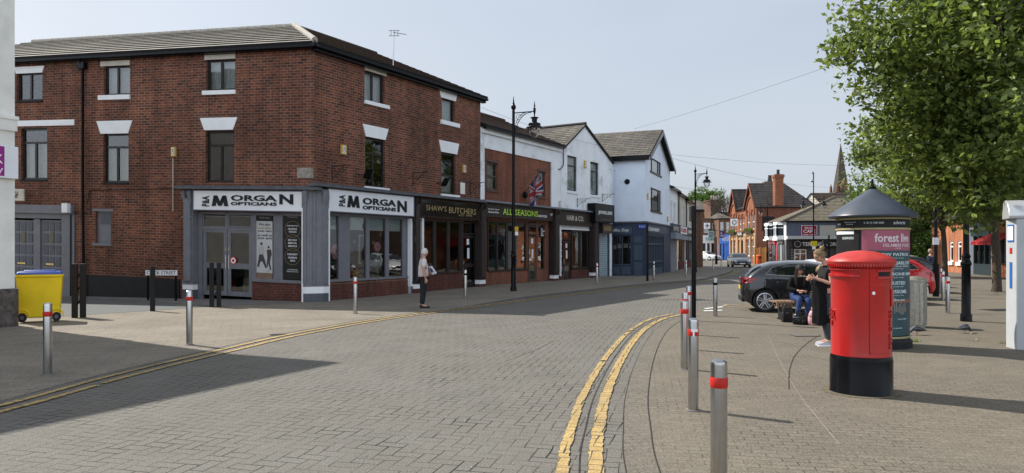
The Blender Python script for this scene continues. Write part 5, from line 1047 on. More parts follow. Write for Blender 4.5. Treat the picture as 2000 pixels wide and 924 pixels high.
for c0, w in ((1.0, 3.2), (9.4, 3.2)):
    fb = MB(); lf = MB(); PF.box(fb, c0-.1, c0+w+.1, 3.68, 3.9, .1, .4)
    for k in range(260):
        u = c0+rr2.random()*w; v = 3.85+rr2.random()*.42; n = .05+rr2.random()*.45; s_ = .07; q = PF.P(u, v, n); a = Vector((rr2.gauss(0, 1), rr2.gauss(0, 1), rr2.gauss(0, 1))).normalized()*s_; c = a.cross(Vector((.3, .5, .8))).normalized()*s_; lf.quad(q-a, q-c, q+a, q+c)
    fo = fb.build('flower_box', m_brown, Pb); lf.build('foliage', m_leafB, fo)
sg = sign('pub_sign', 'black pub name board between the two gables', PF, (5.6, 8.6, 3.38, 3.95), .13, .2, m_postb); q = MB(); text_add(q, PF, 'THE BAR', 8.2, 6.0, 3.5, 3.85, .205, .01, .02); q.build('lettering', m_cream, sg)
sg = sign('pub_sign', 'dark square painted sign with pale capitals on the pub side wall', PS, (PS.U(1489), PS.U(1512), PS.V(1500, 451), PS.V(1500, 423)), .01, .05, m_blackm); q = MB(); text_add(q, PS, 'BARNABY', PS.U(1490.5), PS.U(1508), PS.V(1500, 440.5), PS.V(1500, 436.5), .055, .01, .0); text_add(q, PS, 'PUB', PS.U(1496), PS.U(1503), PS.V(1500, 445.5), PS.V(1500, 442.5), .055, .01, .0); q.build('lettering', m_cream, sg)
# timber fence
p0 = at(1474, HY, 82); p1 = at(1506, HY, 80); t = thing('timber_fence', 'orange timber fence panels beside the pub', 'fence', (p0.x, p0.y, 0)); n = 22; b = MB(); dv = (p1-p0)/n
for k in range(n): a = p0+dv*k; b.box((a.x, a.y, .95), (dv.x*.93, .03, 1.9))
b.build('boards', MAT('orange_timber', (.45, .22, .06), .7, .15, 3), t); b = MB()
for k in range(4): a = p0.lerp(p1, k/3); b.box((a.x, a.y-.07, 1.0), (.11, .1, 2.0))
b.build('posts', MAT('timber_post', (.35, .2, .08), .7, .15), t)

# ================= cafe
CO = at(1535.5, HY, 73); KF = Fr((CO.x, CO.y), (.083, .996), (-1, 0)); KS = Fr((CO.x, CO.y), (.996, -.083), (0, -1)); Cf = thing('cafe_building', 'two storey cafe with blue grey side wall, white bay windows and brown hipped tile roof', 'building', (CO.x, CO.y, 0)); EK = KS.V(1580, 430)
b = MB(); wall_mb(b, KS, 0, 13, 2.75, EK, []); b.build('wall', m_bluegrey, Cf); cwn = [KS.rect(1551, 487, 1575, 517), KS.rect(1590, 489, 1606, 515)]
b = MB(); wall_mb(b, KS, 0, 13, -.3, 2.75, cwn); b.build('wall', MAT('dark_lower_wall', (.07, .055, .055), .7, .3, 2), Cf, label='dark lower wall'); glaze(Cf, KS, cwn[0], n=-.04, fm=m_paintw, fw=.07, bars_v=(.72,), bars_u=(.5,), gm=m_glass2, curtain=(MAT('cafe_poster', (.25, .15, .15), .6, .5, 2), 0, .6)); glaze(Cf, KS, cwn[1], n=-.04, fm=m_brown, fw=.07, gm=m_glass2)
b = MB(); wall_mb(b, KF, 0, 7, 2.7, EK, []); q_ = KF.P(7, 0); q2 = q_+KS.d*13; b.quad(q_, q2, q2+Vector((0, 0, EK)), q_+Vector((0, 0, EK))); b.build('wall', m_paintw, Cf, label='white front wall')
b = MB(); wall_mb(b, KF, 0, 3.4, -.3, 2.7, []); b.build('shopfront', m_greyp, Cf, label='grey shopfront'); b = MB(); wall_mb(b, KF, 3.4, 7, -.3, 2.7, []); b.build('shopfront', MAT('shop_red', (.45, .02, .03), .4, .1), Cf, label='bright red shopfront')
for u0, u1, lb in ((.7, 2.9, 0), (4.0, 6.3, 1)):
    b = MB(); pts = [KF.P(u0, 0, 0), KF.P(u0+.35, 0, .6), KF.P(u1-.35, 0, .6), KF.P(u1, 0, 0)]; b.prism(pts, 2.75, 3.05); b.prism(pts, EK-.35, EK-.12); bo = b.build('bay_window', m_paintw, Cf)
    g_ = MB(); g_.prism([p_*.0+p_ for p_ in scaled(pts, .96)], 3.05, EK-.35); g_.build('pane', MAT('bay_glass', (.04, .05, .06), .05, 0), bo); f_ = MB()
    for i in range(3):
        a, c = pts[i], pts[i+1]; kk = 3 if i == 1 else 1
        for j in range(kk+1): q = a.lerp(c, j/kk); f_.box((q.x, q.y, (3.05+EK-.35)/2), (.09, .09, EK-.35-3.05))
        for z in (3.08, 3.95, EK-.4): f_.tube([Vector((a.x, a.y, z)), Vector((c.x, c.y, z))], .05, 4)
    f_.build('window_frame', m_paintw, bo)
b = MB(); KF.box(b, .3, 3.1, .3, 2.2, .01, .05, 0); KF.box(b, 3.8, 6.7, .1, 2.2, .01, .05, 0); KF.box(b, 1.4, 1.55, .2, 2.3, .05, .1, 1); KF.box(b, 5.2, 5.4, .1, 2.3, .05, .1, 2); b.build('shop_window', [MAT('shop_glass_dark2', (.04, .045, .05), .08, 0), m_paintw, MAT('red2', (.4, .02, .03), .4, 0)], Cf)
rf = MB(); ap1 = KS.P(6.0, 7.25, -3.5); ap2 = KS.P(13, 7.25, -3.5); ka, kb_, kc = KS.P(-.35, EK-.08, .35), KS.P(13, EK-.08, .35), KF.P(7.3, EK-.08, .35)
courses(rf, ka, kb_, ap1, ap2, 16, step=.035, mi2=1); courses(rf, ka, kc, ap1, ap1, 16, step=.035, mi2=1); courses(rf, kc, KS.P(13, EK-.08, -7.3), ap1, ap2, 12, step=.03, mi2=1); rf.build('roof', [MAT('tile_brown_weathered', (.15, .13, .095), .9, .25, 3), m_blackm], Cf)
b = MB(); b.tube([ka+Vector((0, 0, .05)), ap1+Vector((0, 0, .03)), ap2], .12, 6); b.build('ridge_tiles', MAT('tile_ridge', (.17, .14, .11), .9, .2), Cf)
b = MB(); KS.box(b, 0, 13, KS.V(1580, 467), KS.V(1580, 461), 0, .5); b.build('shop_canopy', MAT('canopy_grey', (.45, .45, .46), .6, .1), Cf)
m_maroon = MAT('sign_maroon', (.30, .01, .03), .4, .05)
sg = sign('cafe_sign', 'maroon cafe sign with white lettering on the blue grey wall', KS, KS.rect(1566, 441, 1595, 461, .05), .01, .05, m_maroon, m_paintw); s_ = lambda s, x0, x1, y0, y1, m=m_wlet, o=.015: ftext(KS, s, x0, y0, x1, y1, .056, m, sg, off=o)
s_("TERONI'S", 1571, 1590, 443.5, 447.2); s_('CAFE', 1569, 1592, 448.5, 455); s_('OPEN 7 DAYS', 1568, 1593, 457.2, 460)
t = sign('blank_signboard', 'blank beige signboard on the blue grey wall right of the cafe sign', KS, KS.rect(1601, 440, 1632, 462, .05), .01, .05, MAT('board_beige', (.42, .40, .35), .7, .05))
sg = sign('shop_sign', 'long black fascia sign with big pale lettering under the cafe canopy', KS, KS.rect(1549, 471, 1645, 483, .3), .0, .3, m_postb); ftext(KS, "TERONI'S YORK", 1567, 473, 1640, 480.5, .305, MAT('silver_lettering', (.5, .5, .5), .4, 0), sg, off=.02); r_ = KS.U(1558, .3)
ml = MB(); ml.tube([KS.P(r_+.3*math.cos(a), KS.V(1558, 476.8, .3)+.3*math.sin(a), .305) for a in [i*PI/10 for i in range(21)]], .03, 4); ml.build('emblem', MAT('silver2', (.3, .3, .3), .4, 0), sg)
b = MB(); r = KS.rect(1543, 484, 1550, 516, .05); KS.box(b, *r, .0, .06); o = b.build('menu_board', m_postb, Cf); q = MB()
for k in range(9): KS.box(q, r[0]+.06, r[1]-.06, r[2]+.15+k*.17, r[2]+.2+k*.17, .06, .065)
q.build('menu_lines', m_grt, o)
b = MB(); p = KF.P(3.5, 0, .0); b.box((p.x-.05, p.y, 2.75), (.3, 7, .18)); b.build('fascia_cornice', m_paintw, Cf)
for u0, u1, tx, mm, lb in ((3.7, 6.8, 'SALON', MAT('sign_red', (.5, .05, .06), .5, 0), 'small red sign over the red shopfront next to the cafe'), (.6, 3.0, 'LUNCH', m_postb, 'small black sign under the near white bay window')):
    sg = sign('shop_sign', lb, KF, (u0, u1, 2.25, 2.62), .02, .12, mm); q = MB(); text_add(q, KF, tx, u1-.4, u0+.4, 2.32, 2.55, .125, .01, .01); q.build('lettering', m_wlet, sg)
# gabled building behind cafe
a = at(1617, HY, 96); GF = Fr((a.x, a.y), (1, 0), (0, -1)); t = thing('gabled_house', 'white house with dark tiled roof, behind the cafe roof and below the spire', 'building', (a.x, a.y, 0)); b = MB(); wall_mb(b, GF, 0, 7, -.3, 7.0, []); wl = Fr((a.x, a.y), (-.35, .94), (-1, 0)); wall_mb(b, wl, 0, 6, -.3, 7.0, []); poly_face(b, [wl.P(0, 7), wl.P(6, 7), wl.P(3, 9.4)], wl.N); b.build('wall', m_cream, t)
rf = MB(); e0, e1 = GF.P(-.1, 6.9, .2), GF.P(7, 6.9, .2); r0_ = wl.P(3, 9.5, .1); courses(rf, e0, e1, r0_, r0_+Vector((7, 0, 0)), 10, step=.03, mi2=1); e0 = wl.P(6.2, 6.9, .1); courses(rf, e0, e0+Vector((7, 0, 0)), r0_, r0_+Vector((7, 0, 0)), 10, step=.03, mi2=1); rf.build('roof', [m_tileD, m_blackm], t)
# church spire
a = at(1642, HY, 180); t = thing('church', 'distant dark stone church spire rising behind the cafe roofs', 'church', (a.x, a.y, 0)); b = MB(); b.box((a.x, a.y, 8), (4.6, 4.6, 16)); b.build('tower', MAT('church_stone', (.09, .075, .065), .9, .3, 1.5), t)
b = MB(); b.lathe([(1.95, 16), (1.75, 18), (.05, 28.2)], (a.x, a.y, 0), 8); b.build('spire', MAT('spire_stone', (.085, .07, .06), .9, .3, 1.2), t)
b = MB()
for sx in (-1, 1):
    for sy in (-1, 1): b.lathe([(.4, 16), (.36, 17.2), (.02, 18.3)], (a.x+sx*1.7, a.y+sy*1.7, 0), 6)
b.build('pinnacle', m_brickbr, t); b = MB(); b.extr([(a.x-.8, a.y-2.2, 16.2), (a.x+.8, a.y-2.2, 16.2), (a.x+.8, a.y-2.2, 17.8), (a.x, a.y-2.2, 19.2), (a.x-.8, a.y-2.2, 17.8)], (0, .8, 0)); b.build('lucarne', m_brickbr, t)

# ================= building on the right behind the trees
RO = gp(1990, 544.5); far_ = gp(1826, 528.5); dr = (far_-RO); RB = Fr((RO.x, RO.y), (dr.x, dr.y), (-1, .2)); Lr = dr.length+1
Rt = thing('parade_building', 'single storey orange brick parade with narrow windows and dark green shopfront, behind the trees', 'building', RO); EB = 3.9
nw = [RB.rect(1855, 472, 1861.5, 511), RB.rect(1870.5, 471, 1877.5, 512)]; u1 = RB.U(1884); ug = RB.U(1901); us = RB.U(1936); ue = RB.U(1948)
b = MB(); wall_mb(b, RB, u1, Lr, -.3, EB, nw, reveal=.12); b.build('wall', m_brickor, Rt)
for r in nw: w = glaze(Rt, RB, r, n=-.05, fm=m_paintw, fw=.12, bars_v=(.75,), gm=m_glass); fbox(RB, (r[0]-.15, r[1]+.15, r[2]-.25, r[2]), -.02, .12, 'sill', m_paintw, Rt)
b = MB(); wall_mb(b, RB, ug, u1, -.3, EB+.2, []); b.build('wall', MAT('grey_painted_brick', (.14, .15, .18), .7, .1, 3), Rt, label='grey painted brick pier'); b = MB(); wall_mb(b, RB, 0, ue, -.3, .85, []); b.build('stall_riser', m_brickor, Rt)
m_dgreen = MAT('dark_green_paint', (.02, .035, .04), .4, .1); b = MB(); sw_ = (us, ug, -.1, 2.75); wall_mb(b, RB, us, ug, -.3, EB, [(us+.15, ug-.15, .75, 2.6)]); RB.box(b, us-.1, ug+.05, 2.6, 3.0, 0, .15)
for k in range(4): c = us+.15+(ug-us-.3)*k/3; RB.box(b, c-.04, c+.04, .75, 2.6, -.1, .02)
RB.box(b, us+.1, ug-.1, 2.1, 2.17, -.1, .03); b.build('shopfront', m_dgreen, Rt); q = MB(); poly_face(q, [RB.P(us, .75, -.08), RB.P(ug, .75, -.08), RB.P(ug, 2.6, -.08), RB.P(us, 2.6, -.08)], RB.N); q.build('shop_window', m_glass2, Rt)
room(Rt, RB, us, ug, .4, 2.6, 2.2); b = MB(); wall_mb(b, RB, -3, us, .85 if False else -.3, EB, [(.4, us-.4, .85, 2.5)]); b.build('wall', m_brickor, Rt, label='right end brick wall'); q = MB(); poly_face(q, [RB.P(.4, .85, -.1), RB.P(us-.4, .85, -.1), RB.P(us-.4, 2.5, -.1), RB.P(.4, 2.5, -.1)], RB.N); q.build('shop_window', m_glass2, Rt); room(Rt, RB, .3, us-.3, .4, 2.5, 2.2)
b = MB(); 
for k in range(7): c = .5+(us-1)*k/6; RB.box(b, c-.05, c+.05, .85, 2.5, -.1, 0)
b.build('window_frame', m_greyd, Rt)
b = MB(); b.add([RB.P(-.5, 2.75, .05), RB.P(us-.2, 2.75, .05), RB.P(us-.2, 2.2, 1.2), RB.P(-.5, 2.2, 1.2), RB.P(us-.2, 2.0, 1.22), RB.P(-.5, 2.0, 1.22)], [(0, 1, 2, 3), (3, 2, 4, 5)]); b.build('awning', MAT('awning_red', (.45, .02, .02), .7, .1), Rt)
rf = MB(); courses(rf, RB.P(-3, EB, .35), RB.P(Lr, EB, .35), RB.P(-3, EB+2.2, -4), RB.P(Lr, EB+2.2, -4), 12, step=.03, mi2=1); courses(rf, RB.P(-3, EB, -8.3), RB.P(Lr, EB, -8.3), RB.P(-3, EB+2.2, -4), RB.P(Lr, EB+2.2, -4), 6, step=.03, mi2=1); rf.build('roof', [m_slated, m_blackm], Rt)
b = MB(); p_, q_ = RB.P(-3, 0), RB.P(-3, 0, -8); b.quad(p_, q_, q_+Vector((0, 0, EB)), p_+Vector((0, 0, EB))); p_, q_ = RB.P(Lr, 0), RB.P(Lr, 0, -8); b.quad(p_, q_, q_+Vector((0, 0, EB)), p_+Vector((0, 0, EB))); p_, q_ = RB.P(-3, 0, -8), RB.P(Lr, 0, -8); b.quad(p_, q_, q_+Vector((0, 0, EB)), p_+Vector((0, 0, EB))); b.build('wall', m_brickbr, Rt, label='plain brown end wall')

# ================= white corner building at the left edge
WC = Vector((-11.1, 16.0, 0)); WF = Fr((WC.x, WC.y), (-.457, -.889), (.889, -.457)); WB = Fr((WC.x, WC.y), (-.917, .4), (.4, .917))
Wt = thing('white_building', 'tall old building with peeling white paint and rough stone foot at the left edge', 'building', WC); ZE = 9.45
b = MB(); wall_mb(b, WF, 0, 19, .85, ZE, [(3, 4.3, 1.2, 3.2), (7, 8.3, 1.2, 3.2), (3, 4.2, 5.4, 7.2), (7, 8.2, 5.4, 7.2), (11, 12.2, 5.4, 7.2), (15, 16.2, 5.4, 7.2)]); wall_mb(b, WB, 0, 11, .85, ZE, [])
p_, q_ = WB.P(11, 0), WB.P(11, 0)+WF.d*19; b.quad(p_, q_, q_+Vector((0, 0, ZE)), p_+Vector((0, 0, ZE))); p2 = WF.P(19, 0); b.quad(p2, q_, q_+Vector((0, 0, ZE)), p2+Vector((0, 0, ZE))); b.build('wall', m_oldwhite, Wt)
for r in ((3, 4.3, 1.2, 3.2), (7, 8.3, 1.2, 3.2), (3, 4.2, 5.4, 7.2), (7, 8.2, 5.4, 7.2), (11, 12.2, 5.4, 7.2), (15, 16.2, 5.4, 7.2)): glaze(Wt, WF, r, bars_u=(.5,), bars_v=(.5,), fm=m_paintw, curtain=(m_curt, 0, 1))
b = MB(); b.prism([WF.P(-.0, 0, .0)+Vector((.015, .03, 0)), WF.P(.0, 0, .06), WF.P(6, 0, .06), WF.P(6, 0, -.1), WB.P(6, 0, -.1), WB.P(6, 0, .1), WB.P(0, 0, .1)], -.1, .85); fo = b.build('stone_foot', m_stone, Wt, bevel=.04)
b = MB(); WF.box(b, -.03, 19, 4.35, 4.6, .0, .05); WF.box(b, -.05, 19, 4.6, 4.68, .0, .08); WB.box(b, -.02, 11, 4.35, 4.6, .0, .03); b.build('cornice', m_oldwhite, Wt)
b = MB(); b.prism([WF.P(0, 0, .35)+WB.N*.3, WF.P(19.3, 0, .35), WF.P(19.3, 0, -11), WB.P(11.3, 0, .3)], ZE, ZE+.18); b.build('eaves', m_greyd, Wt)
rf = MB(); c1, c2, c3, c4 = WF.P(-.3, ZE+.18, .3), WF.P(19.3, ZE+.18, .3), WF.P(19.3, ZE+.18, -11.2), WB.P(11.3, ZE+.18, .3); r0_, r1_ = WF.P(5.5, ZE+2.4, -5.5), WF.P(13.5, ZE+2.4, -5.5); courses(rf, c1, c2, r0_, r1_, 10, mi2=1); courses(rf, c4, c3, r0_, r1_, 10, mi2=1); courses(rf, c1, c4, r0_, r0_, 10, mi2=1); courses(rf, c2, c3, r1_, r1_, 10, mi2=1); rf.build('roof', [m_slated, m_blackm], Wt)
t = thing('wall_poster', 'purple poster with white lettering in a pale case on the white building corner', 'poster', WF.P(.1, 3, .1)); z0, z1 = at(20, 350, 16).z, at(20, 288, 16).z
b = MB(); WF.box(b, -.02, 1.2, z0, z1, .02, .11); b.build('case', m_signw, t, bevel=.01); b = MB(); WF.box(b, .27, 1.1, z0+.04, z1-.02, .11, .115); b.build('sheet', MAT('poster_purple', (.30, .02, .22), .5, .1), t); q = MB(); text_add(q, WF, 'BOOK', 1.0, .3, z1-.4, z1-.2, .116, .004, .01); text_add(q, WF, 'NOW', 1.0, .3, z1-.65, z1-.5, .116, .004, .0); q.build('lettering', m_wlet, t)
t = thing('wall_sign', 'small pale street sign on the brick wall beside the white building corner', 'sign', FL.P(FL.U(38), FL.V(38, 380), .3)); fbox(FL, FL.rect(26, 369, 46, 392, .3), .25, .3, 'board', m_cream, t); ftext(FL, 'P&C', 29, 374, 35, 386, .305, m_letter, t, rot=True)
# ================= bollards
def make_bollard(name, label, band_m, cap=m_steel):
    t = thing(name, label, 'bollard', group='steel bollards along the kerbs'); b = MB(); r = .055; b.lathe([(r, -.05), (r, .95), (r*.96, .97), (r*.6, .985), (0, .99)], n=24); b.build('post', m_steel, t, smooth=True)
    b = MB(); b.lathe([(r+.001, .80), (r+.0035, .805), (r+.0035, .865), (r+.001, .87)], n=24); b.build('reflective_band', band_m, t, smooth=True); b = MB(); b.lathe([(r+.03, 0), (r+.03, .012), (r, .014)], n=20); b.build('base_collar', m_kerb, t); return t
b0 = make_bollard('bollard', '', m_redband); bb0 = make_bollard('bollard', '', m_black); b0.location = gp(93, 732)
used = [False, False]
def bol(px, Y, lab, black=False, z=0.0, sc=1.0):
    src = bb0 if black else b0; k = 1 if black else 0; loc = ((px-1000)/FP*Y, Y, z)
    if not used[k]: used[k] = True; src.location = loc; src['label'] = lab; src.scale = (sc,)*3; return src
    return clone(src, loc, random.random()*6, lab, sc)
gY = lambda y: H*FP/(y-HY)
bol(93, gY(732), 'steel bollard with red band in front of the yellow bin, leftmost in view'); bol(370, gY(674), 'steel bollard with red band at the shadow edge before the grey double doors'); bol(694, gY(613), 'steel bollard with red band before the street side opticians window')
bol(1404, 4.78, 'nearest steel bollard, cut by the bottom edge, red band'); bol(1354, gY(802), 'second nearest steel bollard on the right kerb, tape over its red band'); bol(1337, gY(722), 'steel bollard just left behind the second nearest one, red band'); bol(1338, 12.3, 'fourth steel bollard from the camera on the right kerb, red band'); bol(1345.5, 14.4, 'fifth steel bollard from the camera on the right kerb, by the thin black post')
bol(909, gY(585), 'steel bollard with black band before the butcher door', True, .03); bol(1397, gY(618), 'steel bollard with black band between the kerb and the black hatchback', True); bol(1166, gY(559), 'steel bollard with red band before the jeweller shutter', z=.09); bol(1277, gY(550), 'steel bollard with black band before the bakery gable', True, .09)
bol(1340, gY(546)+1, 'steel bollard before the small terrace, left of the black post', z=.09); bol(1393, gY(534)+2, 'distant dark bollard at the pavement tip, left one', True, .09); bol(1409, gY(529)+1, 'distant bollard at the pavement tip, right one', True, .0)
bol(1851, gY(612), 'nearest of the three steel bollards beside the parked red car'); bol(1841.5, gY(587), 'middle one of the three steel bollards beside the parked red car'); bol(1837, gY(574), 'farthest of the three steel bollards beside the parked red car')
b = MB(); p = gp(1354, 802); t = thing('tape_strip', 'torn strip of white tape on the red band of a bollard', 'tape', (p.x, p.y-.06, .83)); b.lathe([(.0605, .845), (.0605, .875)], (p.x, p.y, 0), 12, a0=-2.2, a1=-.9); b.lathe([(.061, .80), (.061, .85)], (p.x, p.y, 0), 6, a0=-1.9, a1=-1.6); b.build('tape', m_signw, t)
# black timber barriers
def barrier(x0, x1, y0, ht, lab):
    a, c = gp(x0, y0), gp(x1, y0-.5); t = thing('post_barrier', lab, 'barrier', a)
    for q in (a, c): b = MB(); b.box((q.x, q.y, ht/2), (.13, .13, ht+.02), rz=.4); b.build('post', m_blackm, t, bevel=.015)
    for k in (.3, .55, .8): b = MB(); b.tube([a+Vector((.05, 0, ht*k-.09)), c+Vector((-.04, 0, ht*k+.09))], .018, 6); b.build('rail', m_black, t)
barrier(146, 162, 621, 1.35, 'pair of black posts with slanting rails beside the yellow bin'); barrier(413.5, 427.5, 600, 1.32, 'pair of black posts with rails before the grey double doors')
a = gp(298, 608); t = thing('black_post', 'single black timber post in front of the street name sign', 'post', a); b = MB(); b.box((a.x, a.y, .6), (.12, .12, 1.24), rz=.3); b.box((a.x, a.y, 1.24), (.09, .09, .04), rz=.3); b.build('shaft', m_blackm, t, bevel=.015)
# street name sign
a = at(317, HY, 23.9); t = thing('street_name_sign', 'white street name plate on short black legs against the black plinth', 'sign', (a.x, a.y, 0)); w = 66/FP*23.9; z0, z1 = at(317, 538.5, 23.9).z, at(317, 527, 23.9).z; fr = Fr((a.x-w/2, a.y), (1, -.12), (0, -1))
b = MB(); fr.box(b, 0, w, z0, z1, -.02, 0); b.build('plate', m_signw, t); b = MB()
for k in (.06, .94): fr.box(b, w*k-.03, w*k+.03, 0, z0+.03, -.06, -.021)
b.build('leg', m_black, t); q = MB(); text_add(q, fr, 'COCK STREET', w*.04, w*.96, z0+.045, z1-.045, .002, .004, .0); q.build('lettering', m_letter, t)
b = MB(); 
for (c0, c1, e0, e1) in ((0, w, z0, z0+.012), (0, w, z1-.012, z1)): fr.box(b, c0, c1, e0, e1, 0, .003)
b.build('border', m_letter, t)
# ================= yellow bin
a = at(28, HY, 16.55); bx0, bx1 = at(24, HY, 16.6).x, at(118, HY, 16.6).x; by = 16.6; t = thing('wheeled_bin', 'large yellow wheeled bin with blue lid beside the white building', 'bin', ((bx0+bx1)/2, by+.4, 0)); m_by = MAT('bin_yellow', (.80, .56, .01), .45, .08, 3, dirt=((.3, .2, .06), 3, .64, .5)); b = MB()
w = bx1-bx0; cx = (bx0+bx1)/2; T_ = lambda k, z, dy0, dy1: [(cx-w/2*k, by+dy0, z), (cx+w/2*k, by+dy0, z), (cx+w/2*k, by+dy1, z), (cx-w/2*k, by+dy1, z)]
b.hexa([Vector(q) for q in T_(.86, .12, .08, .66)]+[Vector(q) for q in T_(.97, 1.08, .0, .78)]); b.hexa([Vector(q) for q in T_(1.0, 1.06, -.03, .81)]+[Vector(q) for q in T_(1.02, 1.13, -.04, .82)])
bo = b.build('body', m_by, t, bevel=.03, smooth=True); b = MB(); b.hexa([Vector(q) for q in T_(1.0, 1.13, -.03, .82)]+[Vector(q) for q in T_(.9, 1.2, .05, .72)]); b.hexa([Vector(q) for q in T_(.7, 1.19, .12, .6)]+[Vector(q) for q in T_(.66, 1.23, .15, .56)]); b.build('lid', MAT('lid_blue', (.03, .07, .30), .4, .1), t, bevel=.02, smooth=True)
for sx in (-.36, .36):
    b = MB(); c = Vector((cx+w*sx, by+.1, .13)); b.tube([c-Vector((0, .05, 0)), c+Vector((0, .05, 0))], .11, 16); wh = b.build('wheel', m_blackm, t, smooth=True); b = MB(); b.tube([c-Vector((0, .056, 0)), c], .05, 12); b.build('hub', m_greyd, wh); b = MB(); b.tube([c+Vector((.17*math.cos(x), -.04, .17*math.sin(x)+.02)) for x in [i*PI/10 for i in range(11)]], .022, 6); b.build('wheel_arch', m_by, t, smooth=True)
t.rotation_euler.z = R(30); t.location = (-11.22, 17.05, 0); t.scale = (.84, .9, 1)
# ================= lamp posts
def lamp_column(t, Ht, arm=.85, arms=(1,), base=True):
    b = MB(); prof = [(.125, 0), (.125, .16), (.10, .2), (.098, .9), (.095, 1.32), (.118, 1.36), (.118, 1.4), (.095, 1.44), (.08, 1.5), (.10, 1.55), (.07, 1.62), (.065, 1.7)] if base else [(.11, 0), (.11, 1.2), (.07, 1.3)]
    b.lathe(prof, n=20); b.lathe([(.066, 1.6), (.055, Ht-.35), (.055, Ht-.3)], n=16); b.build('column', m_black, t, smooth=True)
    b = MB(); b.lathe([(.062, Ht-.31), (.045, Ht-.26), (.09, Ht-.2), (.1, Ht-.14), (.07, Ht-.06), (.035, Ht-.02), (.05, Ht+.02), (.03, Ht+.05), (.012, Ht+.22), (0, Ht+.3)], n=14); b.build('finial', m_black, t, smooth=True)
    for s_ in arms:
        b = MB(); z = Ht-.38; b.tube([(0, 0, z), (s_*arm, 0, z+.07)], .022, 6)
        arc = [(s_*(.06+(arm-.18)*(1-math.cos(x))), 0, z-.95+(.98)*math.sin(x)) for x in [i*PI/20 for i in range(11)]]; b.tube(arc, .014, 5)
        arc2 = [(s_*(.06+(arm-.4)*(1-math.cos(x))), 0, z-.7+(.72)*math.sin(x)) for x in [i*PI/20 for i in range(11)]]; b.tube(arc2, .011, 5)
        b.tube([(s_*(.2+.1*math.cos(x)), 0, z-.16+.1*math.sin(x)) for x in [i*PI/6 for i in range(13)]], .010, 5)
        for i in range(1, 9): b.tube([arc[i], arc2[max(0, i-1)]], .007, 4)
        ao = b.build('arm', m_black, t); c = (s_*arm, 0, z+.07); b = MB()
        b.lathe([(.0, .42), (.012, .34), (.03, .2), (.022, .16), (.05, .12), (.05, 0), (.025, -.12), (.02, -.2), (.16, -.24), (.17, -.26), (.11, -.28), (.10, -.42), (.12, -.45), (.23, -.47), (.24, -.5), (.24, -.57), (.32, -.62), (.335, -.65), (.24, -.67), (0, -.66)], c, 20); lo = b.build('lantern', m_black, t, smooth=True)
        b = MB(); b.lathe([(.215, -.665), (.21, -.78), (.16, -.93), (.08, -1.02), (0, -1.03)], c, 18); b.build('glass_bowl', GLASS('lamp_glass', (.93, .96, 1), .8), lo, smooth=True)
lp = thing('street_lamp', 'tall black ornate street lamp with one hanging lantern, before the grocer shop', 'street lamp', (0, 0, 0), group='ornate black street lamps'); HT = 7.35; lamp_column(lp, HT, .82)
Y1 = gY(573); lp.location = ((1003-1000)/FP*Y1, Y1, .07)
sn = MB(); p = lp.location; t = thing('lamp_notice', 'yellow and white notice strapped to the street lamp before the grocer', 'sign', (p.x, p.y-.1, 2.7)); q0 = at(1009, 447, p.y-.12); sn.box(q0, (.14, .02, .17)); sn.build('yellow_plate', MAT('notice_yellow', (.6, .35, .02), .5, 0), t); sn = MB(); sn.box(at(1009, 456, p.y-.12), (.12, .02, .15)); sn.build('white_plate', m_signw, t)
clone(lp, (at(1358, HY, 51).x, 51, .09), 0, 'black street lamp beyond the bakery, lantern seen above the thick black post')
clone(lp, ((1887-1000)/FP*gY(628), gY(628), 0), PI*.5, 'black street lamp on the plaza whose top disappears in the tree leaves'); clone(lp, (at(1499, HY, 78).x, 78, 0), PI, 'distant black street lamp beside the timber fence', .9)
t = thing('street_lamp', 'tall black pole with two hanging lanterns and a camera on top, before the cafe', 'street lamp'); lamp_column(t, 6.9, 1.0, (1, -1)); t.location = (at(1589, HY, 69).x, 69, 0); b = MB(); o_ = t.location; b.tube([o_+Vector((0, 0, 7)), o_+Vector((0, 0, 9.1))], .05, 6); b.build('camera_mast', m_black, t); b = MB(); b.ball(o_+Vector((-.08, 0, 9.1)), .13, 8); b.ball(o_+Vector((-.12, 0, 8.3)), .16, 8); b.build('camera_head', m_steel, t, smooth=True)
c = at(1590, 476, 68.8); t = thing('parking_notice', 'yellow square notice on the double lantern pole', 'sign', c); b = MB(); b.box(c, (.6, .03, .5)); b.build('plate', MAT('notice_yellow2', (.6, .48, .02), .5, 0), t); b = MB(); b.box(at(1590, 484, 68.8), (.3, .03, .3)); b.build('white_plate', m_signw, t)
Yp = 17.2; p = at(1355, HY, Yp); t = thing('sign_pole', 'thick plain black post behind the fifth bollard on the right kerb', 'post', (p.x, p.y, 0)); zt = at(1355, 402, Yp).z; b = MB(); b.lathe([(.055, 0), (.055, zt-.1), (.05, zt), (0, zt+.01)], p*1-Vector((0, 0, p.z)), 14); b.build('shaft', m_black, t, smooth=True)
b = MB(); b.box(at(1350.5, 418, Yp), (.06, .2, .36)); b.build('sign_plate_edge', m_blackm, t)
p = gp(1264.5, 549, .09); t = thing('slim_post', 'slim black post before the bakery, beside a steel bollard', 'post', p); b = MB(); b.tube([p, Vector((p.x, p.y, at(1264, 436, p.y).z))], .06, 10); b.build('shaft', m_black, t)
for px, yt, Y, lab in ((1399, 463, 82, 'distant thin dark pole before the white car'),): p = at(px, HY, Y); t = thing('thin_pole', lab, 'post', (p.x, p.y, 0)); b = MB(); b.tube([(p.x, p.y, 0), (p.x, p.y, at(px, yt, Y).z)], .07, 8); b.tube([(p.x, p.y, 0), (p.x, p.y, 1)], .15, 8); b.build('shaft', m_black, t)
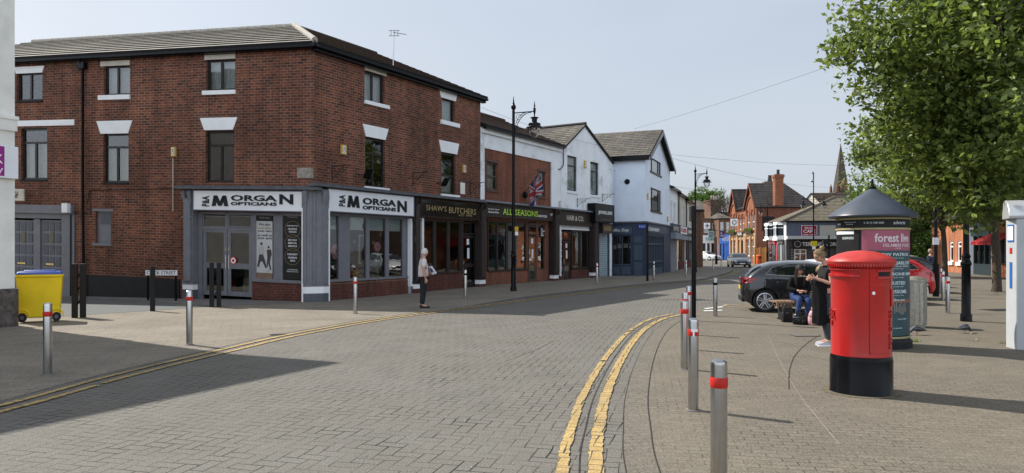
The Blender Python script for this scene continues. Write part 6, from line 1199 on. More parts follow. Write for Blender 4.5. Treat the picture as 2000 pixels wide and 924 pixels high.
p = at(1828, HY, 26); t = thing('notice_pole', 'black pole with small white notice beside the farther tree', 'post', (p.x, p.y, 0)); b = MB(); b.tube([(p.x, p.y, 0), (p.x, p.y, 3.2)], .06, 8); b.tube([(p.x, p.y, 0), (p.x, p.y, 1.2)], .11, 10); b.build('shaft', m_black, t); b = MB(); b.box(at(1828, 471, 25.9), (.22, .02, .26)); b.build('plate', m_signw, t)
p = at(1619, HY, 60); t = thing('traffic_light', 'dark traffic signal head on a pole before the cafe', 'traffic light', (p.x, p.y, 0)); b = MB(); b.tube([(p.x, p.y, 0), (p.x, p.y, 2.9)], .07, 8); b.build('pole', m_black, t); b = MB(); b.box(at(1614, 473, 60), (.6, .25, .35)); b.build('signal_head', m_blackm, t); 
# ================= pillar box
PB = Vector(((1681.5-1000)/FP*8.66, 8.66, 0)); t = thing('pillar_box', 'large red post box with domed cap and black base on the plaza', 'post box', PB); RX = .372
b = MB(); b.lathe([(.34, .45), (.352, .455), (.352, .47), (.348, .5), (.352, 1.47), (.36, 1.49), (.38, 1.5)], PB, 48, sx=RX/.352, sy=RX/.352); b.build('body', m_red, t, smooth=True)
b = MB(); b.lathe([(.40, 0), (.385, .02), (.385, .40), (.378, .44), (.37, .46), (.34, .46)], PB, 48); b.build('base', MAT('base_black_gloss', (.005, .005, .006), .2, .2, 5, bmp=.10, spec=.12, dirt=((.10, .09, .08), 4, .66, .35)), t, smooth=True)
b = MB(); b.lathe([(.38, 1.5), (.395, 1.52), (.42, 1.555), (.425, 1.575), (.418, 1.59), (.37, 1.625), (.28, 1.665), (.16, 1.695), (.05, 1.705), (0, 1.705)], PB, 48); co = b.build('cap', MAT('cap_faded_red', (.42, .035, .03), .45, .15, 8), t, smooth=True)
b = MB()
for k in range(72): a = 2*PI*k/72; b.box(PB+Vector((.402*math.cos(a), .402*math.sin(a), 1.532)), (.022, .02, .028), rz=a)
b.build('dentils', m_red, co)
def cyl_patch(mb, R_, a0, a1, z0, z1, th=.012, n=10, mi=0, c=PB):
    for i in range(n):
        p0, p1 = a0+(a1-a0)*i/n, a0+(a1-a0)*(i+1)/n; f = lambda a, r, z: c+Vector((r*math.cos(a), r*math.sin(a), z)); mb.hexa([f(p0, R_, z0), f(p1, R_, z0), f(p1, R_+th, z0), f(p0, R_+th, z0), f(p0, R_, z1), f(p1, R_, z1), f(p1, R_+th, z1), f(p0, R_+th, z1)], mi)
va = math.atan2(-PB.y, -PB.x)
def ang(px): # angle on the cylinder seen at horizontal pixel
    s = (px-1683)/61.0; return va+math.asin(max(-1, min(1, s)))
a0, a1 = ang(1623), ang(1682); b = MB(); cyl_patch(b, RX, a0-.3, a1, 1.395, 1.42, .03); cyl_patch(b, RX, a0-.3, a1, 1.475, 1.487, .022); cyl_patch(b, RX, a1-.03, a1, 1.395, 1.487, .02, 2); b.build('posting_hood', m_red, t, bevel=.003)
b = MB(); cyl_patch(b, RX-.001, a0-.1, a1-.06, 1.43, 1.465, .002); b.build('posting_slot', MAT('slot_red_shadow', (.35, .008, .008), .4, .1), t)
b = MB(); cyl_patch(b, RX-.001, ang(1716), ang(1738), 1.405, 1.455, .003); b.build('posting_slot', m_blackm, t, label='dark posting slot on the right side')
for z0_, z1_, w_ in ((1.38, 1.395, .025), (1.462, 1.474, .02)): b = MB(); cyl_patch(b, RX, ang(1713), ang(1740)+.2, z0_, z1_, w_); b.build('posting_hood', m_red, t)
b = MB(); d0 = ang(1699); cyl_patch(b, RX-.001, d0, d0+.012, .5, 1.47, .0025, 1); b.build('door_gap', m_blackm, t)
b = MB(); cyl_patch(b, RX, d0+.02, d0+.9, .5, .515, .004); cyl_patch(b, RX, d0+.02, d0+.9, 1.3, 1.31, .004); b.build('door_edge', m_red, t)
b = MB(); a = ang(1707); q = PB+Vector(((RX)*math.cos(a), RX*math.sin(a), at(1707, 573, 8.3).z)); nn = Vector((math.cos(a), math.sin(a), 0)); b.tube([q-nn*.004, q+nn*.008], .019, 16); b.build('lock', m_paintw, t)
def cyl_text(mb, s, c, R_, amid, width, z0, z1, th=.006, off=.0, mi=0, sub=True, rot=False):
    vs_, fs = text_mesh(s, off=off, ext=.5)
    if rot: vs_ = [Vector((-v.y, v.x, v.z)) for v in vs_]
    x0, x1 = min(v.x for v in vs_), max(v.x for v in vs_); y0, y1 = min(v.y for v in vs_), max(v.y for v in vs_); out = []
    for v in vs_:
        a = amid+((v.x-x0)/(x1-x0)-.5)*width/R_; z = z0+(z1-z0)*(v.y-y0)/(y1-y0); r = R_+(v.z+.5)*th; out.append(c+Vector((r*math.cos(a), r*math.sin(a), z)))
    mb.add(out, fs, mi)
b = MB(); cyl_text(b, 'E R', PB, RX, ang(1628)-.1, .2, .88, 1.0, .012); cyl_text(b, 'II', PB, RX, ang(1628)-.1, .05, .8, .86, .012); cyl_text(b, 'POST OFFICE', PB, RX, ang(1738)+.05, .07, .55, 1.0, .01, rot=True); b.build('raised_cipher', m_red, t)
b = MB(); cyl_patch(b, RX, ang(1740), ang(1740)+.35, 1.05, 1.25, .015); b.build('plate_holder', m_red, t, bevel=.003)
t.scale = (.905, .905, 1)
g = MB(); g.lathe([(.30, .0085), (.44, .0085)], PB, 40)
o = g.build('paving_ring', MAT('setts_mossy', (.13, .11, .07), .9, .3, 9, bmp=.4)); o['kind'] = 'structure'
# ================= advertising column
AC_ = Vector(((1704-1000)/FP*12.85, 12.85, 0)); RA = .66; t = thing('advertising_column', 'round advertising column with grey conical roof and concert posters', 'advertising column', AC_); va2 = math.atan2(-AC_.y, -AC_.x)
b = MB(); b.lathe([(.70, 0), (.70, .12), (.66, .16), (.645, .26), (.645, 2.30), (.62, 2.32)], AC_, 48); b.build('drum', m_blackm, t, smooth=True)
b = MB(); b.lathe([(.0, 2.28), (.80, 2.28), (.82, 2.31), (.805, 2.335), (.42, 2.58), (.06, 2.80), (.03, 2.82), (0, 2.82)], AC_, 48); ro = b.build('conical_roof', MAT('roof_grey_paint', (.055, .065, .085), .38, .12, 3), t, smooth=True); b = MB(); b.lathe([(.06, 2.79), (.07, 2.83), (.03, 2.85), (.02, 2.98), (0, 2.985)], AC_, 10); b.build('finial', m_black, ro, smooth=True)
m_gband = MAT('band_gold', (.33, .28, .14), .4, .15, 5); b = MB()
for z in (2.075, 2.255, .2): b.lathe([(.648, z-.016), (.672, z-.016), (.676, z), (.672, z+.016), (.648, z+.016)], AC_, 48)
b.build('gold_band', m_gband, t, smooth=True)
def ang2(px): s = (px-1704)/72.5; return va2+math.asin(max(-1, min(1, s)))
def panel(mb, pa, pb_, z0, z1, mi=0, R_=.648): cyl_patch(mb, R_, ang2(pa) if not isinstance(pa, float) else pa, ang2(pb_) if not isinstance(pb_, float) else pb_, z0, z1, .004, 24, mi, AC_)
b = MB(); panel(b, 1683, va2+2.0, 1.70, 2.055, 0); panel(b, 1683, va2+2.0, .52, 1.70, 1); panel(b, 1683, va2+2.0, .235, .52, 1); b.build('concert_poster', [MAT('poster_pink', (.33, .09, .13), .5, .12, 2), MAT('poster_teal', (.03, .065, .075), .5, .2, 2)], t)
b = MB(); panel(b, va2-1.5, 1678, .3, 1.98, 0); panel(b, va2-1.5, 1668, 1.985, 2.04, 1); b.build('beer_poster', [m_postb, m_signw], t)
b = MB(); m_ptx = MAT('poster_lettering', (.62, .56, .58), .5, 0); m_ptl = MAT('poster_lettering_pale', (.55, .62, .62), .5, 0)
def ctx(s, pa, pb_, y0, y1, mi, Rr=.6525, off=.0):
    k = 12.3; z1_, z0_ = at(0, y0, k).z, at(0, y1, k).z; A0 = ang2(pa) if not isinstance(pa, float) else pa; A1 = ang2(pb_) if not isinstance(pb_, float) else pb_; cyl_text(b, s, AC_, Rr, (A0+A1)/2, (A1-A0)*Rr, z0_, z1_, .004, off, mi)
ctx('forest live', 1708, va2+1.22, 456, 473, 0, off=.02); ctx('DELAMERE FOREST', 1724, 1774, 476, 482, 0, off=.005); ctx('SUMMER', 1746, 1758, 484, 486, 0)
for s, pa, pb_, y0, y1 in (('SNOW PATROL', 1702, 1772, 494, 500), ('GARY BARLOW', 1716, va2+1.3, 510, 517), ('with BEVERLEY KNIGHT', 1728, va2+1.25, 519, 521.5), ("RAG'N'BONE MAN", 1700, va2+1.45, 532, 538), ('BUSTED', 1738, 1766, 549.5, 556), ('BLOSSOMS', 1727, 1768, 566, 573), ('forestlive.com', 1727, 1765, 583, 588)): ctx(s, pa, pb_, y0, y1, 1, off=.012)
for s, y in (('Friday 13 June', 503), ('Saturday 14 June', 524), ('Sunday 15 June', 541), ('Thursday 19 June', 559), ('Saturday 21 June', 576)): ctx(s, 1742, 1763, y, y+2.2, 1)
ctx('Forestry England', 1752, 1768, 622, 625, 1); ctx('ON SALE NOW', 1742, 1760, 640, 642, 1); ctx('GUINNESS', 1645, 1668, 462, 467, 1, off=.01)
ctx('T: 0115 958 3000', 1687, 1726, 433, 437, 1, .6495); ctx('adverts', 1744, 1766, 431, 438, 1, .6495); ctx('Wide Community', 1649, 1672, 432, 434, 1, .6495); ctx('Advertising', 1653, 1666, 436, 438, 1, .6495); ctx('adverts', 1635, 1641, 433, 438, 1, .6495); b.build('poster_lettering', [m_ptx, m_ptl], t)
b = MB()
for k in range(9): aa = ang2(1745)+.5*k/9; cyl_patch(b, .6525, aa, aa+.03, .62+.03*math.sin(k), .78+.05*math.sin(k*2.1), .004, 1, 0, AC_)
panel(b, 1736, va2+1.7, .80, .86, 1, .6525); b.build('poster_picture', [MAT('poster_figures', (.22, .2, .17), .6, 0), MAT('poster_orange', (.22, .09, .05), .6, 0)], t)
t.scale = (.9, .9, 1)
# ================= litter bin, kiosk
a = Vector(((1784-1000)/FP*15.9, 15.9, 0)); t = thing('litter_bin', 'tall round steel litter bin behind the advertising column', 'litter bin', a); b = MB(); b.lathe([(.24, 0), (.24, .05), (.26, .06), (.26, 1.0), (.275, 1.01), (.275, 1.05), (.2, 1.1), (.1, 1.12), (0, 1.12)], a, 32); b.build('drum', MAT('worn_steel', (.40, .38, .33), .45, .2, 14, metal=.8), t, smooth=True); b = MB()
for k in range(16): an = k*PI/8; b.box(a+Vector((.262*math.cos(an), .262*math.sin(an), .53)), (.006, .02, .9), rz=an)
b.build('seams', m_steel, t)
kx = 8.53; ky = 12.6; t = thing('payment_kiosk', 'tall pale grey street kiosk with rounded top at the right edge', 'kiosk', (kx+.09, ky-.35, 0)); t.rotation_euler.z = R(-24); m_kio = MAT('kiosk_grey', (.42, .44, .45), .5, .06, 3, dirt=((.2, .2, .19), 3, .66, .3)); b = MB()
KZ = at(0, 428, 12.5).z; b.hexa([Vector(q) for q in ((kx, ky-.02, 0), (kx+.09, ky-.35, 0), (kx+1.1, ky-.35, 0), (kx+1.1, ky+.5, 0), (kx, ky-.02, KZ), (kx+.09, ky-.35, KZ), (kx+1.1, ky-.35, KZ), (kx+1.1, ky+.5, KZ))]); b.build('cabinet', m_kio, t, bevel=.012)
b = MB(); prof = [(-.37, 0), (-.38, .05), (-.33, .17), (-.25, .26), (-.12, .32), (.0, .33), (.1, .28), (.16, .15), (.17, 0)]; b.extr([(kx-.02, ky+y, KZ+z) for y, z in prof], (1.15, 0, 0)); b.build('hood', MAT('hood_silver', (.5, .51, .52), .35, .05, 4, metal=.4), t, bevel=.01, smooth=True)
def onside(mb, k0, k1, z0, z1, mi=0, e=.004):
    A = Vector((kx, ky-.02, 0)); B_ = Vector((kx+.09, ky-.35, 0)); nn = Vector((-(A-B_).y, (A-B_).x, 0)).normalized()
    if nn.x > 0: nn = -nn
    p, q = A.lerp(B_, k0)+nn*e, A.lerp(B_, k1)+nn*e; mb.extr([p+Vector((0, 0, z0)), q+Vector((0, 0, z0)), q+Vector((0, 0, z1)), p+Vector((0, 0, z1))], nn*.004, mi)
b = MB(); onside(b, .2, .8, KZ-.4, KZ-.1, 2); onside(b, .25, .75, KZ-.37, KZ-.13, 0, .009); onside(b, .4, .62, KZ-.60, KZ-.5, 1); onside(b, .4, .62, KZ-1.2, KZ-.75, 2); b.build('side_notice', [m_signw, m_redband, MAT('kiosk_blue', (.03, .12, .4), .4, 0)], t)
b = MB(); b.box((kx+.3, ky-.353, KZ-.75), (.16, .006, .12)); b.build('sticker', m_postb, t); b = MB(); b.box((kx+.3, ky-.3575, KZ-.72), (.12, .003, .03)); b.build('sticker_stripe', m_redband, t)
b = MB(); b.box((kx+.75, ky-.353, KZ-.25), (.5, .006, .35)); b.build('screen', MAT('screen_blue', (.1, .25, .5), .2, 0), t); b = MB(); b.box((kx+.3, ky-.353, KZ-1.0), (.07, .006, .09)); b.build('sticker', m_signw, t)
# ================= cars
def interp(tab, x):
    if x <= tab[0][0]: return tab[0][1]
    for (a, b), (c, d) in zip(tab, tab[1:]):
        if x <= c: k = (x-a)/(c-a); return b+(d-b)*k
    return tab[-1][1]
def apply_mods(o):
    bpy.context.view_layer.update(); dg_ = bpy.context.evaluated_depsgraph_get(); me = bpy.data.meshes.new_from_object(o.evaluated_get(dg_)); old = o.data; o.modifiers.clear(); me.name = old.name; o.data = me; return o
def make_car(label, paint, L=4.25, W=1.78, top=None, belt=None, hatch=True, group='parked cars', plate=True, lights='rear', rimstyle=5, cat='car'):
    """car along x, front at +x, wheels at z 0; top and belt are side profiles with x from 0 (rear) to 1 (front)"""
    t = thing('parked_car', label, cat, group=group); hw_ = W/2
    top = top or [(0, .62), (.012, .86), (.03, 1.0), (.06, 1.12), (.12, 1.30), (.19, 1.39), (.30, 1.43), (.42, 1.43), (.52, 1.37), (.62, 1.20), (.70, 1.02), (.73, .97), (.85, .90), (.94, .78), (.985, .66), (1, .50)]
    low = [(0, .42), (.02, .30), (.06, .22), (.94, .20), (.98, .26), (1, .36)]
    plan = [(0, .74), (.01, .82), (.04, .92), (.12, .99), (.3, 1), (.75, 1), (.9, .96), (.96, .88), (.99, .80), (1, .72)]
    belt = belt or [(0, .80), (.06, .98), (.2, .98), (.7, .92), (.73, .90), (1, .60)]
    def g(z, x):
        bz = interp(belt, x)
        if z < .28: return .93+.06*(z-.18)/.1
        if z < .62: return .985+.015*(z-.28)/.34
        if z <= bz: return 1.0-.035*(z-.62)/max(.01, bz-.62)
        return .965-.44*(z-bz)
    def halfw(x, z):
        zt = interp(top, x); c = 1.0; zc = zt-.16
        if z > zc: q = min(1, (z-zc)/(zt-zc+1e-6)); c = max(0, 1-q**2.6)**(.5)
        return hw_*interp(plan, x)*g(z, x)*max(c, 0)
    xs = [0, .006, .02, .04, .06, .09, .12, .155, .19, .24, .3, .36, .42, .47, .52, .57, .62, .66, .70, .73, .78, .82, .86, .90, .94, .965, .985, .995, 1]; NZ = 15; verts = []; faces = []
    for x in xs:
        zl, zt = interp(low, x), interp(top, x)
        ring = []
        for i in range(NZ+1):
            k = i/NZ; z = zl+(zt-zl)*(1-(1-k)**1.6) if k < 1 else zt; ring.append((x*L, -halfw(x, z) if i < NZ else 0, z))
        verts += [(p[0], p[1], p[2]) for p in ring]; verts += [(p[0], -p[1], p[2]) for p in ring[:-1][::-1]]
    m = 2*NZ+1
    for i in range(len(xs)-1):
        for j in range(m-1): faces.append((i*m+j, i*m+j+1, (i+1)*m+j+1, (i+1)*m+j))
        faces.append((i*m+m-1, i*m, (i+1)*m, (i+1)*m+m-1))
    faces.append(tuple(range(m))); faces.append(tuple(range((len(xs)-1)*m, len(xs)*m))[::-1])
    b = MB(); b.add([(-L/2+v[0], v[1], v[2]) for v in verts], faces); body = b.build('body', paint, t, smooth=True)
    bm = bmesh.new(); bm.from_mesh(body.data); bmesh.ops.recalc_face_normals(bm, faces=bm.faces); bm.to_mesh(body.data); bm.free()
    wr = .315; wx = (.145*L-L/2, .80*L-L/2); c = MB()
    for x in wx:
        for s_ in (-1, 1): c.tube([(x, s_*(hw_+.1), wr), (x, s_*(hw_-.30), wr)], wr+.055, 28)
    cut = c.build('cut', m_blackm, None); md = body.modifiers.new('b', 'BOOLEAN'); md.object = cut; md.operation = 'DIFFERENCE'; md.solver = 'EXACT'; apply_mods(body); bpy.data.objects.remove(cut)
    body.data.shade_smooth(); body.data.set_sharp_from_angle(angle=R(40))
    X = lambda x: x*L-L/2
    gmat = MAT('car_glass_'+label[:8], (.012, .014, .016), .04, 0, spec=.8)
    for s_ in (-1, 1):  # side glass
        outline = [(.15, 1.06), (.2, 1.25), (.30, 1.335), (.42, 1.345), (.51, 1.30), (.595, 1.15), (.665, .985), (.60, .975), (.3, 1.0)]
        outline = [(x, min(z, interp(top, x)-.085)) for x, z in outline]; gb = MB(); nn = 26; xs2 = [.152+(.655-.152)*i/nn for i in range(nn+1)]; up = outline[:7]; lo_ = [(.115, 1.05), (.3, 1.02), (.6, .985), (.665, .985)]
        for i in range(nn):
            qa, qb = xs2[i], xs2[i+1]
            for j in range(4):
                z = lambda x, k: interp(lo_, x)+(max(interp(up, x), interp(lo_, x)+.004)-interp(lo_, x))*k
                P_ = lambda x, k: Vector((X(x), s_*(halfw(x, z(x, k))+.005), z(x, k))); q = [P_(qa, j/4), P_(qb, j/4), P_(qb, (j+1)/4), P_(qa, (j+1)/4)]
                if s_ > 0: q.reverse()
                gb.quad(*q)
        gb.build('side_window', gmat, t, smooth=True)
        tr = MB(); tr.tube([Vector((X(x), s_*(halfw(x, interp(lo_, x))+.008), interp(lo_, x)-.004)) for x in [.15+.508*i/14 for i in range(15)]]+[], .009, 5); tr.tube([Vector((X(x), s_*(halfw(x, interp(up, x))+.006), interp(up, x)+.003)) for x in [.15+.508*i/24 for i in range(25)]], .006, 5); tr.build('window_trim', m_steel, t)
        pl = MB()
        for x in (.225, .40):
            pts = [Vector((X(x+(.0 if k else 0)), s_*(halfw(x, z_)+.010), z_)) for k, z_ in enumerate([interp(lo_, x)+(interp(up, x)-interp(lo_, x))*i/5 for i in range(6)])]; pl.tube(pts, .016, 4)
        pl.build('window_pillar', m_black, t)
        dl = MB()
        for x in (.60, .405): dl.tube([Vector((X(x), s_*(halfw(x, z_)+.001), z_)) for z_ in (.33, .5, .65, .8, .95)], .005, 4)
        dl.tube([Vector((X(x), s_*(halfw(x, z_)+.001), z_)) for x, z_ in ((.195, .97), (.21, .8), (.25, .66), (.28, .55), (.28, .36))], .005, 4)
        dl.tube([Vector((X(x), s_*(halfw(x, .3)+.001), .31)) for x in (.28, .4, .6, .66)], .006, 4); dl.build('door_gap', m_blackm, t)
        hd = MB()
        for x in (.245, .435): z_ = .845; hd.tube([Vector((X(x+.05*k), s_*(halfw(x, z_)+(.03 if 0 < k < 1 else .006)), z_)) for k in (0, .15, .5, .85, 1)], .013, 6)
        hd.build('door_handle', paint, t, smooth=True)
        mr = MB(); mr.ball((X(.615), s_*(hw_+.10), .98), (.07, .1, .065), 10); mr.tube([(X(.62), s_*(hw_-.08), .96), (X(.615), s_*(hw_+.06), .97)], .02, 6); mr.build('mirror', paint, t, smooth=True)
    # wheels
    rim = MAT('alloy_'+label[:6], (.55, .55, .57), .3, .05, metal=.9)
    for x in wx:
        for s_ in (-1, 1):
            yo = s_*(hw_-.02); yi = s_*(hw_-.22); b = MB(); b.lathe([(wr-.085, 0), (wr-.02, -.012), (wr, .02), (wr, .16), (wr-.03, .19), (wr-.085, .19)], n=32)
            Mx = Matrix.Rotation(-PI/2*(-s_), 4, 'X')
            b.v = [Vector((x+v.x, yo-s_*(v.z), wr+v.y)) for v in b.v]; w = b.build('wheel', MAT('tyre', (.015, .015, .016), .8, .1) if 'tyre' not in bpy.data.materials else bpy.data.materials['tyre'], t, smooth=True); r_ = MB(); rr_2 = wr-.085
            r_.lathe([(rr_2, 0), (rr_2-.02, -.006), (rr_2-.03, .02), (rr_2-.035, .12)], n=28); r_.v = [Vector((x+v.x, yo-s_*v.z, wr+v.y)) for v in r_.v]
            for k in range(rimstyle):
                a = 2*PI*k/rimstyle+.3
                for da in (-.16, .16): r_.tube([Vector((x+.045*math.cos(a+da*3), yo+s_*.004, wr+.045*math.sin(a+da*3))), Vector((x+(rr_2-.02)*math.cos(a+da), yo-s_*.004, wr+(rr_2-.02)*math.sin(a+da)))], [.018, .016], 6)
            r_.tube([(x, yo+s_*.008, wr), (x, yo-s_*.03, wr)], .05, 14); r_.build('rim', rim, w, smooth=True); d_ = MB(); d_.tube([(x, yo-s_*.07, wr), (x, yo-s_*.09, wr)], rr_2, 20); d_.build('brake_disc', m_greyd, w)
    # rear and front glass, lights
    def band(x0, x1, kw, name, m, n=8, e=.006, x_in=None):
        gb = MB()
        for i in range(n):
            for j in range(10):
                def P_(i_, j_): x = x0+(x1-x0)*i_/n; z = interp(top, x); y = (-1+2*j_/10)*kw*hw_*interp(plan, x); zz = z-.10*abs(y/hw_)**2.6; return Vector((X(x), y, zz+e))
                gb.quad(P_(i, j), P_(i+1, j), P_(i+1, j+1), P_(i, j+1))
        gb.build(name, m, t, smooth=True)
    band(.535, .71, .74, 'windscreen', gmat); band(.035, .125, .70, 'rear_window', gmat, e=.008)
    tl = MAT('tail_light', (.35, .01, .01), .15, .1, coat=.5) if 'tail_light' not in bpy.data.materials else bpy.data.materials['tail_light']; hl = MAT('head_light', (.6, .62, .64), .08, .1) if 'head_light' not in bpy.data.materials else bpy.data.materials['head_light']
    for s_ in (-1, 1):
        b = MB(); n = 10
        for i in range(n):
            x0_, x1_ = .008+.085*i/n, .008+.085*(i+1)/n
            def hz(x): k = (x-.008)/.085; return (.80+.10*k*k, .96-.02*k)
            a0_, a1_ = hz(x0_), hz(x1_); P_ = lambda x, z: Vector((X(x)-.004, s_*(halfw(x, min(z, interp(top, x)-.02))+.012), z)); q = [P_(x0_, a0_[0]), P_(x1_, a1_[0]), P_(x1_, a1_[1]), P_(x0_, min(a0_[1], interp(top, x0_)-.01))]
            if s_ > 0: q.reverse()
            b.quad(*q)
        b.extr([(X(.004), s_*hw_*.50, .82), (X(.004), s_*hw_*.73, .80), (X(.010), s_*hw_*.73, .93), (X(.010), s_*hw_*.52, .91)], (.03, 0, 0)); b.build('tail_light', tl, t, smooth=False)
        b = MB(); b.hexa([Vector(q) for q in ((X(.985)+.0, s_*hw_*.42, .60), (X(.992)+.0, s_*hw_*.80, .60), (X(.90), s_*hw_*.955, .66), (X(.92), s_*hw_*.5, .68), (X(.965)+.01, s_*hw_*.46, .68), (X(.965)+.01, s_*hw_*.80, .70), (X(.88), s_*hw_*.955, .77), (X(.90), s_*hw_*.5, .77))]); b.build('headlight', hl, t)
    b = MB(); b.box((X(.998), 0, .50), (.05, W*.52, .17)); b.box((X(.993), 0, .30), (.06, W*.6, .10)); b.build('grille', m_blackm, t, bevel=.02); b = MB(); b.box((X(1.004), 0, .40), (.03, .52, .11)); b.build('number_plate', m_signw, t); b = MB(); b.box((X(-.001), 0, .66), (.02, .52, .11)); b.build('number_plate', MAT('plate_yellow', (.6, .42, .03), .4, 0) if 'plate_yellow' not in bpy.data.materials else bpy.data.materials['plate_yellow'], t)
    b = MB(); b.box((X(.012), 0, .36), (.10, W*.7, .18)); b.build('rear_bumper_insert', m_blackm, t, bevel=.03); b = MB(); b.box((0, 0, .30), (L*.72, W*.80, .16)); b.build('underside', m_blackm, t)
    return t
paint = lambda n, c, r=.22, coat=1.0: MAT(n, c, r, .02, 1, coat=coat)
m_pblk = paint('paint_black', (.010, .011, .014)); m_pwh = paint('paint_white', (.72, .73, .74)); m_pred = paint('paint_red', (.55, .012, .012)); m_pgr = paint('paint_gunmetal', (.10, .11, .12)); m_pdk = paint('paint_charcoal', (.02, .022, .028))
c = make_car('black five door hatchback parked behind the people on the bench', m_pblk, L=4.25); yb = 19.95; sc = .95; c.scale = (sc, sc, .99)
c.location = (at(1455, HY, 19.3).x+2.02+.16, yb, 0); c.rotation_euler.z = R(-13)
c = make_car('white hatchback parked behind the black hatchback', m_pwh, L=4.3); c.location = (at(1533, HY, 22.8).x+2.15, 23.0, 0); c.rotation_euler.z = R(-3)
top3 = [(0, .62), (.012, .92), (.03, 1.06), (.08, 1.2), (.14, 1.38), (.2, 1.46), (.30, 1.5), (.42, 1.5), (.52, 1.43), (.62, 1.25), (.70, 1.08), (.73, 1.02), (.85, .95), (.94, .83), (.985, .68), (1, .50)]
c = make_car('bright red hatchback with its tail towards the steel bollards', m_pred, top=top3); c.location = (at(1826, HY, 24.6).x-2.12, 25.3, 0); c.rotation_euler.z = R(180-5)
c = make_car('dark charcoal hatchback parked beyond the red car', m_pdk, top=top3); c.location = (at(1833, HY, 28.5).x-2.1, 29.0, 0); c.rotation_euler.z = R(180-6)
c = make_car('white topped estate car farthest in the parked row, under the trees', m_pwh, top=top3); c.location = (at(1815, HY, 33).x-2.1, 33.2, 0); c.rotation_euler.z = R(180-6)
c = make_car('gunmetal saloon car driving towards us in the road before the pub', m_pgr, group=None, W=1.85, L=4.5); c.location = (at(1455, HY, 66).x+.55, 69.5, 0); c.scale = (.96,)*3; c.rotation_euler.z = R(-99)
c = make_car('distant white saloon car before the pharmacy', m_pwh, group=None, W=1.8, L=4.3); c.location = (at(1389, HY, 108).x-.3, 109, 0); c.rotation_euler.z = R(-60)
# orange bollard bins by the pub
ob = None
for px, lab in ((1430, 'orange litter bin left of the gunmetal car by the pub'), (1482, 'orange litter bin beside the timber fence')):
    p = at(px, HY, 80 if px > 1450 else 92)
    if ob is None:
        ob = thing('orange_bin', lab, 'litter bin', (p.x, p.y, 0), group='orange bins by the pub'); b = MB(); o_ = ob.location; b.lathe([(.26, 0), (.28, .1), (.28, .9), (.31, .92), (.31, 1.0), (.2, 1.1), (0, 1.12)], o_, 14); b.build('drum', MAT('bin_orange', (.6, .12, .03), .5, .1), ob, smooth=True); b = MB(); b.box(o_+Vector((0, -.29, .8)), (.3, .06, .14)); b.build('opening', m_blackm, ob)
    else: clone(ob, (p.x, p.y, 0), .2, lab)
# ================= bench, bags
bx0, bx1 = at(1507, HY, 17.5).x, at(1640, HY, 17.5).x; byy = 17.25; t = thing('slatted_bench', 'timber slatted bench without a back in front of the black car', 'bench', ((bx0+bx1)/2, byy, 0)); m_sl = MAT('bench_timber', (.22, .14, .09), .7, .25, 6); n = 20; b = MB()
for k in range(n): x = bx0+(bx1-bx0)*(k+.5)/n; b.box((x, byy+.22, .455), ((bx1-bx0)/n*.68, .50, .035)); b.box((x, byy-.04, .40), ((bx1-bx0)/n*.68, .035, .13))
b.build('seat', m_sl, t); b = MB()
for x in (bx0+.25, bx1-.25): b.box((x, byy+.22, .21), (.06, .4, .42)); b.box((x, byy+.22, .015), (.1, .48, .03))
b.build('leg', m_blackm, t); b = MB(); b.box(((bx0+bx1)/2, byy+.2, .36), (bx1-bx0-.1, .05, .05)); b.build('rail', m_steel, t)
def bag(name, lab, px, py, w, h, d, m, style):
    p = gp(px, py); t = thing(name, lab, 'bag', (p.x, p.y+d/2, 0)); b = MB(); c = p+Vector((0, d/2, 0))
    if style == 'box': b.hexa([c+Vector(q) for q in ((-w/2, -d/2, 0), (w/2, -d/2, 0), (w/2, d/2, 0), (-w/2, d/2, 0), (-w*.47, -d*.42, h), (w*.47, -d*.42, h), (w*.44, d*.4, h*.95), (-w*.46, d*.4, h*.97))])
    elif style == 'hand': b.lathe([(0, 0), (w*.46, 0), (w*.5, .04), (w*.49, h*.5), (w*.40, h*.85), (w*.3, h*.93), (0, h*.9)], c, 20, sy=d/w)
    else: b.lathe([(0, 0), (w*.42, 0), (w*.5, .05), (w*.5, h*.4), (w*.44, h*.7), (w*.34, h*.9), (w*.15, h), (0, h)], c, 20, sy=d/w)
    b.build('bag_body', m, t, smooth=True, bevel=.02 if style == 'box' else 0); b = MB(); hz = h*.9
    b.tube([c+Vector((-w*.28, 0, hz)), c+Vector((-w*.24, -.02, hz+.06)), c+Vector((0, -.03, hz+.09)), c+Vector((w*.24, -.02, hz+.06)), c+Vector((w*.28, 0, hz))], .012, 6); b.build('handle', m, t, smooth=True)
    if style != 'box':
        b = MB(); b.lathe([(w*.36, 0), (w*.38, h*.05), (w*.38, h*.35), (w*.3, h*.42), (0, h*.42)], c+Vector((0, -d*.32, .03)), 14, sy=.5); b.build('front_pocket', m, t, smooth=True)
    b = MB(); b.tube([c+Vector((w*.49*math.cos(a), d*.49*math.sin(a), h*.62)) for a in [PI+i*PI/8 for i in range(9)]], .006, 4); b.build('zip', m_steel, t)
    return t
m_bagb = MAT('bag_black', (.012, .012, .013), .4, .3, 8); bag('shopping_bag', 'plain black boxy bag at the feet of the woman in the cap', 1540, 630, .24, .36, .16, m_bagb, 'box'); bag('handbag', 'shiny black handbag on the ground under the bench, between the black bag and pink rucksack', 1567, 635, .36, .28, .2, MAT('bag_leather', (.01, .01, .011), .22, .3, 8), 'hand'); bag('rucksack', 'pink rucksack standing on the paving beside the black handbag', 1596, 636.5, .32, .36, .22, MAT('bag_pink', (.55, .30, .32), .75, .25, 7, dirt=((.3, .25, .15), 5, .55, .6)), 'ruck')
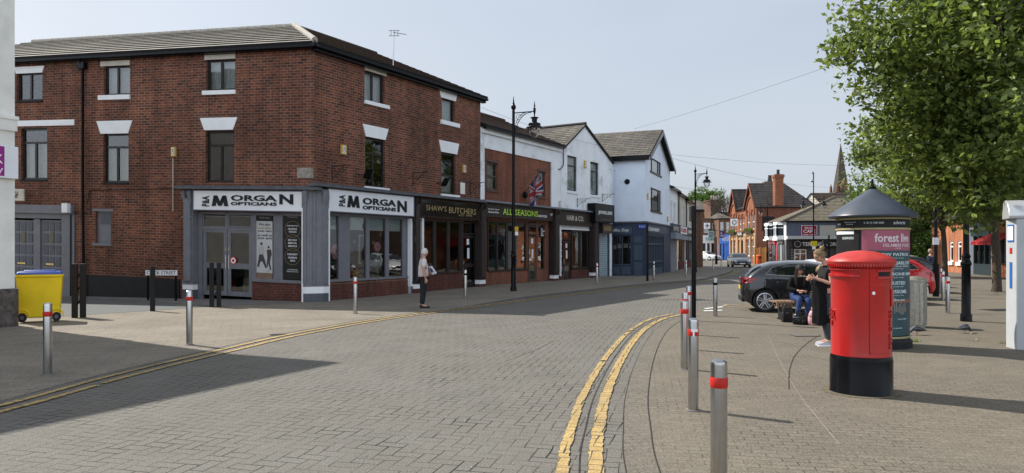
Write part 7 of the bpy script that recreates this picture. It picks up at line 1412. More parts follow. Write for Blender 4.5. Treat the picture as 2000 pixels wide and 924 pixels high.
# pigeons and litter
def pigeon(px, py, rz, lab, peck=False):
    p = gp(px, py); t = thing('pigeon', lab, 'pigeon', (p.x, p.y, 0), group=None); o_ = Vector((p.x, p.y, 0)); M_2 = Matrix.Rotation(rz, 3, 'Z'); b = MB(); T2 = lambda v: o_+M_2@Vector(v)
    hz = .07 if peck else .24; hx = .17 if peck else .12; b.tube([T2(q) for q in ((-.17, 0, .10), (-.10, 0, .115), (-.02, 0, .13), (.05, 0, .14), (.085, 0, .16 if not peck else .12), (hx-.02, 0, hz-.02), (hx, 0, hz), (hx+.025, 0, hz-.005), (hx+.05, 0, hz-.015))], [.012, .035, .06, .055, .035, .022, .024, .014, .003], 10)
    b.tube([T2((-.12, -.0, .11)), T2((-.22, 0, .09))], [.03, .012], 6, sq=.4); b.build('body', [MAT('pigeon_grey', (.06, .065, .08), .6, .4, 25)], t, smooth=True)
    b = MB()
    for s_ in (-1, 1): b.tube([T2((.0, s_*.02, .09)), T2((.0, s_*.02, .005)), T2((.03, s_*.02, .004))], .004, 4)
    b.build('legs', m_redband, t); b = MB()
    for s_ in (-1, 1): b.tube([T2((.05, s_*.05, .14)), T2((-.05, s_*.055, .13)), T2((-.16, s_*.02, .10))], [.02, .03, .006], 6, sq=.5)
    b.build('wing', MAT('wing_grey', (.09, .095, .11), .6, .3, 30), t, smooth=True)
pigeon(1791, 655, PI*.95, 'grey pigeon on the paving just right of the advertising column base', True); pigeon(1884, 651, .2, 'dark pigeon pecking near the foot of the plaza lamp', True)
ltm = MAT('litter_tan', (.5, .35, .2), .8, .2); 
for k, (px, py, lab) in enumerate(((1897, 653, 'bread crumb beside the dark pigeon'), (1800, 643, 'pale crumb left of the litter bin foot'), (1908, 665, 'orange scrap of litter nearer than the pigeons'))):
    p = gp(px, py); t = thing('food_scrap', lab, 'litter', p); b = MB(); b.ball(p+Vector((0, 0, .015)), (.04, .025, .015), 6); b.build('scrap', ltm, t)

# ================= people
def skin_shape(name, nodes, edges, root, mats, parent, sub=2):
    keys = list(nodes); idx = {k: i for i, k in enumerate(keys)}; me = bpy.data.meshes.new(name); me.from_pydata([nodes[k][:3] for k in keys], [(idx[a], idx[b]) for a, b in edges], [])
    o = bpy.data.objects.new(name, me); col.objects.link(o); o.modifiers.new('s', 'SKIN'); sv = me.skin_vertices[0].data
    for k in keys: r = nodes[k][3]; sv[idx[k]].radius = (r, r) if not isinstance(r, tuple) else r; sv[idx[k]].use_root = (k == root)
    m = o.modifiers.new('u', 'SUBSURF'); m.levels = sub; m.render_levels = sub; apply_mods(o); vs_ = [v.co.copy() for v in o.data.vertices]; fs = [tuple(p.vertices) for p in o.data.polygons]; bpy.data.objects.remove(o)
    mb = MB(); mb.add(vs_, fs); return mb
m_hblond = MAT('hair_blond', (.22, .15, .08), .6, .5, 25); m_hwhite = MAT('hair_white', (.6, .56, .52), .7, .15, 30); m_hdark = MAT('hair_dark', (.02, .013, .01), .5, .3, 20)
m_eye = MAT('eye_dark', (.03, .02, .02), .3, 0); m_lip = MAT('lips', (.3, .1, .09), .5, 0)
def head_into(mb, c, fwd, s=1.0, tilt=0.0):
    """head of height .23 around c, facing unit vector fwd (2D), tilt down in radians"""
    f = Vector((fwd[0], fwd[1], 0)).normalized(); r = Vector((f.y, -f.x, 0)); up = Vector((0, 0, 1)); q = Matrix.Rotation(-tilt, 3, r) ; f2 = (q@f); u2 = (q@up)
    n, k = 20, 14; vs_ = []; fs = []
    for i in range(k+1):
        th = PI*i/k; z = -math.cos(th)
        for j in range(n):
            a = 2*PI*j/n; x = math.sin(th)*math.cos(a); y = math.sin(th)*math.sin(a)   # x forward, y side
            X_ = x*.098; Y_ = y*.077; Z_ = z*.118
            if z < 0: Y_ *= 1-.30*(-z)**1.5; X_ *= 1-.10*(-z) if x < 0 else 1-.04*(-z)
            if x > .55 and abs(y) < .35: X_ += .018*max(0, 1-abs(z+.12)/.24)*max(0, 1-abs(y)/.28); X_ += .006*max(0, 1-abs(z+.5)/.12)
            if x > .5 and abs(z-.05) < .12 and .2 < abs(y) < .6: X_ -= .006
            vs_.append(c+(f2*X_+r*Y_+u2*Z_)*s)
    for i in range(k):
        for j in range(n): fs.append((i*n+j, i*n+(j+1) % n, (i+1)*n+(j+1) % n, (i+1)*n+j))
    mb.add(vs_, fs, 0)
    for sd_ in (-1, 1):
        mb.ball(c+(f2*.084+r*(.032*sd_)+u2*.008)*s, .011*s, 8, 1); e = c+(r*(.078*sd_)-f2*.008-u2*.005)*s; mb.ball(e, (.014*s, .014*s, .03*s), 8, 0)
        mb.tube([c+(f2*.09+r*(.02*sd_)+u2*.028)*s, c+(f2*.083+r*(.05*sd_)+u2*.03)*s], .004*s, 4, 1)
    mb.tube([c+(f2*.090+r*(-.022)-u2*.055)*s, c+(f2*.0965-u2*.056)*s, c+(f2*.090+r*.022-u2*.055)*s], .006*s, 6, 2)
    return f2, r, u2
def hair_shell(c, f2, r, u2, s, name, m, parent, fr_=.1, low=-.2, bun=False, rough_=.004, seed=1):
    rr3 = random.Random(seed); mb = MB(); n, k = 22, 12; vs_ = []; fs = []; ok = {}
    for i in range(k+1):
        th = PI*i/k
        for j in range(n):
            a = 2*PI*j/n; z = math.cos(th); x = math.sin(th)*math.cos(a); y = math.sin(th)*math.sin(a); lim = fr_ + (.5 if x > .4 else (low if x < .1 else low+(.5)*(x-.1)/.3))
            zz = max(z, lim if x > .1 else low); off = rr3.uniform(-rough_, rough_); k_ = (math.sqrt(max(0, 1-zz*zz))*.9/max(.02, math.sin(th))) if zz > z else 1.0; x *= k_; y *= k_; vs_.append(c+(f2*(x*(.112+off)-.004)+r*(y*(.092+off))+u2*(zz*(.130+off)))*s)
    for i in range(k):
        for j in range(n): fs.append((i*n+j, (i+1)*n+j, (i+1)*n+(j+1) % n, i*n+(j+1) % n))
    mb.add(vs_, fs)
    if bun: mb.ball(c+(-f2*.11+u2*.10)*s, (.045, .045, .04), 10)
    return mb.build(name, m, parent, smooth=True)
def hand_into(mb, wrist, hdir, pdir, L_=.17, curl=.5, thumb=1, s=1.0):
    """palm + five fingers; hdir finger direction, pdir palm facing direction"""
    h = hdir.normalized(); p = (pdir-h*pdir.dot(h)).normalized(); sd_ = h.cross(p)
    base = wrist; pal = wrist+h*.085*s; mb.tube([base-h*.02*s, base+h*.02*s, pal], [.024*s, .034*s, .036*s], 8, sq=.55)
    for k, (o_, l) in enumerate(((-.030, .068), (-.010, .076), (.010, .072), (.029, .058))):
        a = pal+sd_*o_*s; d1 = (h*math.cos(curl*.5)+p*math.sin(curl*.5)); d2_ = (h*math.cos(curl*1.4)+p*math.sin(curl*1.4)); d3 = (h*math.cos(curl*2.2)+p*math.sin(curl*2.2)); l *= s
        q1 = a+d1*l*.42; q2_ = q1+d2_*l*.33; q3_ = q2_+d3*l*.25; mb.tube([a-h*.015*s, a, q1, q2_, q3_], [.010*s, .0095*s, .009*s, .008*s, .006*s], 6)
    a = wrist+h*.028*s-sd_*.028*s*thumb; d1 = (h*.7-sd_*thumb*.7+p*.3).normalized(); q1 = a+d1*.034*s; q2_ = q1+(h*.9-sd_*.2*thumb+p*.35).normalized()*.028*s; mb.tube([wrist+h*.012*s, a, q1, q2_], [.013*s, .013*s, .0105*s, .008*s], 6)
def finish_person(name, label, J, body_e, head_c, fwd, hair, clothes, loc, rz, hands, tilt=0, headr=1.0, extra=None):
    t = thing('person', label, 'person', (0, 0, 0)); mb = skin_shape('body', J, body_e, 'pel', None, t); f2, r, u2 = head_into(mb, Vector(head_c), fwd, headr, tilt)
    for h in hands: hand_into(mb, *h)
    mb.build('body', [m_skin, m_eye, m_lip], t, smooth=True)
    hair_shell(Vector(head_c), f2, r, u2, headr, *hair[:1], hair[1], t, **hair[2])
    for cname, cm, nodes, edges, root in clothes: cb_ = skin_shape(cname, nodes, edges, root, None, t); cb_.build(cname, cm, t, smooth=True)
    if extra: extra(t, Vector(head_c), f2, r, u2)
    t.location = loc; t.rotation_euler = (0, 0, rz); return t
V_ = lambda x, y, z, r: (x, y, z, r)
def shoe(t, a, p, m, ms):
    d = Vector((p.x-a.x, p.y-a.y, 0)).normalized(); h = Vector((a.x, a.y, 0))-d*.055; e = Vector((p.x, p.y, 0))+d*.055; sd_ = Vector((d.y, -d.x, 0)); b = MB()
    L2 = [(0, .030, .05), (.12, .036, .10), (.3, .038, .105), (.5, .042, .075), (.72, .047, .055), (.9, .042, .045), (1, .02, .03)]; n = 10; vs_ = []; fs = []
    for k, w, z in L2:
        c = h.lerp(e, k)
        for i in range(n): q = 2*PI*i/n; vs_.append(c+sd_*w*math.cos(q)+Vector((0, 0, .012+max(0, math.sin(q))*(z)*(.9)+ (.012 if math.sin(q) >= 0 else 0))))
    for i in range(len(L2)-1):
        for j in range(n): fs.append((i*n+j, i*n+(j+1) % n, (i+1)*n+(j+1) % n, (i+1)*n+j))
    fs += [tuple(range(n)), tuple(range((len(L2)-1)*n, len(L2)*n))]; b.add(vs_, fs); o = b.build('shoe', m, t, smooth=True); b = MB(); b.extr([h.lerp(e, k)+sd_*(w+.004) for k, w, z in L2]+[h.lerp(e, k)-sd_*(w+.004) for k, w, z in L2[::-1]], (0, 0, .028)); b.build('sole', ms, o)
# --- standing man (model facing -Y), turned away to the right
def man():
    J = dict(pel=V_(0, 0, .93, .125), waist=V_(0, -.01, 1.08, .125), chest=V_(0, 0, 1.28, .13), nb=V_(0, -.01, 1.44, .065), neck=V_(0, -.03, 1.50, .052), hd=V_(0, -.04, 1.56, .05),
             hL=V_(.09, 0, .88, .095), kL=V_(.10, -.02, .49, .062), aL=V_(.10, .02, .09, .042), tL=V_(.115, -.14, .04, .035), hR=V_(-.09, 0, .88, .095), kR=V_(-.10, .0, .49, .062), aR=V_(-.11, .05, .09, .042), tR=V_(-.13, -.11, .04, .035),
             sL=V_(.18, 0, 1.39, .058), eL=V_(.245, .02, 1.12, .042), wL=V_(.24, -.17, .97, .030), sR=V_(-.18, 0, 1.39, .058), eR=V_(-.24, .03, 1.11, .042), wR=V_(-.25, -.03, .87, .030))
    E = [('pel', 'waist'), ('waist', 'chest'), ('chest', 'nb'), ('nb', 'neck'), ('neck', 'hd'), ('pel', 'hL'), ('hL', 'kL'), ('kL', 'aL'), ('aL', 'tL'), ('pel', 'hR'), ('hR', 'kR'), ('kR', 'aR'), ('aR', 'tR'), ('chest', 'sL'), ('sL', 'eL'), ('eL', 'wL'), ('chest', 'sR'), ('sR', 'eR'), ('eR', 'wR')]
    sh = dict(w0=V_(0, 0, .90, .158), w1=V_(0, -.015, 1.08, .163), c=V_(0, -.005, 1.29, .152), n=V_(0, 0, 1.42, .085), sL=V_(.18, 0, 1.385, .078), bL=V_(.225, .015, 1.19, .068), sR=V_(-.18, 0, 1.385, .078), bR=V_(-.225, .02, 1.19, .068))
    she = [('w0', 'w1'), ('w1', 'c'), ('c', 'n'), ('c', 'sL'), ('sL', 'bL'), ('c', 'sR'), ('sR', 'bR')]
    tr = dict(p=V_(0, 0, .95, .14), hL=V_(.085, 0, .84, .112), kL=V_(.10, -.015, .49, .084), aL=V_(.10, .02, .10, .07), hR=V_(-.085, 0, .84, .112), kR=V_(-.10, .0, .49, .084), aR=V_(-.11, .05, .10, .07)); tre = [('p', 'hL'), ('hL', 'kL'), ('kL', 'aL'), ('p', 'hR'), ('hR', 'kR'), ('kR', 'aR')]
    def ex(t, hc, f2, r, u2):
        for k in 'LR': shoe(t, Vector(J['a'+k][:3]), Vector(J['t'+k][:3]), m_blackm, m_blackm)
        b = MB()
        for z in (1.155, 1.195): b.lathe([(.168, z-.012), (.171, z), (.168, z+.012)], (0, -.012, 0), 24, a0=-PI, a1=0, sx=1.03)
        b.build('shirt_stripe', m_letter, t, smooth=True); b = MB(); b.lathe([(.034, .905), (.037, .92), (.034, .935)], (-.25, -.035, 0), 12); b.build('wristwatch', m_black, t)
    return finish_person('man', 'white haired man in pale striped polo shirt and dark trousers, standing at the yellow lines', J, E, (0, -.055, 1.625), (.35, -.94), ('hair', m_hwhite, dict(fr_=.35, low=-.28)), [('shirt', MAT('shirt_pale', (.62, .56, .55), .85, .06, 10), sh, she, 'w1'), ('trousers', MAT('trousers_dark', (.018, .02, .024), .9, .2, 10), tr, tre, 'p')], (0, 0, 0), 0,
        [(Vector((.24, -.17, .97)), Vector((-.1, -1, .25)), Vector((-1, 0, -.2)), .17, .8, 1), (Vector((-.25, -.03, .87)), Vector((0, -.1, -1)), Vector((1, 0, 0)), .17, .5, -1)], extra=ex)
t = man(); t.location = (at(826, HY, gY(602)).x, gY(602)+.05, .0); t.rotation_euler.z = R(108); 
bm_ = None
# paper in the man's hand
t2 = thing('folded_paper', 'folded white and purple paper held by the white haired man', 'paper', (0, 0, 0)); b = MB(); M_3 = Matrix.Translation(t.location)@Matrix.Rotation(R(108), 4, 'Z'); c = M_3@Vector((.23, -.28, 1.06)); t2.location = c; b.extr([c+Vector(q) for q in ((-.10, .0, .12), (.02, -.03, .16), (.16, .0, -.06), (.04, .03, -.10))], (.01, .02, .01)); b.build('sheet', m_signw, t2); b = MB(); b.extr([c+Vector(q) for q in ((-.06, -.012, .08), (.0, -.03, .11), (.08, -.02, .0), (.02, .0, -.03))], (.0, -.006, .0)); b.build('print', MAT('print_purple', (.1, .06, .2), .6, 0), t2)
# --- standing woman facing left (model facing -Y)
def woman():
    J = dict(pel=V_(0, 0, .92, .125), waist=V_(0, -.01, 1.08, .105), chest=V_(0, -.01, 1.26, .115), nb=V_(0, 0, 1.39, .055), neck=V_(0, -.035, 1.45, .047), hd=V_(0, -.07, 1.50, .045), hL=V_(.08, 0, .87, .095), kL=V_(.08, -.03, .48, .058), aL=V_(.07, .02, .085, .036), tL=V_(.08, -.13, .04, .03), hR=V_(-.08, 0, .87, .095), kR=V_(-.08, .0, .48, .058), aR=V_(-.08, .06, .085, .036), tR=V_(-.09, -.09, .04, .03),
             sL=V_(.16, 0, 1.34, .052), eL=V_(.20, .0, 1.08, .04), wL=V_(.12, -.24, 1.17, .027), sR=V_(-.16, 0, 1.34, .052), eR=V_(-.21, .02, 1.07, .04), wR=V_(-.10, -.23, 1.13, .027))
    E = [('pel', 'waist'), ('waist', 'chest'), ('chest', 'nb'), ('nb', 'neck'), ('neck', 'hd'), ('pel', 'hL'), ('hL', 'kL'), ('kL', 'aL'), ('aL', 'tL'), ('pel', 'hR'), ('hR', 'kR'), ('kR', 'aR'), ('aR', 'tR'), ('chest', 'sL'), ('sL', 'eL'), ('eL', 'wL'), ('chest', 'sR'), ('sR', 'eR'), ('eR', 'wR')]
    sh = dict(w0=V_(0, 0, .84, .16), w1=V_(0, -.01, 1.07, .135), c=V_(0, -.01, 1.26, .135), n=V_(0, 0, 1.37, .075), sL=V_(.16, 0, 1.335, .07), bL=V_(.18, .0, 1.22, .062), sR=V_(-.16, 0, 1.335, .07), bR=V_(-.19, .01, 1.21, .062)); she = [('w0', 'w1'), ('w1', 'c'), ('c', 'n'), ('c', 'sL'), ('sL', 'bL'), ('c', 'sR'), ('sR', 'bR')]
    lg = dict(p=V_(0, 0, .92, .135), hL=V_(.08, 0, .84, .105), kL=V_(.08, -.03, .48, .068), aL=V_(.07, .02, .09, .044), hR=V_(-.08, 0, .84, .105), kR=V_(-.08, .0, .48, .068), aR=V_(-.08, .06, .09, .044)); lge = [('p', 'hL'), ('hL', 'kL'), ('kL', 'aL'), ('p', 'hR'), ('hR', 'kR'), ('kR', 'aR')]
    def ex(t, hc, f2, r, u2):
        for k in 'LR': shoe(t, Vector(J['a'+k][:3]), Vector(J['t'+k][:3]), MAT('trainer_grey', (.42, .42, .45), .7, .3, 30), m_paintw)
        # black coat draped over the forearms
        b = MB(); n = 36; k = 14; vs_ = []; fs = []
        for i in range(k+1):
            s_ = i/k; z = 1.17-.78*s_**1.15
            for j in range(n):
                a = 2*PI*j/n; cs_ = (.45, .8, .95)[i] if i < 3 else 1; rx = (.175-.02*s_+.022*s_*math.sin(7*a+3*s_)+.01*math.sin(3*a+5*s_))*cs_; ry = (.10+.05*s_)*(1+.16*s_*math.sin(5*a+2+2*s_))*cs_; z -= (0, -.0, .0)[min(i, 2)]; vs_.append((rx*math.cos(a)+.02, -.17+.05*s_+ry*math.sin(a)+.04*math.sin(2*s_), z+.03*math.sin(2*a)*s_))
        for i in range(k):
            for j in range(n): fs.append((i*n+j, i*n+(j+1) % n, (i+1)*n+(j+1) % n, (i+1)*n+j))
        fs.append(tuple(range(n))); b.add(vs_, fs); b.build('draped_coat', MAT('coat_black', (.010, .010, .011), .95, .3, 12, bmp=.6, spec=.1), t, smooth=True)
    return finish_person('woman', 'blond woman in black t-shirt and grey leggings, coat over her arms, looking down', J, E, (0, -.115, 1.555), (0, -1), ('hair', m_hblond, dict(fr_=.25, low=-.35, bun=True, rough_=.010)), [('tshirt', MAT('tshirt_black', (.015, .015, .016), .9, .2, 10), sh, she, 'w1'), ('leggings', MAT('leggings_grey', (.05, .052, .065), .9, .2, 10), lg, lge, 'p')], (0, 0, 0), 0,
        [(Vector((.12, -.24, 1.17)), Vector((-.3, -1, .25)), Vector((-1, 0, .3)), .16, 1.0, 1), (Vector((-.10, -.23, 1.13)), Vector((.5, -.9, .3)), Vector((1, 0, .3)), .16, .8, -1)], tilt=.55, headr=.97, extra=ex)
t = woman(); YW = gY(676)+.05; t.location = (at(1614, HY, YW).x, YW, 0); t.rotation_euler.z = R(-90); t.scale = (1.03,)*3
p = t.location+Vector((-.40, -.1, 1.24)); q = thing('cigarette', 'thin white cigarette in the hand of the standing blond woman', 'cigarette', p); b = MB(); b.tube([p, p+Vector((-.10, .0, .012))], .004, 6); b.build('paper', m_paintw, q)
# --- seated figures, facing -Y, seat at z .46
def seated(label, fwd, cap, jacket, trousers, hairm, hd_tilt, seed, legsx=.09, hairlow=-.9):
    J = dict(pel=V_(0, .05, .56, .125), waist=V_(0, .05, .70, .115), chest=V_(0, .0, .92, .12), nb=V_(0, -.03, 1.05, .055), neck=V_(0, -.06, 1.10, .048), hd=V_(0, -.08, 1.15, .045), hL=V_(.09, .0, .54, .095), kL=V_(legsx+.02, -.42, .52, .062), aL=V_(.05, -.42, .10, .04), tL=V_(.03, -.55, .04, .032), hR=V_(-.09, .0, .54, .095), kR=V_(-legsx-.02, -.43, .53, .062), aR=V_(-.19, -.50, .11, .04), tR=V_(-.24, -.63, .05, .032),
             sL=V_(.17, -.01, 1.0, .055), eL=V_(.24, -.06, .75, .043), wL=V_(.06, -.27, .70, .028), sR=V_(-.17, -.01, 1.0, .055), eR=V_(-.24, -.06, .75, .043), wR=V_(-.06, -.28, .72, .028))
    E = [('pel', 'waist'), ('waist', 'chest'), ('chest', 'nb'), ('nb', 'neck'), ('neck', 'hd'), ('pel', 'hL'), ('hL', 'kL'), ('kL', 'aL'), ('aL', 'tL'), ('pel', 'hR'), ('hR', 'kR'), ('kR', 'aR'), ('aR', 'tR'), ('chest', 'sL'), ('sL', 'eL'), ('eL', 'wL'), ('chest', 'sR'), ('sR', 'eR'), ('eR', 'wR')]
    jk = dict(w0=V_(0, .06, .56, .165), w1=V_(0, .05, .72, .155), c=V_(0, .0, .92, .15), n=V_(0, -.02, 1.03, .08), sL=V_(.17, -.01, .995, .082), eL=V_(.245, -.06, .75, .075), wL=V_(.10, -.235, .705, .05), sR=V_(-.17, -.01, .995, .082), eR=V_(-.245, -.06, .75, .075), wR=V_(-.10, -.245, .725, .05)); je = [('w0', 'w1'), ('w1', 'c'), ('c', 'n'), ('c', 'sL'), ('sL', 'eL'), ('eL', 'wL'), ('c', 'sR'), ('sR', 'eR'), ('eR', 'wR')]
    tr = dict(p=V_(0, .05, .57, .135), hL=V_(.09, -.03, .55, .105), kL=J['kL'][:3]+(.078,), aL=J['aL'][:3]+(.055,), hR=V_(-.09, -.03, .55, .105), kR=J['kR'][:3]+(.078,), aR=J['aR'][:3]+(.055,)); tre = [('p', 'hL'), ('hL', 'kL'), ('kL', 'aL'), ('p', 'hR'), ('hR', 'kR'), ('kR', 'aR')]
    def ex(t, hc, f2, r, u2):
        for k in ('L', 'R'):
            a, b_ = Vector(J['a'+k][:3]), Vector(J['t'+k][:3]); b = MB(); b.tube([a+Vector((0, .03, .09)), a+Vector((0, .02, 0)), a+Vector((0, .03, -.05)), a.lerp(b_, .6)+Vector((0, 0, -.03)), b_+Vector((0, -.03, .0))], [.052, .05, .05, .045, .03], 8); b.build('boot', m_blackm, t, smooth=True)
        if cap:
            b = MB(); n = 18; vs_ = []; fs = []
            for i in range(7):
                th = PI/2*i/6
                for j in range(n): a = 2*PI*j/n; vs_.append(hc+(f2*(.122*math.cos(th)*math.cos(a))+r*(.10*math.cos(th)*math.sin(a))+u2*(.03+.115*math.sin(th))))
            for i in range(6):
                for j in range(n): fs.append((i*n+j, i*n+(j+1) % n, (i+1)*n+(j+1) % n, (i+1)*n+j))
            b.add(vs_, fs); co_ = b.build('cap', m_blackm, t, smooth=True); b = MB(); pts = [hc+f2*(.10+.085*math.cos(a))+r*(.085*math.sin(a))+u2*(.036-.01*math.cos(a)) for a in [-PI/2+i*PI/8 for i in range(9)]]; b.extr(pts, u2*.008); b.build('peak', m_blackm, co_)
            b = MB()
            for s_ in (-1, 1): b.tube([hc+(r*(.033*s_)+f2*.098+u2*.008)+r*(.02*math.cos(a))+u2*(.016*math.sin(a)) for a in [i*PI/5 for i in range(11)]], .0035, 4)
            b.build('glasses', m_black, t); b = MB()
            for s_ in (-1, 1): b.tube([hc+r*(.07*s_)-f2*.02+u2*.02, hc+r*(.09*s_)-f2*.0-u2*.14, hc+r*(.10*s_)+f2*.03-u2*.30, hc+r*(.09*s_)+f2*.04-u2*.42], [.03, .04, .035, .01], 8)
            b.build('long_hair', hairm, t, smooth=True)
    return finish_person('seated', label, J, E, (0, -.10, 1.215), fwd, ('hair', hairm, dict(fr_=.2, low=-.5, rough_=.008, seed=seed)), [('jacket', jacket, jk, je, 'w1'), ('trousers', trousers, tr, tre, 'p')], (0, 0, 0), 0,
        [(Vector((.06, -.27, .70)), Vector((-.9, -.4, .1)), Vector((0, .3, -1)), .16, .7, 1), (Vector((-.06, -.28, .72)), Vector((.9, -.4, .1)), Vector((0, .3, -1)), .16, .7, -1)], tilt=hd_tilt, headr=.98, extra=ex)
t = seated('woman in black cap, black coat and blue jeans sitting on the bench', (.1, -1), True, MAT('jacket_black', (.010, .010, .011), .85, .3, 9, bmp=.5, spec=.1), MAT('jeans_blue', (.022, .045, .13), .85, .25, 14), m_hdark, .05, 3); t.location = (at(1558, HY, 17.5).x, 17.45, 0); t.rotation_euler.z = R(-4)
t = seated('person in pale green jacket and grey jeans sitting on the bench, head bowed', (.2, -1), False, MAT('jacket_green', (.20, .24, .17), .85, .6, 5), MAT('jeans_grey', (.10, .10, .115), .85, .25, 14), m_hblond, .5, 4); t.location = (at(1598, HY, 17.5).x, 17.5, 0); t.rotation_euler.z = R(8)
# tiny distant figures
def far_person(px, Y, lab, mtop, mleg, hm, sc=1.0, rz=0):
    t = thing('person', lab, 'person', (0, 0, 0)); mb = skin_shape('body', dict(pel=V_(0, 0, .92, .13), chest=V_(0, 0, 1.25, .14), nb=V_(0, 0, 1.42, .06), hd=V_(0, 0, 1.52, .06), kL=V_(.09, 0, .48, .07), aL=V_(.1, .05, .06, .05), kR=V_(-.09, -.05, .48, .07), aR=V_(-.1, -.1, .06, .05), sL=V_(.19, 0, 1.36, .06), wL=V_(.24, -.1, .9, .035), sR=V_(-.19, 0, 1.36, .06), wR=V_(-.24, -.1, .9, .035)), [('pel', 'chest'), ('chest', 'nb'), ('nb', 'hd'), ('pel', 'kL'), ('kL', 'aL'), ('pel', 'kR'), ('kR', 'aR'), ('chest', 'sL'), ('sL', 'wL'), ('chest', 'sR'), ('sR', 'wR')], 'pel', None, t, 1); head_into(mb, Vector((0, 0, 1.62)), (0, -1)); mb.build('body', [m_skin, m_eye, m_lip], t, smooth=True)
    mb = skin_shape('c', dict(w0=V_(0, 0, .9, .16), c=V_(0, 0, 1.26, .17), sL=V_(.19, 0, 1.35, .085), wL=V_(.24, -.08, .98, .06), sR=V_(-.19, 0, 1.35, .085), wR=V_(-.24, -.08, .98, .06)), [('w0', 'c'), ('c', 'sL'), ('sL', 'wL'), ('c', 'sR'), ('sR', 'wR')], 'w0', None, t, 1); mb.build('jacket', mtop, t, smooth=True)
    mb = skin_shape('l', dict(p=V_(0, 0, .92, .145), kL=V_(.09, 0, .48, .09), aL=V_(.1, .05, .1, .07), kR=V_(-.09, -.05, .48, .09), aR=V_(-.1, -.1, .1, .07)), [('p', 'kL'), ('kL', 'aL'), ('p', 'kR'), ('kR', 'aR')], 'p', None, t, 1); mb.build('trousers', mleg, t, smooth=True); hair_shell(Vector((0, 0, 1.62)), Vector((0, -1, 0)), Vector((-1, 0, 0)), Vector((0, 0, 1)), 1, 'hair', hm, t)
    p = at(px, HY, Y); t.location = (p.x, p.y, 0); t.rotation_euler.z = rz; t.scale = (sc,)*3
far_person(1505.5, 74, 'small distant person in black by the red shopfront', m_blackm, MAT('far_jeans', (.08, .1, .16), .9, 0), m_hdark, .95, 1.2); far_person(1817, 36, 'distant bald person in dark jacket behind the parked cars', MAT('far_jacket', (.03, .04, .07), .9, 0), m_blackm, MAT('grey_hair', (.35, .25, .2), .7, 0), 1.0, .6)

# ================= overhead wires
def wire(lab, a, b_, sag, r=.012):
    r *= .6
    t = thing('overhead_wire', lab, 'wire', (a+b_)/2); b = MB(); pts = [a.lerp(b_, i/16)-Vector((0, 0, sag*4*(i/16)*(1-i/16))) for i in range(17)]; b.tube(pts, r, 4); b.build('cable', m_blackm, t)
wire('thin overhead wire rising to the big tree at upper right', at(1238, 252, 48), at(1640, 122, 30), .1, .010); wire('upper thin wire crossing above the pub roof', at(1310, 302, 52), at(1745, 323, 70), .3); wire('lower thin wire crossing before the pub chimney', at(1312, 309, 52), at(1625, 366, 95), .5, .014); wire('thin wire from the brick building eaves down towards the slate roof', at(940, 210, 31.5), at(1300, 300, 52), .5, .010); wire('short wire across the blue rendered wall', at(1190, 330, 43.5), at(1400, 372, 90), .4, .014)

# ================= trees
def leaves_mesh(name, pts, size, mat_, parent, origin, seed):
    rg_ = np.random.default_rng(seed); n = len(pts); d = rg_.normal(size=(n, 3)); d /= np.linalg.norm(d, axis=1)[:, None]; up = rg_.normal(size=(n, 3)); up[:, 2] += 1.0; up /= np.linalg.norm(up, axis=1)[:, None]
    t1 = np.cross(d, up); t1 /= (np.linalg.norm(t1, axis=1)[:, None]+1e-9); t2 = np.cross(up, t1); s = size*rg_.uniform(.6, 1.25, size=(n, 1)); a = t1*s; b = t2*s*.62; h = up*s*.12
    P = np.stack([pts-a, pts-b*.9+h-a*.1, pts+a, pts+b*.9+h-a*.1], axis=1).reshape(-1, 3)-np.array(origin)
    me = bpy.data.meshes.new(name); me.vertices.add(4*n); me.vertices.foreach_set('co', P.astype(np.float32).ravel()); me.loops.add(4*n); me.polygons.add(n); me.loops.foreach_set('vertex_index', np.arange(4*n, dtype=np.int32)); me.polygons.foreach_set('loop_start', np.arange(0, 4*n, 4, dtype=np.int32)); me.polygons.foreach_set('loop_total', np.full(n, 4, dtype=np.int32)); me.update(calc_edges=True); me.materials.append(mat_)
    o = bpy.data.objects.new(name, me); col.objects.link(o); o.parent = parent; return o
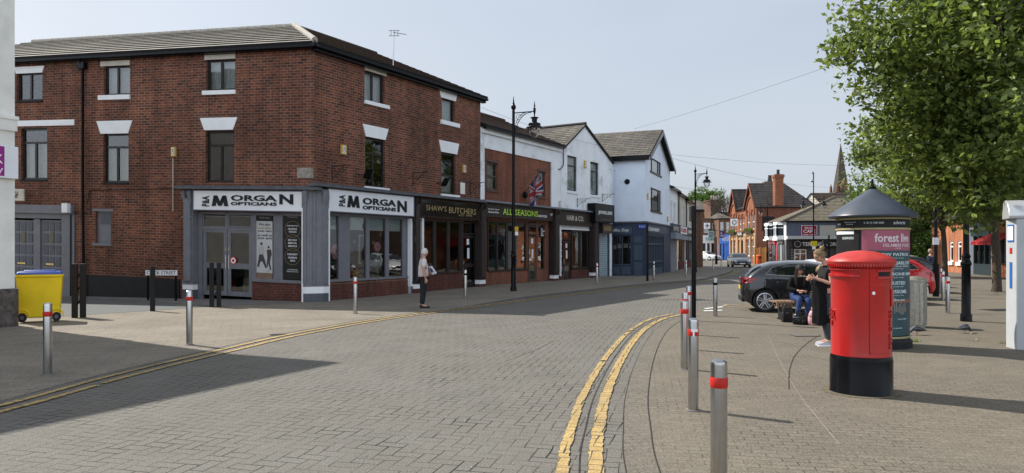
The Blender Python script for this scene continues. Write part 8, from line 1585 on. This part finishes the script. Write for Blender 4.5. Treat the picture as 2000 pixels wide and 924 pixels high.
def tree(label, base, cen, rad, nclump, per, lsize, mat_, seed, trunk_r=.16, nlimb=9, group='street trees on the plaza', fork=2.6, spread=.42, cut=None, name='street_tree', edge=()):
    rg_ = np.random.default_rng(seed); rr3 = random.Random(seed); base = Vector(base); cen = Vector(cen); t = thing(name, label, 'tree', base, group=group)
    b = MB(); fk = Vector((base.x+(cen.x-base.x)*.12, base.y+(cen.y-base.y)*.12, fork)); top_ = Vector((cen.x, cen.y, cen.z+rad[2]*.5))
    path = [base+Vector((0, 0, -.1)), base+Vector((.02, 0, .25)), base.lerp(fk, .5)+Vector((.05, .03, 0)), fk, fk.lerp(top_, .4)+Vector((rr3.uniform(-.2, .2), rr3.uniform(-.2, .2), 0)), fk.lerp(top_, .75), top_]
    b.tube(path, [trunk_r*1.25, trunk_r, trunk_r*.92, trunk_r*.85, trunk_r*.55, trunk_r*.3, .02], 12)
    clumps = []; sup = [at(*q) for q in edge]
    nsup = max(14, nclump//15)+len(sup)
    while len(sup) < nsup:
        v = rg_.normal(size=3); v /= np.linalg.norm(v); r_ = rg_.uniform(.2, 1.0)**.5; lump = 1+.12*math.sin(v[0]*5+seed)+.10*math.sin(v[2]*7+v[1]*4+seed*2)
        p = Vector((cen.x+v[0]*rad[0]*r_*lump*.9, cen.y+v[1]*rad[1]*r_*lump*.9, cen.z+v[2]*rad[2]*r_*lump*.9))
        if not (cut and cut(p-Vector((.5, 0, 0)))): sup.append(p)
    sr_ = max(rad)*.17
    while len(clumps) < nclump:
        if rg_.random() < .82:
            q = rg_.normal(size=3); q /= np.linalg.norm(q); s0 = sup[int(rg_.integers(nsup))]; k_ = sr_*rg_.uniform(.3, 1)**.4; p = s0+Vector((q[0]*k_, q[1]*k_, q[2]*k_*.62))
            if not (cut and cut(p)): clumps.append((p, .8))
            continue
        v = rg_.normal(size=3); v /= np.linalg.norm(v); r_ = rg_.uniform(.35, 1.0)**.5; lump = 1+.16*math.sin(v[0]*5+seed)+.13*math.sin(v[2]*7+v[1]*4+seed*2); p = Vector((cen.x+v[0]*rad[0]*r_*lump, cen.y+v[1]*rad[1]*r_*lump, cen.z+v[2]*rad[2]*r_*lump))
        if cut and cut(p): continue
        clumps.append((p, r_))
    limbs = []
    for k in range(nlimb):
        a = 2*PI*k/nlimb+rr3.random(); z = fork+(cen.z+rad[2]*.3-fork)*rr3.random(); s0 = fk.lerp(top_, rr3.uniform(0, .7)); e = Vector((cen.x+rad[0]*.72*math.cos(a), cen.y+rad[1]*.72*math.sin(a), z+rr3.uniform(.2, 1.4))); m_ = s0.lerp(e, .5)+Vector((0, 0, .35)); b.tube([s0, m_, e], [trunk_r*.42, trunk_r*.28, trunk_r*.12], 7); limbs += [(s0.lerp(m_, q)) for q in (.4, .8)]+[m_.lerp(e, q) for q in (.2, .6, 1)]
    tw = MB(); L_ = np.array([tuple(l) for l in limbs])
    for p, r_ in clumps:
        d = np.linalg.norm(L_-np.array(tuple(p)), axis=1); l = Vector(L_[int(np.argmin(d))]); m_ = l.lerp(p, .5)+Vector((rr3.uniform(-.1, .1), rr3.uniform(-.1, .1), rr3.uniform(0, .2))); tw.tube([l, m_, p], [.02, .012, .005], 3, caps=False)
        for q in range(3): e = p+Vector((rr3.gauss(0, 1), rr3.gauss(0, 1), rr3.gauss(.2, .8))).normalized()*spread*1.2; tw.tube([m_.lerp(p, .7), e], [.008, .003], 3, caps=False)
    to = b.build('trunk', m_bark, t, smooth=True); tw.build('branches', m_bark, to, uv=False)
    pts = []
    for p, r_ in clumps:
        k = max(4, int(per*rg_.uniform(.5, 1.4))); q = np.clip(rg_.normal(size=(k, 3)), -1.55, 1.55)*np.array([spread, spread, spread*.62])*rg_.uniform(.7, 1.2); q[:, 2] -= .12*np.abs(q[:, 0]); pts.append(q+np.array(tuple(p)))
    leaves_mesh('crown', np.concatenate(pts), lsize, mat_, t, tuple(base), seed); return t
tree('big near tree whose leafy crown fills the upper right corner', (14.2, 16.2, 0), (14.2, 15.8, 7.7), (6.1, 5.6, 5.8), 1050, 165, .076, m_leafA, 11, .24, 13, fork=2.8, spread=.33, edge=((1752, 20, 14.5), (1738, 88, 14.5), (1768, 175, 14.5), (1785, 250, 15), (1838, 330, 15), (1885, 60, 14), (1890, 170, 14.5), (1880, 280, 14.5), (1905, 365, 14.5), (1965, 350, 14), (1950, 250, 13), (1800, 60, 15), (1960, 120, 13), (1930, 310, 15)), cut=lambda p: 1000+p.x/p.y*FP < 1625+max(0, HY-(p.z-H)/p.y*FP-170)*.95)
tree('street tree with leaning bare trunk left of the kiosk', (19.6, 29, 0), (19.2, 29.2, 6.6), (5.2, 4.6, 4.0), 330, 130, .10, m_leafB, 21, .17, 10, fork=2.5, spread=.48)
tree('street tree beside the narrow windowed brick wall, beyond the bollards', (at(1845, HY, 44.6).x, 44.6, 0), (at(1835, HY, 44.6).x, 44.6, 6.9), (4.4, 4.4, 4.4), 240, 120, .13, m_leafB, 31, .17, 9, fork=2.2, spread=.55)
tree('leafy green tree behind the advertising column roof', (at(1775, HY, 61).x, 61, 0), (at(1783, HY, 61).x, 61, 6.0), (4.5, 3.8, 5.0), 220, 120, .15, m_leafC, 41, .22, 9, fork=1.2, spread=.6)
tree('low leafy tree at the end of the parked car row', (at(1800, HY, 70).x, 70, 0), (at(1800, HY, 70).x, 70, 3.4), (4.5, 3.5, 3.0), 170, 110, .17, m_leafC, 51, .2, 8, fork=.8, spread=.6)
tree('sparse pale young tree right of the column roof', (at(1738, HY, 70).x, 70, 0), (at(1738, HY, 70).x, 70, 5.6), (2.0, 2.0, 3.2), 60, 22, .12, m_leafC, 61, .12, 7, group=None, fork=2.0, spread=.5)
tree('bright green tree behind the stone house roof', (at(1375, HY, 150).x, 150, 0), (at(1375, HY, 150).x, 150, 11), (5.4, 4, 3.6), 170, 90, .24, m_leafC, 71, .3, 8, group=None, fork=4, spread=.8)
def bare(label, px, Y, top_z, w, seed):
    rr3 = random.Random(seed); p = at(px, HY, Y); t = thing('bare_tree', label, 'tree', (p.x, p.y, 0)); b = MB()
    def rec(a, d, l, r, k):
        e = a+d*l; b.tube([a, a.lerp(e, .5)+Vector((rr3.uniform(-.05, .05)*l,)*3), e], [r, r*.8, r*.6], 4 if k < 4 else 6, caps=False)
        if k == 0: return
        for _ in range(3): nd = (d+Vector((rr3.gauss(0, .42), rr3.gauss(0, .42), rr3.gauss(.1, .25)))).normalized(); rec(e, nd, l*rr3.uniform(.62, .85), r*.6, k-1)
    rec(Vector((p.x, p.y, 0)), Vector((0, 0, 1)), top_z*.30, w, 6); b.build('branches', m_bark, t, uv=False)
bare('leafless tree behind the twin gabled pub roof', 1444, 118, 11.5, .25, 4); bare('leafless tree between the green tree and the pub', 1412, 122, 10.5, .22, 9)
# moss and weeds
for (px, py, lab) in ((1780, 668, 'tuft of weeds at the advertising column base'), (1972, 672, 'tuft of weeds at the kiosk foot')):
    p = gp(px, py); t = thing('weed_tuft', lab, 'weeds', p); b = MB(); rr3 = random.Random(px)
    for k in range(60): a = p+Vector((rr3.gauss(0, .08), rr3.gauss(0, .05), 0)); e = a+Vector((rr3.gauss(0, .03), rr3.gauss(0, .03), rr3.uniform(.03, .09))); s_ = Vector((.008, .004, 0)); b.add([a-s_, a+s_, e], [(0, 1, 2)])
    b.build('leaves', m_leafA, t)
